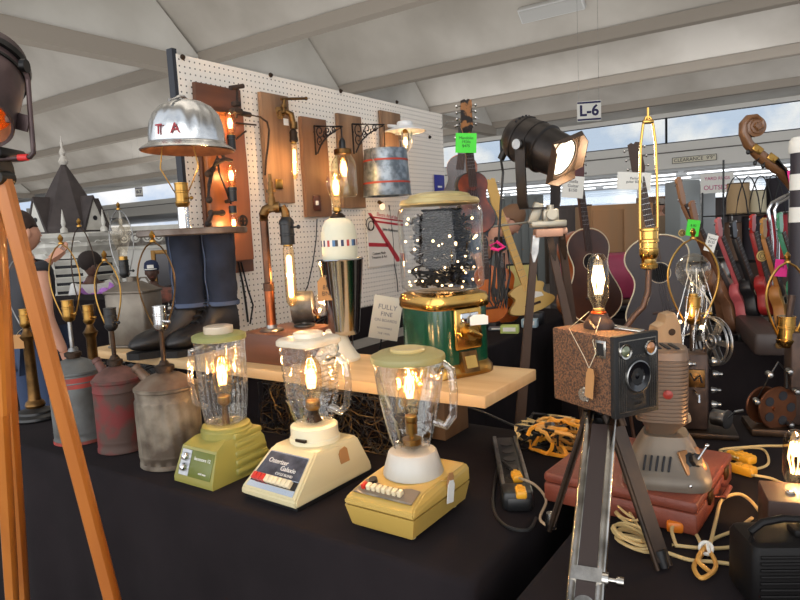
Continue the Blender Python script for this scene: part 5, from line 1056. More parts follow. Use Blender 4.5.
# bottom right: wood box with bulb, black radio
p = at(768, 535, 1.17); t = thing('wooden_box_lamp', 'small dark wooden box with chrome button beside the glowing spiral bulb at right', 'lamp', (p.x+.045, p.y, TZ+.004), CAMZ-.35)
bh = .088; q = MB(); q.box((0, 0, bh/2), (.11, .10, bh), bev=.003); q.build('box_body', wood('dark_box_wood', (62,42,34), (44,30,26), .5, 8, (.2,1,1)), t)
q = MB(); q.lathe([(.008, bh), (.008, bh+.004), (.004, bh+.006)], c=(-.012, -.01, 0), n=14); q.build('chrome_button', M_chrome, t)
bl_ = Matrix.Rotation(-(CAMZ-.35), 4, 'Z') @ (at(795, 492, 1.20) - Vector(t.location)); q = MB(); q.cyl((bl_.x, bl_.y, 0), (bl_.x, bl_.y, bl_.z), .017, n=20); q.build('bulb_socket', M_black, t); bulb(t, bl_, 'fat', s=1.0, power=2.5)
p = onz(737, 612, TZ+.004); t = thing('portable_radio', 'black ribbed portable radio with strap handle at the bottom right corner', 'radio', (p.x+.045, p.y+.075, TZ+.004), math.radians(30))
M_bk = mat('black_bakelite', (16,14,14), .55, spec=.2)
rh = .108
q = MB(); q.box((.03, 0, rh/2), (.17, .095, rh), bev=.014); q.build('radio_body', M_bk, t)
for k in range(8): q = MB(); q.box((.02, -.049, .018+k*.0105), (.13, .004, .005), bev=.001); q.build('grille_rib', M_bk, t)
q = MB(); q.tube([(-.045, -.02, rh-.004), (-.047, -.02, rh+.012), (-.03, -.02, rh+.026), (.0, -.02, rh+.032), (.05, -.02, rh+.028), (.066, -.02, rh+.012), (.066, -.02, rh-.004)], .006, n=8); q.build('strap_handle', M_bk, t)
q = MB(); q.box((.045, -.005, rh+.005), (.05, .028, .012), bev=.003); dk = q.build('dial_housing', M_bk, t); q = MB(); q.cyl((.045, -.005, rh+.011), (.045, -.005, rh+.018), .015, n=22); q.build('dial', M_chromel, dk)
q = MB(); q.box((.098, -.049, .085), (.025, .003, .03)); q.build('plate', M_paper, t)
# ================================================================== POWER STRIP, CORDS
pa, pb_ = onz(521, 520, TZ+.004), onz(504, 444, TZ+.004); d = (pb_ - pa); L = d.length; az = math.atan2(d.y, d.x) - PI/2
t = thing('power_strip', 'black power strip with aluminium edges and a yellow plug left of the camera tripod', 'power strip', (pa.x + d.x/2, pa.y + d.y/2, TZ+.004), az)
L = min(L, .40)
q = MB(); q.box((0, 0, .016), (.052, L, .032), bev=.006); q.build('strip_body', M_black, t)
for s_ in (-1, 1): q = MB(); q.box((s_*.028, .01, .028), (.009, L*.92, .018), bev=.001); q.build('metal_edge', M_steel, t)
q = MB(); q.box((-.002, -L*.42, .022), (.066, .06, .044), bev=.01); q.build('end_cap', M_black, t)
for k in range(5): q = MB(); q.cyl((0, -L*.2+k*.055, .032), (0, -L*.2+k*.055, .034), .016, n=18); q.build('outlet', mat('dark_outlet', (40,38,38), .4), t)
def plug(lab, x, y, rz, m=M_cordy, z=TZ+.004, s=1.):
    p = onz(x, y, z); t = thing('cord_connector', lab, 'plug', p, rz, sc=s)
    q = MB(); q.box((0, 0, .011), (.030, .05, .022), bev=.005); q.build('connector_body', m, t)
    q = MB(); q.box((0, .034, .011), (.018, .022, .014), bev=.004); q.build('strain_relief', m, t)
    for k in range(3): q = MB(); q.box((0, -.012+.012*k, .0225), (.02, .004, .002)); q.build('grip_ridge', m, t)
    return t
plug('yellow plug pushed into the black power strip', 521, 496, az, z=TZ+.037, s=.75); plug('second yellow plug on the black power strip, above the first', 517, 480, az + .1, z=TZ+.037, s=.75)
plug('yellow cord connector on the cloth right of the red case', 744, 474, 1.2); plug('yellow cord connector just behind another one, right of the red case', 744, 462, 1.0)
plug('orange-yellow plug at the front edge of the red case', 674, 528, .3, mat('orange_plastic', (220,120,30), .4))
def cord(lab, pts, r, m, z=None, name='extension_cord'):
    z = z or TZ+.004
    P = []
    for p in pts:
        zz = z + (p[2] if len(p) > 2 else 0) + r; P.append(onz(p[0], p[1], zz))
    Q_ = []
    n = len(P)
    for i in range(n-1):
        p0, p1, p2, p3 = P[max(i-1, 0)], P[i], P[i+1], P[min(i+2, n-1)]
        for k in range(6):
            u = k/6; Q_.append(.5*((2*p1) + (-p0+p2)*u + (2*p0-5*p1+4*p2-p3)*u*u + (-p0+3*p1-3*p2+p3)*u**3))
    Q_.append(P[-1]); q = MB(); q.tube(Q_, r, n=7); o = q.build(name, m); tag(o, lab, 'cord'); return o
cord('cream cord looping from the yellow connectors to the glowing bulb at right', [(738, 458, .01), (720, 450), (760, 446, .02), (790, 445, .04), (806, 436, .06)], .0032, M_cordw)
cord('cream cord running behind the connectors above the wooden box', [(752, 470, .01), (768, 464), (764, 450), (745, 448), (725, 452)], .003, M_cordw)
cord('cream cord running from front connector to the wooden box lamp', [(752, 475, .01), (770, 478), (782, 483), (792, 486, .01)], .003, M_cordw)
cord('cream cord arching high before the wooden box', [(708, 555), (716, 520, .01), (722, 500, .01), (738, 494, .015), (750, 500, .01), (760, 512)], .0034, M_cordw)
cord('cream cord crossing from the cord knot to the radio, lowest one', [(666, 552), (690, 560), (715, 562), (745, 566)], .0034, M_cordw)
cord('cream cord crossing from the cord knot to the radio, middle one', [(672, 545), (700, 548), (722, 548), (745, 545)], .0034, M_cordw)
cord('cream cord curling from the knot up to the wooden box', [(700, 555), (712, 540), (735, 530), (752, 518)], .0034, M_cordw)
cord('cream cord loop at the left of the knot by the red case', [(676, 545), (672, 528, .01), (684, 521, .01), (696, 534), (704, 552)], .0034, M_cordw)
cord('yellow cord loop hanging below the knot before the radio', [(704, 552), (694, 566, .005), (702, 578, .004), (716, 566), (706, 548, .012), (698, 560, .01), (710, 572)], .0040, mat('amber_cord', (206,150,70), .45))
q = MB(); kp = onz(706, 548, TZ+.02); q.torus(kp, .010, .0035, 20, 6, RX(.9)); q.torus(kp + Vector((.006, 0, .0)), .008, .003, 20, 6, RY(1.2)); tag(q.build('twist_tie', M_paper), 'white twist tie knotted round the cream cords', 'tie')
def coil(lab, x, y, n, R, m, r, seed, sx=1., sy=1., z=TZ+.004, hz=.02, rz=0):
    c = onz(x, y, z); g = random.Random(seed); pts = []
    for k in range(n*14):
        a = 2*PI*k/14; rr_ = R*(1 + .12*math.sin(k*.37+seed)); pts.append(c + RZ(rz) @ Vector((rr_*math.cos(a)*sx + .004*math.sin(k*.21), rr_*math.sin(a)*sy + .004*math.cos(k*.33), r + hz*k/(n*14) + .003*math.sin(k*.7)+.003)))
    q = MB(); q.tube(pts, r, n=6); tag(q.build('coiled_cord', m), lab, 'cord')
coil('cream cord coil bundled at the foot of the brown tripod leg', 633, 545, 6, .035, M_cordw, .0030, 3, 1.2, .62, rz=-.6)
coil('cream cord coil lying against the front of the red case', 628, 520, 3, .042, M_cordw, .0026, 8, 1.2, .5, rz=-.9)
cord('thin cream cord falling from the case edge to the cord coil', [(612, 485, .06), (625, 505, .02), (640, 530, .01), (648, 548)], .003, M_cordw)
cord('pale cord curling from the power strip plug to the tripod', [(519, 478, .05), (535, 485, .03), (546, 500), (540, 518), (548, 526), (556, 528)], .0030, mat('tan_cord', (186,160,128), .5))
cord('black cord looping round the left side of the power strip', [(512, 470, .045), (500, 462, .02), (494, 488), (494, 510), (506, 526), (528, 530), (536, 518)], .0036, M_cordb)
cord('black cord lying along the cloth from the plank shelf to the tripod', [(447, 402), (480, 411), (510, 424), (545, 437), (562, 444)], .0036, mat('grey_black_cord', (60,58,58), .4))
cord('thick black cable rising behind the box camera leg', [(556, 450), (549, 435, .03), (546, 425, .08), (548, 424, .12), (553, 424, .16)], .0042, MATS['grey_black_cord'])
o = tangle('cord_tangle', 'dark tangle of black cords between the power strip and the red case', -.72, -.60, 1.56, 1.69, TZ+.006, TZ+.07, 22, [M_cordb, M_cordb, M_cordw], .0032, 21, .03, 16)
bc_ = onz(565, 443, TZ+.03)
o = tangle('yellow_cord_bundle', 'crumpled bundle of orange-yellow cord heaped behind the box camera tripod', bc_.x-.085, bc_.x+.10, bc_.y-.05, bc_.y+.06, TZ+.012, TZ+.075, 26, [mat('crumpled_yellow', (222,150,40), .5), mat('amber_cord', (206,150,70), .45)], .0055, 31, .022, 9)
cord('yellow cord on the table behind the cream blender', [(340, 428), (350, 415), (362, 408), (345, 402), (336, 410), (352, 425), (372, 430)], .0028, mat('amber_cord'))
# ================================================================== INSTRUMENTS BEHIND
draped_table('folding_table', 'folding table hidden under the black cloth below the ukuleles', 'black cloth draped over the far table under the guitars and ukuleles', -1.25, 1.6, 3.38, 3.95, TZ, 12)
M_fret = mat('rosewood', (58,38,30), .5); M_hole = mat('sound_hole_dark', (12,10,10), .9); M_bind = mat('cream_binding', (214,200,170), .5)
def fig8(w1, w2, wa, L, n=44, cut=False):
    """guitar outline: lower bout w2, upper bout w1, waist wa, length L, base at y=0"""
    key = [(0, 0), (.03, .62), (.12, .93), (.22, 1.), (.33, .95), (.45, .80)]
    pts = []
    def wid(t):
        lo = w2*math.sqrt(max(0, 1-((t-.24)/.25)**2)) if t < .24 else None
        if lo is not None: return lo
        if t < .60: u = (t-.24)/.36; return w2 + (wa-w2)*(.5-.5*math.cos(PI*u))
        if t < .80: u = (t-.60)/.20; return wa + (w1-wa)*(.5-.5*math.cos(PI*u))
        return w1*math.sqrt(max(0, 1-((t-.80)/.205)**2))
    T = [.5-.5*math.cos(PI*i/n) for i in range(n+1)]
    R = [(wid(t), t*L) for t in T]; Lf_ = [(-x, y) for x, y in R[::-1]]
    return R[1:-1] + [(0.001, L)] + Lf_[1:-1] + [(-.001, 0)]
def instrument(name, lab, cat, loc, rz, tilt, L=.24, W=.17, D=.06, neck=.22, mtop=None, mside=None, mneck=None, mhead=None, hole=True, pegs=2, binding=False, group=None, back=0., hl=.10, bridge=True, guard=None):
    t = thing(name, lab, cat, loc, group=group)
    t.rotation_euler = (Matrix.Rotation(rz, 3, 'Z') @ Matrix.Rotation(tilt, 3, 'Y') @ Matrix.Rotation(back, 3, 'X')).to_euler()
    o8 = fig8(W*.38, W*.5, W*.31, L)
    q = MB(); q.prism(o8, -D/2, D/2, FRONT, bev=.003); q.build('body', mside, t, ang=50)
    cx_ = L*.5; q = MB(); q.prism([(x*.965, (y-cx_)*.975+cx_) for x, y in o8], D/2, D/2+.0012, FRONT); q.build('soundboard', mtop, t, ang=50)
    if binding:
        q = MB(); q.tube([(x*1.0, -D/2, y) for x, y in o8], .0035, n=5, closed=True); q.build('binding', M_bind, t)
    if hole:
        q = MB(); q.cyl((0, -D/2-.0013, L*.64), (0, -D/2-.002, L*.64), W*.115, n=28); h_ = q.build('sound_hole', M_hole, t)
        q = MB(); q.torus((0, -D/2-.0018, L*.64), W*.13, .0016, 28, 5, RX(PI/2)); q.build('rosette', M_bind, h_)
    if bridge: q = MB(); q.box((0, -D/2-.004, L*.26), (W*.34, .006, .014), bev=.002); q.build('bridge', M_fret, t)
    if guard: q = MB(); q.prism([(.01, L*.45), (W*.28, L*.42), (W*.26, L*.55), (W*.12, L*.66), (.01, L*.55)], D/2+.0013, D/2+.0022, FRONT); q.build('pickguard', guard, t)
    nw = .022 if W < .3 else .026
    q = MB(); q.box((0, -D/2+.012, L+neck*.5-.01), (nw*2*.8, .022, neck+.02), bev=.004, tx=.85); q.build('neck', mneck or mside, t)
    q = MB(); q.box((0, -D/2-.002, L+neck*.5-L*.12), (nw*1.75, .005, neck+L*.24), tx=.86); fb = q.build('fingerboard', M_fret, t)
    nf = 11; q = MB()
    for k in range(nf): q.box((0, -D/2-.0052, L+neck*(1-k/nf)**1.0 - (0 if k else .002)), (nw*1.6, .0015, .0018))
    o_ = q.build('frets', M_steel, fb); o_['kind'] = 'stuff'
    q = MB(TR(0, -D/2+.012, L+neck) @ RX(.22)); q.prism([(-nw*.72, 0), (nw*.72, 0), (nw*1.25, hl*.25), (nw*1.1, hl), (nw*.4, hl*1.04), (0, hl*.99), (-nw*.4, hl*1.04), (-nw*1.1, hl), (-nw*1.25, hl*.25)], -.007, .007, FRONT, bev=.001); hd_ = q.build('headstock', mhead or mneck or mside, t)
    for s_ in (-1, 1):
        for k in range(pegs): q = MB(TR(0, -D/2+.012, L+neck) @ RX(.22)); zz = hl*(.3+.55*k/max(1, pegs-1)); q.cyl((s_*nw*1.0, 0, zz), (s_*(nw*1.0+.018), 0, zz), .0028, n=6); q.sph((s_*(nw+.022), 0, zz), (.006, .003, .008), 8, 6); q.build('tuning_peg', M_chromel, hd_)
    q = MB()
    for k in range(4): q.tube([((k-1.5)*nw*.4, -D/2-.009, L*.26), ((k-1.5)*nw*.33, -D/2-.009, L+neck)], .0006, n=4)
    o_ = q.build('strings', M_steel, t); o_['kind'] = 'stuff'
    return t
def stand(par, H, m=None):
    q = MB(); q.tube([(-.07, -.05, -.0), (-.05, .06, .03), (0, .07, H*.5), (0, .04, H)], .004, n=6); q.tube([(.07, -.05, 0), (.05, .06, .03), (0, .07, H*.4)], .004, n=6); q.build('display_stand', m or M_black, par)
U = [ # head px, base px, D, colours
 ('light brown ukulele with green price tag hanging from its neck, leftmost of the ukulele row', (670, 186), (737, 330), 3.36, (172,124,88), (140,96,66), .25),
 ('brown ukulele with white paper tag on its neck, second of the ukulele row', (684, 206), (743, 331), 3.24, (150,104,72), (112,76,54), .25),
 ('pink ukulele with pink headstock in the ukulele row', (711, 220), (751, 324), 3.19, (206,110,110), (180,84,88), .22),
 ('black ukulele between the pink one and the red one', (726, 223), (759, 316), 3.14, (34,32,34), (26,25,27), .22),
 ('bright red ukulele with round wooden tag beside the black one', (746, 216), (770, 314), 3.09, (190,48,42), (150,34,34), .20),
 ('golden striped wood ukulele with pink tag hanging from its neck', (756, 220), (788, 328), 3.03, (206,150,82), (170,112,56), .21),
 ('mint green ukulele at the right end of the ukulele row', (772, 215), (806, 322), 2.97, (92,166,128), (66,136,102), .21)]
for i, (lab, hp_, bp_, D_, c1, c2, L_) in enumerate(U):
    A = at(*hp_, D_); B_ = at(*bp_, D_); d = A - B_; tot = d.length; til = math.atan2(d.dot(RT), d.z)
    B_.z = max(B_.z, TZ + .016)
    rz = CAMZ - .25 + (.62 if i not in (4,) else .15)
    # world tilt: rotate in the plane facing the viewer
    L_ = tot*.40; hl = tot*.17; nk = tot - L_ - hl
    t = thing('ukulele', lab, 'ukulele', B_); t.name = 'ukulele'
    bpy.data.objects.remove(t)
    mt_ = wood('uke_top_%d' % i, c1, tuple(int(v*.82) for v in c1), .4, 10, (1,1,.12), .05) if i not in (2,3,4,6) else mat('uke_top_%d' % i, c1, .35, coat=.3); ms_ = mat('uke_side_%d' % i, c2, .4)
    mats_before = None
    t = instrument('ukulele', lab, 'ukulele', B_, 0, 0, L_, tot*.27, .045 if i != 3 else .05, nk, mt_, ms_, ms_, mt_, pegs=2, hl=hl)
    n0 = (-FW*math.cos(.75) + RT*math.sin(.75)); up = d.normalized(); xx = up.cross(n0*-1).normalized()*1
    xx = (-n0).cross(up)*-1; yy = None
    Yax = -n0 - up*(-n0).dot(up); Yax.normalize(); Xax = Yax.cross(up); R3 = Matrix((Xax, Yax, up)).transposed(); t.rotation_euler = R3.to_euler()
    U[i] = t
    q = MB(R3.transposed().to_4x4()); foot = TZ + .006 - B_.z; q.cyl(Vector((0, 0, foot)), Vector((0, 0, foot+.008)), .022, n=14); q.cyl(Vector((0, 0, foot)), Vector((0, 0, .004)), .006, n=8); q.cyl(Vector((0, 0, -.01)) - n0*-.0, Vector((0, 0, .0)), .014, n=10); q.build('display_stand', M_black, t)
def hang_tag(lab, x, y, D_, w, h, m, rot=0., txt=None, round_=False, nm='price_tag'):
    p = at(x, y, D_); t = thing(nm, lab, 'tag', p, rot=(0, rot, CAMZ))
    q = MB()
    if round_: q.cyl((0, -.002, 0), (0, .002, 0), w/2, n=28)
    else: q.box((0, 0, 0), (w, .002, h))
    q.build('card', m, t)
    if round_: q = MB(); q.torus((0, -.003, 0), w*.36, .0015, 24, 5, RX(PI/2)); q.torus((0, -.003, 0), w*.2, .0015, 24, 5, RX(PI/2)); q.build('burnt_rings', M_fret, t)
    if txt: text(txt, h*.2, TR(0, -.0016, h*.05) @ FRONT, M_ink, t)
    return t
M_gtag = mat('neon_green_card', (78,222,66), .7); M_ptag = mat('neon_pink_card', (240,50,140), .7)
hang_tag('neon green price tag on the leftmost ukulele', 693, 228, 3.10, .062, .078, M_gtag, .15, '$ 80\nuke')
hang_tag('white handwritten paper tag on the second ukulele', 711, 243, 3.06, .052, .082, M_paper, .3, 'Tenor\n$125\nset')
hang_tag('neon pink price tag on the golden ukulele', 781, 268, 2.97, .060, .080, M_ptag, .1, '$ 95')
M_rt = mat('blond_wood_disc', (206,176,110), .6)
hang_tag('round blond wooden tag hanging left of the green price tag', 682, 233, 3.15, .036, .05, M_rt, round_=True, nm='wooden_tag'); hang_tag('round blond wooden tag hanging on the red ukulele', 762, 256, 3.04, .052, .05, M_rt, round_=True, nm='wooden_tag')
def place(t, A, B_, turn):
    d = A - B_; up = d.normalized(); n0 = -FW*math.cos(turn) + RT*math.sin(turn); Y = (-n0) - up*(-n0).dot(up); Y.normalize(); X = Y.cross(up); R3 = Matrix((X, Y, up)).transposed(); t.rotation_euler = R3.to_euler(); return R3
M_gtop = mat('dark_slate_top', (42,36,42), .5, coat=.1); M_gside = mat('mahogany_side', (84,34,30), .3, coat=.4)
A, B_ = at(640, 178, 3.3), at(672, 336, 3.22); tot = (A-B_).length
t = instrument('acoustic_guitar', 'dark slate acoustic guitar with cream binding behind the tall brass harp', 'guitar', B_, 0, 0, .52, .40, .11, tot-.52-.0, M_gtop, M_gside, mat('brown_neck', (92,60,44), .4), M_fret, binding=True, pegs=3, hl=.17); place(t, A, B_, -.35)
q = MB(); q.box((0, .03, (TZ+.006-B_.z)/2-.0), (.12, .10, max(.01, -(TZ+.006-B_.z)) ), bev=.005); q.build('display_stand', M_black, t)
A, B_ = at(577, 205, 3.7), at(592, 322, 3.62); tot = (A-B_).length
t = instrument('acoustic_guitar', 'dark sunburst acoustic guitar with cream binding behind the glowing camera bulb', 'guitar', B_, 0, 0, .53, .37, .11, tot-.53+.12, mat('dark_sunburst', (84,48,32), .3, 0, (50,32,26), scale=4, coat=.15), mat('bulb_lit_side', (150,78,34), .3, coat=.4), mat('brown_neck'), M_gside, binding=True, pegs=3, hl=.17, guard=M_black); place(t, A, B_, .35)  # side colour holds the orange glow of the camera bulb
q = MB(); q.box((0, .03, (TZ+.006-B_.z)/2), (.12, .10, max(.01, abs(TZ+.006-B_.z))), bev=.005); q.build('display_stand', M_black, t)
hang_tag('white handwritten card hung below the stage light lens', 573, 187, 3.62, .12, .12, M_paper, .12, 'Stella\nGuitar\n$150'); hang_tag('white folded paper card on the dark slate guitar head', 634, 181, 3.24, .17, .085, M_paper, .08, 'Parlor\nguitar $200')
q = MB(); hp_ = onz(605, 305, TZ); bp_ = at(605, 300, 4.6); tt_ = thing('display_table', 'small black display table under the magenta bench', 'table', (bp_.x, bp_.y, 0), CAMZ); q2 = MB(); q2.box((0, 0, .74), (.7, .3, .04), bev=.005); q2.build('tabletop', M_black, tt_); q2 = MB(); q2.box((0, 0, .36), (.68, .28, .71)); q2.build('cloth_skirt', M_cloth, tt_)
t = thing('display_bench', 'magenta padded bench standing behind the two acoustic guitars', 'bench', (at(605, 300, 4.6).x, at(605, 300, 4.6).y, TZ+.006), CAMZ)
q.box((0, 0, .19), (.62, .14, .34), bev=.05); q.build('padded_seat', mat('magenta_vinyl', (172,62,92), .4, 0, (150,50,78), scale=6), t)
for sx in (-.25, .25): q = MB(); q.cyl((sx, 0, 0), (sx, 0, .05), .02, n=10); q.build('leg', M_black, t)
# mandolins on the rod
rp = at(462, 121, 2.95)
e0 = Vector((PX, PY1-.02, 2.02)); t = thing('hanger_rod', 'thin metal rod reaching from the pegboard edge to the hanging mandolins', 'rod', e0)
q = MB(); q.tube([Vector((0, 0, 0)), Vector((.15, -.2, 0)) + (rp-e0)*.1, (rp-e0) + Vector((.08, .0, .0))], .004, n=6); q.build('rod', M_steel, t)
A, B_ = at(463, 104, 2.95), at(476, 234, 2.95); tot = (A-B_).length
t = instrument('mandolin', 'sunburst mandolin with ornate black headstock and green price tag, hanging', 'mandolin', B_, 0, 0, .28, .19, .05, tot-.28-.14, mat('mandolin_burst', (52,26,20), .25, 0, (176,74,32), scale=4, lo=.45, hi=.62, coat=.6), M_black, mat('brown_neck'), mat('mandolin_head', (150,100,56), .35, 0, (30,22,18), scale=30, lo=.45, hi=.52), hole=False, pegs=4, hl=.15, binding=False); place(t, A, B_, .2)
A, B_ = at(466, 128, 3.12), at(457, 218, 3.12); tot = (A-B_).length
t = instrument('violin', 'dark violin with orange edge hanging left of the sunburst mandolin', 'violin', B_, 0, 0, .30, .19, .045, tot-.30-.08, mat('violin_dark', (60,36,28), .25, 0, (30,22,20), scale=5, coat=.6), mat('orange_varnish', (196,96,44), .3, coat=.5), mat('brown_neck'), M_black, hole=False, pegs=2, hl=.10); place(t, A, B_, -.5)
hang_tag('neon green price tag on the hanging mandolin', 466, 143, 2.88, .092, .085, M_gtag, .06, 'Mandolin\n1920s\n$475')
# electric guitar with maple neck, and orange fiddle bodies
A, B_ = at(489, 186, 3.9), at(534, 312, 3.8); tot = (A-B_).length
t = instrument('electric_guitar', 'blond maple neck electric guitar leaning before the man in grey', 'guitar', B_, 0, 0, .18, .30, .045, tot-.18-.16, mat('blond_body', (206,170,96), .4), mat('blond_side', (190,150,80), .4), mat('maple_neck', (220,176,96), .4), mat('maple_neck'), hole=False, pegs=3, hl=.19, guard=M_paper); R3 = place(t, A, B_, .2)
for c in kids(t):
    if c.name.startswith('fingerboard'): c.data.materials[0] = MATS['maple_neck']
q = MB(R3.transposed().to_4x4()); q.box((0, 0, (TZ+.006-B_.z)/2), (.10, .08, abs(TZ+.006-B_.z)), bev=.004); q.build('display_stand', M_black, t)
for i, (a_, b_, D_, sc_, lab) in enumerate((((480, 215), (492, 322), 3.75, .17, 'orange violin body standing behind the gumball machine'), ((497, 240), (507, 322), 3.95, .15, 'second orange violin right of the coiled black cords'))):
    A, B_ = at(*a_, D_), at(*b_, D_); tot = (A-B_).length
    t = instrument('violin', lab, 'violin', B_, 0, 0, .34, .20, .045, tot-.34-.08, mat('amber_violin', (208,112,40), .25, 0, (170,80,26), scale=6, coat=.6), mat('orange_varnish'), M_fret, M_fret, hole=False, pegs=2, hl=.1, guard=M_black); R3 = place(t, A, B_, .1*i)
    q = MB(R3.transposed().to_4x4()); q.box((0, 0, (TZ+.006-B_.z)/2), (.08, .07, abs(TZ+.006-B_.z)), bev=.004); q.build('display_stand', M_black, t)
# small goods on the cloth behind the gumball machine
def carton(lab, x, y, w, d_, h, m, rz=0, z=TZ+.005, cat='box', nm='small_box'):
    p = onz(x, y, z); t = thing(nm, lab, cat, p, rz); q = MB(); q.box((0, 0, h/2), (w, d_, h), bev=.004); q.build('box_body', m, t)
    q = MB(); q.box((0, -d_/2-.0006, h*.55), (w*.7, .001, h*.5)); q.build('printed_label', M_paper, t); return t
carton('small lime green and white box on the black cloth by the tripod leg', 510, 333, .10, .06, .045, mat('lime_box', (180,196,110), .6), .3)
carton('small pale blue box on the black cloth right of the lime box', 530, 327, .09, .06, .05, mat('pale_blue_box', (150,176,190), .6), .2)
carton('flat grey box lying on the black cloth by the gumball machine', 499, 330, .12, .05, .02, mat('grey_box', (96,98,104), .6), .4)
p = onz(530, 305, TZ+.005); t = thing('open_instrument_case', 'open black case with yellow lining leaning behind the tripod legs', 'case', p, CAMZ + .2)
q = MB(); q.box((0, 0, .02), (.26, .16, .04), bev=.008); q.build('case_tray', M_black, t)
q = MB(TR(0, .075, .035) @ RX(-.3)); q.box((0, 0, .14), (.24, .012, .28), bev=.004); q.build('case_lid', M_black, t); q = MB(TR(0, .066, .035) @ RX(-.3)); q.box((0, 0, .14), (.22, .004, .25)); q.build('yellow_lining', mat('pale_yellow_lining', (206,190,116), .7), t)
# black uke case and mechanical bits on the near edge
p = onz(768, 356, TZ+.005); t = thing('instrument_case', 'dark brown oblong instrument case receding along the far table edge', 'case', (p.x, p.y+.02, TZ+.006), .25)
q = MB(); q.box((0, .24, .05), (.12, .56, .10), bev=.02); q.build('case_body', mat('dark_brown_case', (62,50,46), .5), t); q = MB(); q.cyl((.03, -.042, .05), (.03, -.048, .05), .014, n=16); q.build('brass_button', M_brass_old, t)
for k in range(7):
    x = 716 + (k % 3)*13; y = 340 - (k//3)*9; lab = ['black effects pedal nearest the reel, front row', 'black effects pedal in front row, middle', 'black effects pedal in front row, right one', 'black clip tuner behind the front pedals, left', 'black clip tuner behind the front pedals, middle', 'black clip tuner behind the front pedals, right', 'black clip tuner farthest behind the pedals'][k]
    p = onz(x, y, TZ+.005); t = thing('guitar_gadget', lab, 'pedal', p, CAMZ); q = MB(); q.box((0, 0, .015), (.05, .035, .03), bev=.004); q.build('casing', M_black, t); q = MB(); q.cyl((0, -.0, .03), (0, 0, .042), .007, n=10); q.build('chrome_knob', M_chrome, t)
# double bass: scroll above the ukuleles
sc0 = at(757, 128, 3.5); foot = at(850, 760, 3.5)
t = thing('double_bass', 'brown double bass, its scroll and brass tuners rising above the ukuleles', 'double bass', (at(866, 300, 3.45).x, at(866, 300, 3.45).y, 0.0))
org = Vector(t.location); S8 = lambda x, y, d=0: at(x, y, 3.45+d) - org
M_bass = wood('bass_brown', (134,92,58), (102,68,42), .35, 8, (1,1,.2), .05, .4)
path = [S8(800, 196), S8(790, 182), S8(780, 170), S8(768, 162), S8(757, 153), S8(748, 144), S8(743, 133), S8(743, 124), S8(748, 118), S8(755, 117), S8(760, 121), S8(760, 128), S8(755, 131), S8(751, 127), S8(753, 124)]
wd = [.026, .028, .031, .032, .030, .026, .022, .019, .017, .016, .015, .014, .012, .010, .007]
q = MB(); R_ = []
for i, P0 in enumerate(path):
    d = (path[min(i+1, len(path)-1)] - path[max(i-1, 0)]).normalized(); s1 = FW; s2 = d.cross(s1).normalized(); w = wd[i]; dp = .030 if i < 6 else .026 + .002*(i-6)
    R_.append([P0 + s1*dp*math.cos(a) + s2*w*math.sin(a) for a in (2*PI*k/14 for k in range(14))])
q.loft(R_); q.build('scroll', M_bass, t)
q = MB(); q.lathe([(.001, -.036), (.016, -.034), (.020, -.028), (.034, -.026), (.038, -.020), (.052, -.016), (.052, .016), (.038, .020), (.034, .026), (.020, .028), (.016, .034), (.001, .036)], c=S8(755, 127), n=36, Q=RZ(CAMZ) @ RX(PI/2)); q.build('volute', M_bass, t)
for x, y in ((758, 149), (773, 158)): q = MB(TR(*S8(x, y, -.035)) @ RZ(CAMZ) @ RY(.65)); q.box((0, 0, 0), (.055, .004, .036), bev=.002); q.cyl((-.012, -.006, 0), (-.012, .0, 0), .012, n=14); q.cyl((.014, -.006, 0), (.014, .0, 0), .010, n=14); q.build('brass_tuner', M_brass, t)
for x, y, x2, y2 in ((755, 152, 749, 147+3), (762, 157, 756, 161), (769, 158, 764, 164)): q = MB(); a = S8(x-2, y, -.02); b_ = S8(x2-1, y2+2, -.02); q.cyl(a, b_, .003, n=6); q.sph(b_, (.010, .006, .014), 10, 8); q.build('tuning_key', M_black, t)
q = MB(); q.tube([S8(776, 160, -.03), S8(792, 180, -.04), S8(812, 212, -.04), S8(830, 245, -.04)], .017, n=10); q.build('fingerboard', M_black, t)
q = MB(); q.tube([S8(790, 180), S8(812, 214), S8(832, 250), S8(850, 290)], .024, n=12); q.build('neck', M_bass, t)
o8 = fig8(.25, .34, .2, 1.1); q = MB(TR(0, 0, .10)); q.prism(o8, -.1, .1, RZ(CAMZ) @ FRONT, bev=.02); q.build('body', M_bass, t); q = MB(); q.cyl((0, 0, 0), (0, 0, .13), .008, n=8); q.build('end_pin', M_steel, t)
hang_tag('neon pink tag on the double bass neck', 793, 177, 3.36, .05, .075, M_ptag, -.2)
# bottle-shaped display jar at right edge
p = at(801, 200, 2.7); t = thing('floor_lamp_post', 'dark post with white cap and white label bands at the right edge', 'post', (p.x, p.y, 0), CAMZ)
H_ = lambda y: at(801, y, 2.7).z
q = MB(); q.cyl((0, 0, 0), (0, 0, H_(150)), .042, n=28); q.lathe([(.12, 0), (.12, .02), (.045, .03)], n=30); q.build('post', mat('dark_post', (48,44,52), .5), t)
q = MB(); q.lathe([(.048, H_(153)), (.050, H_(148)), (.046, H_(140)), (.034, H_(137)), (.001, H_(136))], n=28); q.build('white_cap', M_paper, t)
for a_, b_ in ((190, 174), (222, 207)): q = MB(); q.cyl((0, 0, H_(a_)), (0, 0, H_(b_)), .0435, n=28); q.build('label_band', M_paper, t)
# ================================================================== FURTHER GOODS, RIGHT SIDE
def tbl(lab, lx, ly, w, d_, h, D=None, rz=CAMZ, cloth=M_black):
    t = thing('display_table', lab, 'table', (lx, ly, 0), rz)
    q = MB(); q.box((0, 0, h-.02), (w, d_, .04), bev=.005); q.build('tabletop', cloth, t); q = MB(); q.box((0, 0, (h-.04)/2), (w-.02, d_-.02, h-.042)); q.build('cloth_skirt', M_cloth, t); return t
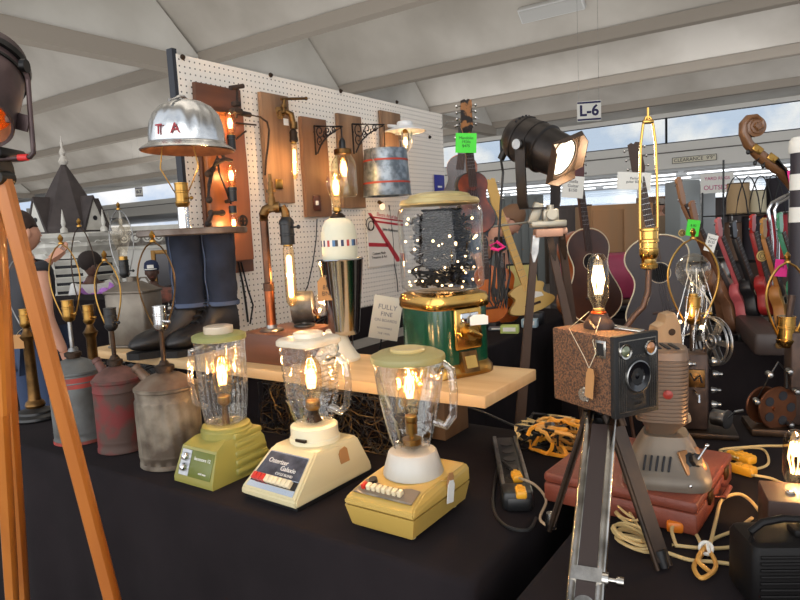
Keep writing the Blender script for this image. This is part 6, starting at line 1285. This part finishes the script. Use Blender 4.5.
# wire rack with lamp shades
rk = at(758, 250, 5.1); rk = Vector((rk.x, rk.y, 0)); t = thing('wire_rack', 'black wire rack with pointed arches holding lamp shades, behind the ukuleles', 'rack', rk, CAMZ)
Mi3 = Matrix.Rotation(-CAMZ, 4, 'Z'); R5 = lambda x, y, d=0: Mi3 @ (at(x, y, 5.1+d) - rk)
l0, r0 = R5(723, 250).x, R5(797, 250).x; zs1, zs2, zt = R5(760, 214).z, R5(760, 262).z, R5(722, 160).z
q = MB()
for x in (l0, r0):
    for y in (0, .35): q.cyl((x, y, 0), (x, y, zt if y == 0 else zs1+.2), .008, n=8)
q.build('upright_frame', M_black, t)
for z in (zs1, zs2, .5):
    q = MB(); q.tube([(l0, 0, z), (r0, 0, z), (r0, .35, z), (l0, .35, z)], .006, n=6, closed=True)
    for k in range(1, 6): q.cyl((l0, .35*k/6, z), (r0, .35*k/6, z), .003, n=5)
    q.build('wire_shelf', M_black, t)
q = MB(); n_ = 3; w_ = (r0-l0)/n_
for k in range(n_):
    a0 = l0 + w_*k; q.tube([(a0 + w_*u, 0, zs1 + .30*math.sin(PI*u)**.7) for u in [i/12 for i in range(13)]], .005, n=5)
    if k: q.tube([(a0 - w_/2 + w_*u, 0, zs1 + .30*math.sin(PI*u)**.7) for u in [i/12 for i in range(13)]], .005, n=5)
q.build('pointed_arches', M_black, t)
def shade(lab, x, ytop, ybot, wpx, m, D_, cone=.9, zb=None):
    a, b_ = at(x, ytop, D_), at(x, ybot, D_); r_ = wpx/2*D_/FPX; z0 = zb if zb else b_.z; t = thing('lamp_shade', lab, 'lamp shade', (b_.x, b_.y, z0)); h = a.z - z0
    q = MB(); q.lathe([(r_, 0), (r_*cone, h), (r_*cone-.004, h), (r_-.004, 0)], n=36, cap=False); q.build('drum', m, t); q = MB(); q.torus((0, 0, h-.005), r_*cone, .003, 36, 5); q.torus((0, 0, .005), r_, .003, 36, 5); q.build('trim_ring', M_bronze, t)
    q = MB(); q.box((0, 0, h-.02), (2*r_*cone-.006, .004, .004)); q.build('spider', M_steel, t)
zz1 = rk.z + zs1 + .008; zz2 = rk.z + zs2 + .008
shade('tall tan drum lamp shade on the wire rack, left', 738, 183, 210, 21, mat('tan_linen', (178,150,112), .8), 5.25, .95, zz1)
shade('cream drum lamp shade on the wire rack, between tan and black shades', 757, 190, 210, 17, mat('cream_linen', (206,196,166), .8), 5.25, .9, zz1)
shade('black drum lamp shade on the wire rack, right', 777, 178, 208, 20, mat('black_linen', (36,32,40), .8), 5.25, 1.0, zz1)
shade('black drum lamp shade on the lower rack shelf', 752, 216, 240, 20, mat('black_linen'), 5.25, .95, zz2); shade('red drum lamp shade on the lower rack shelf', 775, 214, 240, 22, mat('red_linen', (168,30,44), .7), 5.25, .95, zz2)
shade('brown drum lamp shade on the lower rack shelf, leftmost', 733, 222, 240, 17, mat('brown_linen', (96,72,56), .8), 5.25, .9, zz2)
p = at(790, 240, 4.4); t = thing('chrome_pipe_frame', 'bent chrome pipe frame crossing before the red lamp shade', 'frame', (p.x, p.y, 0), CAMZ); R9 = lambda x, y: Matrix.Rotation(-CAMZ, 4, 'Z') @ (at(x, y, 4.4) - Vector((p.x, p.y, 0)))
for off in (0, 6): q = MB(); q.tube([R9(800+off, 188), R9(785+off, 196), R9(772+off, 203), R9(768+off, 210), R9(770+off, 222), R9(772+off, 240)] + [Vector((R9(772+off, 240).x, 0, .01))], .012, n=8); q.build('pipe', M_chrome, t)
# crates, planks, cupboards
def cab(nm, lab, cat, x, yt, wpx, D_, dep, m, z0=0., doors=2, knob=True, rz=CAMZ):
    b_ = at(x, yt, D_); h = b_.z - z0; w = wpx*D_/FPX; t = thing(nm, lab, cat, (b_.x, b_.y, z0), rz)
    q = MB(); q.box((0, dep/2, h/2), (w, dep, h), bev=.006); q.build('carcass', m, t)
    for k in range(doors):
        dw = w/doors; q = MB(); q.box((-w/2+dw*(k+.5), -.008, h/2), (dw*.92, .016, h*.94), bev=.004); dr = q.build('door', m, t)
        q = MB(); q.sph((-w/2+dw*(k+(.85 if k == 0 and doors > 1 else .15)), -.024, h*.5), .012, 8, 6); q.build('knob', M_brass, dr)
    return t
cab('wooden_cabinet', 'orange and pale plank cabinet standing behind the two dark guitars', 'cabinet', 622, 204, 62, 5.6, .5, wood('orange_plank', (160,110,64), (132,108,78), .6, 3, (1.6,1,.15)), doors=2)
cab('metal_locker', 'pale grey metal locker with its door ajar behind the ukulele heads', 'locker', 690, 180, 20, 9.0, .5, mat('locker_grey', (158,164,166), .5), doors=1)
cab('metal_locker', 'second pale grey metal locker, right of the first behind the ukuleles', 'locker', 709, 184, 13, 9.3, .5, mat('locker_grey2', (176,180,182), .5), doors=1)
cab('wooden_cabinet', 'brown wooden display cabinet with ornaments behind the small person in the hat', 'cabinet', 664, 196, 36, 14.5, .6, wood('brown_far', (132,96,70), (100,72,52)), doors=3)
cab('wooden_cabinet', 'dark wooden cupboard seen between the tripod and the plank cabinet', 'cabinet', 575, 205, 34, 7.5, .5, wood('dark_cupboard', (74,62,56), (56,46,42)), doors=2)
cab('wooden_cabinet', 'pale panelled cupboard far behind the bending man', 'cabinet', 512, 196, 62, 11, .6, mat('greige_panel', (112,116,114), .6), doors=8)
cab('wooden_cabinet', 'dark brown cupboard far behind the wire rack', 'cabinet', 745, 196, 70, 9.8, .6, wood('dark_far', (66,50,44), (50,38,34)), doors=4)
p = at(717, 183, 8.6); t = thing('outside_sign', 'white banner reading YARD RUGS and OUTSIDE in magenta', 'sign', p, CAMZ - .1); q = MB(); q.box((0, 0, 0), (.42, .01, .26)); q.build('banner', M_paper, t)
text('OUTSIDE', .085, TR(0, -.007, -.06) @ FRONT, mat('magenta_print', (186,30,110), .6), t); text('YARD RUGS', .06, TR(0, -.007, .06) @ FRONT, mat('magenta_print'), t)
q = MB(); q.cyl((-.2, .01, -.13), (-.2, .01, -p.z), .01, n=8); q.cyl((.2, .01, -.13), (.2, .01, -p.z), .01, n=8); q.build('sign_post', M_steel, t)
tp_ = at(702, 262, 4.85); tbl('black display table under the silver jars behind the ukuleles', tp_.x, tp_.y, .52, .42, .82)
M_silv = mat('tarnished_silver', (150,146,138), .3, 1., (110,104,98), scale=14); g = random.Random(5); names = ['tall silver vase', 'squat silver pot', 'silver coffee urn', 'slim silver vase', 'round silver jar', 'dented silver pitcher', 'silver goblet', 'silver tankard']
pl8 = ['behind the pink ukulele', 'behind the brown ukuleles', 'right of the green tag', 'by the black ukulele', 'behind the red ukulele', 'behind the second ukulele', 'at the table edge by the slate guitar', 'beside the black ukulele neck']
for k, (x, h_) in enumerate(((722, .22), (702, .14), (712, .26), (707, .20), (698, .15), (694, .18), (686, .12), (717, .14))):
    D_ = 4.75 + .12*(k % 3); b_ = at(x, 250, D_); r_ = g.uniform(.035, .06); t = thing('silver_vessel', names[k] + ' on the black display table ' + pl8[k], 'vase', (b_.x, b_.y, .822))
    q = MB(); q.lathe([(r_*.7, 0), (r_*.8, .01), (r_*.5, .02), (r_, h_*.3), (r_*1.05, h_*.5), (r_*.6, h_*.75), (r_*.55, h_*.88), (r_*.8, h_), (r_*.74, h_), (r_*.5, h_*.86)], n=24, cap=False); q.build('vessel_body', M_silv, t)
    if k in (1, 2, 5, 7): q = MB(); q.tube([(r_*.6, 0, h_*.78), (r_*1.7, 0, h_*.7), (r_*1.6, 0, h_*.4), (r_, 0, h_*.32)], .005, n=6); q.build('handle', M_silv, t)
    else: q = MB(); q.torus((0, 0, h_), r_*.78, .003, 20, 5); q.build('rim', M_silv, t)
# ================================================================== LEFT BACKGROUND
M_wp = mat('worn_white_paint', (214,212,204), .7, 0, (186,182,172), scale=5)
M_sl = mat('weathered_slate_metal', (78,70,68), .7, .2, (58,52,52), scale=5, bump=.2)
D_ = 6.0; cb = at(78, 300, D_); cb = Vector((cb.x, cb.y, 0)); S_ = D_/FPX
t = thing('cupola', 'white louvred wooden cupola with dark pointed spire roof, far left behind the cans', 'cupola', cb, CAMZ + .35)
Zy = lambda y: at(78, y, D_).z
zb, zc, ztip, zf = Zy(345), Zy(233), Zy(162), Zy(133); hw = 42*S_
def octo(r, z, k=8, rot=PI/8): return [(r*math.cos(2*PI*i/k+rot), r*math.sin(2*PI*i/k+rot), z) for i in range(k)]
q = MB(); q.loft([octo(hw*1.0, .0), octo(hw*1.0, zc-.12)]); q.build('tower_wall', M_wp, t, ang=20)
q = MB(); q.loft([octo(r, z) for r, z in ((hw*1.02, zc-.17), (hw*1.12, zc-.12), (hw*1.10, zc-.09), (hw*1.24, zc-.04), (hw*1.26, zc-.01), (hw*1.2, zc))]); q.build('cornice', M_wp, t, ang=20)
for i in range(8):
    a = 2*PI*i/8; wf = hw*.62; fr_ = hw*.928
    Mx = RZ(a + PI/2) @ TR(0, -fr_, 0)
    q = MB(Mx); q.box((-wf*.55, -.012, zc-.55), (.05, .03, .72)); q.box((wf*.55, -.012, zc-.55), (.05, .03, .72)); q.box((0, -.012, zc-.2), (wf*1.2, .03, .05)); q.box((0, -.012, zc-.92), (wf*1.2, .03, .06)); fr = q.build('louvre_frame', M_wp, t)
    q = MB(Mx); q.box((0, -.002, zc-.56), (wf*1.0, .008, .68)); q.build('dark_opening', M_ink, fr)
    for k in range(9): q = MB(Mx); q.box((0, -.016, zc-.26-.075*k), (wf*1.02, .012, .05), (.5, 0, 0)); q.build('slat', M_wp, fr)
    q = MB(Mx); q.tube([(-wf*.5+wf*k/16, -.03-hw*.14, zc-.09+.012*abs(math.sin(k*PI/2*.5))) for k in range(17)], .008, n=5); q.build('scalloped_trim', M_wp, t)
q = MB(); q.loft([octo(hw*.93, zc), octo(hw*.90, zc+.06), octo(hw*.60, zc+(ztip-zc)*.38), octo(hw*.26, zc+(ztip-zc)*.76), octo(.012, ztip)]); q.build('spire_roof', M_sl, t, ang=20)
for i in range(4):
    a = PI/2*i + PI/8 + .39; Mx = RZ(a + PI/2) @ TR(0, -hw*.80, zc); w, h = hw*.34, .30
    q = MB(Mx); q.loft([[(-w, y, 0), (w, y, 0), (0, y, h)] for y in (-.02, .03)]); gb = q.build('gable_dormer', M_wp, t)
    q = MB(Mx); q.cyl((0, -.022, h*.42), (0, -.026, h*.42), .022, n=14); q.build('round_hole', M_ink, gb)
    q = MB(Mx); q.loft([[(-w-.02, y, -.01), (0, y, h+.03), (0, y, h), (-w+.01, y, -.01)] for y in (-.03, .32)]); q.loft([[(w+.02, y, -.01), (0, y, h+.03), (0, y, h), (w-.01, y, -.01)] for y in (-.03, .32)]); q.build('dormer_roof', M_sl, gb)
for i in range(8): a = 2*PI*i/8; q = MB(TR(hw*1.1*math.cos(a), hw*1.1*math.sin(a), zc)); q.lathe([(.03, 0), (.03, .03), (.012, .05), (.02, .08), (.014, .12), (.002, .2)], n=10); q.build('corner_finial', M_wp, t)
q = MB(TR(0, 0, ztip-.02)); q.lathe([(.03, 0), (.045, .03), (.03, .06), (.018, .08), (.03, .11), (.018, .14), (.008, .16), (.014, .20), (.006, .22), (.004, max(.24, zf-ztip))], n=14); q.build('spire_finial', mat('aged_white_finial', (196,190,180), .5), t)
# white partition with carved fretwork and a framed mirror
def wallp(lab, xa, xb, yt, D_, m, rz=CAMZ, dep=.06, nm='partition_panel', z0=0.):
    A, B_ = at(xa, yt, D_), at(xb, yt, D_); c = (A+B_)/2; w = (B_-A).length; t = thing(nm, lab, 'partition', (c.x, c.y, z0), rz); q = MB(); q.box((0, 0, (c.z-z0)/2), (w, dep, c.z-z0)); q.build('panel', m, t); return t, w, c.z
t, w, h = wallp('white booth partition wall behind the capped man', 96, 190, 226, 9.0, mat('booth_white', (206,204,198), .8))
q = MB(); q.box((0, -.045, h-.03), (w, .04, .06)); q.box((0, -.045, h-.30), (w, .04, .03)); q.build('moulding', M_wp, t)
t2 = t; Lw = w; Z2 = h - .29
q = MB(TR(0, 0, Z2)); q.box((0, -.05, .13), (Lw, .02, .22)); q.build('carved_frieze', mat('grey_carved', (130,124,116), .8, 0, (84,78,72), scale=16, bump=.8), t2)
for k in range(int(Lw/.16)):
    q = MB(TR(-Lw/2+.08+.16*k, -.062, Z2+.13)); q.torus((0, 0, 0), .055, .012, 18, 6, RX(PI/2)); q.box((0, 0, 0), (.05, .01, .05), (0, .78, 0)); q.build('carved_rosette', M_wp, t2)
def framed(lab, x, y, w, h, D_, mf, mi, rz=CAMZ, nm='framed_picture'):
    p = at(x, y, D_); t = thing(nm, lab, 'picture', p, rz); bw = min(w, h)*.13
    q = MB()
    for sx in (-1, 1): q.box((sx*(w/2-bw/2), 0, 0), (bw, .04, h), bev=.006)
    for sz in (-1, 1): q.box((0, 0, sz*(h/2-bw/2)), (w-2*bw, .04, bw), bev=.006)
    q.build('frame', mf, t); q = MB(); q.box((0, .006, 0), (w-2*bw+.01, .01, h-2*bw+.01)); q.build('picture_sheet', mi, t); return t
framed('gold framed dark mirror on the white partition right of the capped man', 168, 272, .42, .62, 8.9, mat('antique_gold_frame', (150,110,54), .5, .5), mat('dark_mirror', (60,58,60), .15, .6))
framed('gold framed picture behind the woman, left of the white cupola', 44, 284, .72, .55, 9.42, MATS['antique_gold_frame'], mat('pale_print', (196,186,166), .6))
t, w, h = wallp('long low white display counter behind the cupola', -60, 100, 262, 9.5, mat('booth_white'))
t, w, h = wallp('dark draped booth counter behind the gas cans', -90, 150, 300, 4.6, M_cloth, dep=.5)
cab('wooden_cabinet', 'grey shelf of small bottles on the counter left of the cupola spire', 'shelf', 34, 208, 16, 8.4, .3, mat('grey_shelf', (120,118,112), .7), z0=.0, doors=1)
# hall clutter behind booths on the far left and centre
for k, (x, y, wpx, D_, c, lab) in enumerate(((10, 262, 60, 12, (120,106,92), 'low tan dresser far behind the woman at left'), (128, 262, 30, 13, (90,84,82), 'grey cupboard far behind the clear bulb lamp'), (455, 206, 44, 13, (126,120,112), 'tall grey panel cupboard far right of the pegboard'), (546, 212, 40, 14, (96,80,66), 'brown chest far behind the wooden tripod head'), (600, 210, 40, 15, (150,136,116), 'pale oak chest far behind the plank cabinet'), (790, 212, 50, 8.2, (84,62,50), 'brown dresser far behind the double bass neck'), (640, 208, 30, 16, (110,84,64), 'brown hutch far behind the slate guitar neck'))):
    cab('wooden_cabinet', lab, 'cabinet', x, y, wpx, D_, .5, mat('far_cab_%d' % k, c, .6, 0, tuple(int(v*.75) for v in c), scale=2), doors=2)
# striped blanket roll + plaid goods near capped man
p = at(165, 292, 4.55); t = thing('plaid_blanket', 'folded red and brown plaid blanket left of the jeans lamp', 'blanket', (p.x, p.y, at(165, 302, 4.55).z), CAMZ); q = MB(); q.box((0, 0, .05), (.22, .2, .10), bev=.03); q.build('folded_cloth', mat('plaid_wool', (128,74,60), .95, 0, (84,60,52), scale=30), t)
# ================================================================== PEOPLE
M_skin = mat('light_skin', (206,152,126), .55); M_skd = mat('dark_skin', (84,56,44), .55)
def skin(name, V, E, R, m, par, sub=2, root=0):
    me = bpy.data.meshes.new(name); me.from_pydata([tuple(v) for v in V], E, []); me.update(); o = bpy.data.objects.new(name, me); COL.objects.link(o)
    md = o.modifiers.new('skin', 'SKIN'); md.use_smooth_shade = True; sv = me.skin_vertices[0].data
    for i, r in enumerate(R): sv[i].radius = r if isinstance(r, tuple) else (r, r); sv[i].use_root = (i == root)
    ms = o.modifiers.new('sub', 'SUBSURF'); ms.levels = sub; ms.render_levels = sub; me.materials.append(m)
    dg = bpy.context.evaluated_depsgraph_get(); nm_ = bpy.data.meshes.new_from_object(o.evaluated_get(dg)); o.modifiers.clear(); o.data = nm_; nm_.materials.clear(); nm_.materials.append(m)
    for f in nm_.polygons: f.use_smooth = True
    o.parent = par; return o
def person(lab, loc, rz, H, J, msk, shirt, trous, hair, hairk='short', sleeve=.5, extra=None):
    """J: joints in a 1.75 m body's own frame, facing -y"""
    t = thing('person', lab, 'person', loc, rz, sc=H/1.75)
    d = dict(pel=(0,0,.95), wst=(0,0,1.08), chs=(0,0,1.30), nk=(0,0,1.46), hd0=(0,-.01,1.54), hd1=(0,-.015,1.64), shl=(-.19,0,1.40), shr=(.19,0,1.40), ell=(-.25,.02,1.12), elr=(.25,.02,1.12), wrl=(-.26,-.06,.88), wrr=(.26,-.06,.88), hpl=(-.10,0,.92), hpr=(.10,0,.92), knl=(-.11,-.01,.50), knr=(.11,-.01,.50), anl=(-.11,.02,.09), anr=(.11,.02,.09), tol=(-.12,-.16,.03), tor=(.12,-.16,.03)); d.update({a: b for a, b in J.items() if a != 'face'})
    k = list(d); V = [Vector(d[i]) for i in k]; ix = {n_: i for i, n_ in enumerate(k)}
    E = [('pel','wst'),('wst','chs'),('chs','nk'),('nk','hd0'),('chs','shl'),('chs','shr'),('shl','ell'),('shr','elr'),('ell','wrl'),('elr','wrr'),('pel','hpl'),('pel','hpr'),('hpl','knl'),('hpr','knr'),('knl','anl'),('knr','anr'),('anl','tol'),('anr','tor')]
    R = dict(pel=.13, wst=.12, chs=.13, nk=.055, hd0=.06, hd1=.06, shl=.065, shr=.065, ell=.042, elr=.042, wrl=.028, wrr=.028, hpl=.09, hpr=.09, knl=.06, knr=.06, anl=.042, anr=.042, tol=.035, tor=.035)
    keep = [n_ for n_ in k if n_ != 'hd1']; ii = {n_: i for i, n_ in enumerate(keep)}
    Vv = [Vector(d[n_]) for n_ in keep]; Ee = [(ii[a], ii[b_]) for a, b_ in E]; Rr = [R[n_] for n_ in keep]
    body = skin('body', Vv, Ee, Rr, msk, t, root=ii['pel'])
    # head with face, joined in the body mesh
    h0, h1 = Vector(d['hd0']), Vector(d['hd1']); up = (h1-h0).normalized(); fwd = Vector(J.get('face', (0,-1,0))); fwd = (fwd - up*fwd.dot(up)).normalized(); sd = up.cross(fwd).normalized(); hc = h1
    Mh = Matrix((sd, -fwd, up)).transposed().to_4x4(); Mh.translation = hc
    q = MB(Mh); prof = []
    R_ = []
    for i in range(13):
        u = PI*i/12; z = -.125*math.cos(u); w = math.sin(u); jaw = 1 - .28*max(0, (-z-.02)/.1)
        R_.append([(.075*w*jaw*math.cos(a) if w > .01 else .001*math.cos(a), (.095*w*math.sin(a) - (.012 if z < 0 and math.sin(a) < 0 else 0)*w) if w > .01 else .001*math.sin(a), z) for a in (2*PI*j/20 for j in range(20))])
    q.loft(R_); q.loft([[(x_, y_, z_) for x_, y_, z_ in r] for r in ([(-.008, -.09, .02), (.008, -.09, .02), (.006, -.085, .025), (-.006, -.085, .025)], [(-.017, -.093, -.025), (.017, -.093, -.025), (.008, -.118, -.018), (-.008, -.118, -.018)])])
    for s_ in (-1, 1): q.sph((s_*.078, .005, -.005), (.012, .02, .032), 10, 8)
    hd_ = q.build('head_tmp', msk)
    bm = bmesh.new(); bm.from_mesh(body.data); bm.from_mesh(hd_.data)
    # hands: palm and five fingers
    for s_, wr, el in ((-1, 'wrl', 'ell'), (1, 'wrr', 'elr')):
        W0 = Vector(d[wr]); dr = (W0 - Vector(d[el])).normalized(); sx = dr.cross(Vector((0, 1, 0))).normalized(); nn = sx.cross(dr)
        q = MB(); q.loft([[W0 + dr*l + sx*a*w + nn*b_*th_ for a, b_ in ((-1,-1),(1,-1),(1,1),(-1,1))] for l, w, th_ in ((-.01, .024, .018), (.03, .036, .016), (.085, .038, .012))])
        for f in range(4): b0 = W0 + dr*.082 + sx*(-.028+.019*f); ln = (.062, .074, .070, .054)[f]; q.tube([b0, b0 + dr*ln*.5 + nn*.006, b0 + dr*ln*.85 + nn*.022], .0085, n=6)
        b0 = W0 + dr*.03 - sx*.03; q.tube([b0, b0 + dr*.025 - sx*.022, b0 + dr*.055 - sx*.028], .010, n=6)
        ho = q.build('hand_tmp', msk); bm.from_mesh(ho.data); bpy.data.objects.remove(ho)
    bpy.data.objects.remove(hd_); bm.to_mesh(body.data); bm.free()
    for f in body.data.polygons: f.use_smooth = True
    q = MB(Mh)
    for s_ in (-1, 1): q.sph((s_*.028, -.083, .012), (.012, .008, .006), 8, 6)
    q.build('eyes', M_ink, body); q = MB(Mh); q.tube([(-.022, -.094, -.055), (0, -.1, -.058), (.022, -.094, -.055)], .004, n=5); q.build('mouth', mat('lips', (150,84,76), .6), body)
    # hair
    q = MB(Mh); R_ = []
    for i in range(9):
        u = PI*(.5+.5*i/8)*1.0; z = .0 + .135*-math.cos(u); w = math.sin(u)
        R_.append([(.084*w*math.cos(a) if i < 8 else .001*math.cos(a), .104*w*math.sin(a)+.014 if i < 8 else .001*math.sin(a)+.014, z + .01 + (.035 if math.sin(a) < -.3 and i == 0 else 0)) for a in (2*PI*j/20 for j in range(20))])
    q.loft(R_)
    if hairk == 'long': q.loft([[(.088*f*math.cos(a), .02 + .07*abs(math.sin(a))**.8*(1 if math.sin(a) > 0 else .0), z) for a in (2*PI*j/20 for j in range(20))] for f, z in ((.9, .04), (1.0, -.05), (1.15, -.18), (1.1, -.30), (.7, -.40))])
    if hairk == 'afro': q.sph((0, .015, .045), (.125, .125, .115), 18, 12)
    q.build('hair', hair, t)
    # shirt and trousers follow the body
    vs_ = ['pel','wst','chs','nk','shl','shr']; V2 = [Vector(d[n_]) for n_ in vs_]; V2[3] = V2[2].lerp(V2[3], .62)
    V2 += [Vector(d['shl']).lerp(Vector(d['ell']), sleeve), Vector(d['shr']).lerp(Vector(d['elr']), sleeve)]; V2[0] = Vector(d['pel']).lerp(Vector(d['wst']), -.15)
    skin('shirt', V2, [(0,1),(1,2),(2,3),(2,4),(2,5),(4,6),(5,7)], [.155, .145, .158, .075, .085, .085, .058, .058], shirt, t, root=0)
    V3 = [Vector(d[n_]) for n_ in ('pel','hpl','hpr','knl','knr','anl','anr')]; skin('trousers', V3, [(0,1),(0,2),(1,3),(2,4),(3,5),(4,6)], [.15, .105, .105, .078, .078, .06, .06], trous, t, root=0)
    for a_, b_ in (('anl','tol'),('anr','tor')): q = MB(); q.tube([Vector(d[a_])+Vector((0,.05,-.035)), Vector(d[a_])+Vector((0,0,-.03)), Vector(d[b_])+Vector((0,0,.015)), Vector(d[b_])+Vector((0,-.06,.01))], .045, n=10); q.build('shoe', M_black, t)
    if extra: extra(t, Mh, d)
    return t
M_brn = mat('brown_hair', (58,38,30), .6, 0, (40,26,20), scale=40); M_jn2 = mat('blue_jeans', (50,64,92), .9)
def pz(x, y, D_, head_h): p = at(x, y, D_); return (p.x, p.y, 0), p.z/head_h
loc, k = pz(20, 233, 3.6, 1.64)
person('woman with long brown hair in dark sleeveless top, raising her hand, behind the amber tripod', loc, CAMZ + PI - .6, 1.75*k, dict(elr=(.36,-.16,1.30), wrr=(.30,-.34,1.46), face=(0,-1,0)), M_skin, mat('charcoal_top', (54,54,58), .9), M_jn2, M_brn, 'long', .06)
loc, k = pz(90, 265, 5.2, 1.64)
person('child with round afro hair in white shirt with purple scarf, before the cupola', loc, CAMZ + 1.0, 1.75*k, {}, M_skd, mat('white_shirt', (206,204,200), .9), M_jn2, mat('black_hair', (38,28,24), .9), 'afro', .5,
       lambda t, Mh, d: (lambda q: (q.tube([(-.17, -.05, 1.36), (-.06, -.16, 1.30), (.02, -.18, 1.18), (.03, -.18, 1.0)], .06, n=10), q.tube([(.17, -.04, 1.38), (.05, -.15, 1.34), (-.02, -.17, 1.24)], .06, n=10), q.tube([(-.17,-.05,1.36), (0,.12,1.42), (.17,-.04,1.38)], .05, n=10), q.build('purple_scarf', mat('lilac_scarf', (178,120,200), .9), t)))(MB()))
loc, k = pz(152, 272, 5.6, 1.64)
def cap(m, mf):
    def f(t, Mh, d):
        q = MB(Mh); q.loft([[(.092*w*math.cos(a), .108*w*math.sin(a)+.008, z) for a in (2*PI*j/24 for j in range(24))] for w, z in ((1, .03), (1.02, .07), (.9, .12), (.6, .148), (.05, .158))]); c = q.build('cap', m, t)
        q = MB(Mh); q.loft([[(.075*math.cos(a)*f_, -.085-.085*abs(math.sin(a))*(1 if z else 1)*f_, .045+z) for a in (PI+PI*j/12 for j in range(13))] for f_, z in ((1, 0), (1, .006))]); q.box((0, -.102, .08), (.08, .012, .045), (.15, 0, 0), .004); q.build('cap_front', mf, c)
    return f
person('man in navy cap with white front and dark clothes, behind the tall oil can', loc, CAMZ + .25, 1.75*k, dict(wrl=(-.12,-.32,1.12), wrr=(.10,-.32,1.14), ell=(-.27,-.1,1.12), elr=(.27,-.1,1.12)), M_skd, mat('dark_jacket', (50,44,44), .9), M_jn2, mat('black_hair'), 'short', .9, cap(mat('navy_cap', (30,42,74), .8), M_paper))
loc, k = pz(536, 226, 5.35, 1.5); loc = tuple(Vector(loc) - RT*.63)
person('man with short fair hair in dark grey T-shirt bending forward between guitars', loc, CAMZ + 1.05, 1.72, dict(wst=(0,-.03,1.06), chs=(0,-.20,1.22), nk=(0,-.33,1.33), hd0=(0,-.38,1.37), hd1=(0,-.45,1.42), shl=(-.19,-.24,1.29), shr=(.19,-.24,1.29), ell=(-.27,-.30,1.02), elr=(.27,-.30,1.02), wrl=(-.18,-.50,.92), wrr=(.18,-.50,.92), face=(0,-.6,-.8)), M_skin, mat('slate_tshirt', (66,76,88), .9), M_jn2, mat('fair_hair', (122,88,62), .7), 'short', .55)
loc, k = pz(660, 208, 13.0, 1.64)
def hat(t, Mh, d): q = MB(Mh); q.lathe([(.20, .035), (.20, .042), (.11, .05), (.10, .12), (.07, .16), (.01, .165)], n=24); q.build('sun_hat', mat('grey_sun_hat', (170,164,156), .9), t)
person('distant person in pale grey sun hat and brown scarf among the booths', loc, CAMZ + 2.6, 1.66, {}, M_skin, mat('beige_top', (150,128,104), .9), mat('dark_trousers', (50,48,50), .9), M_brn, 'short', .9, hat)
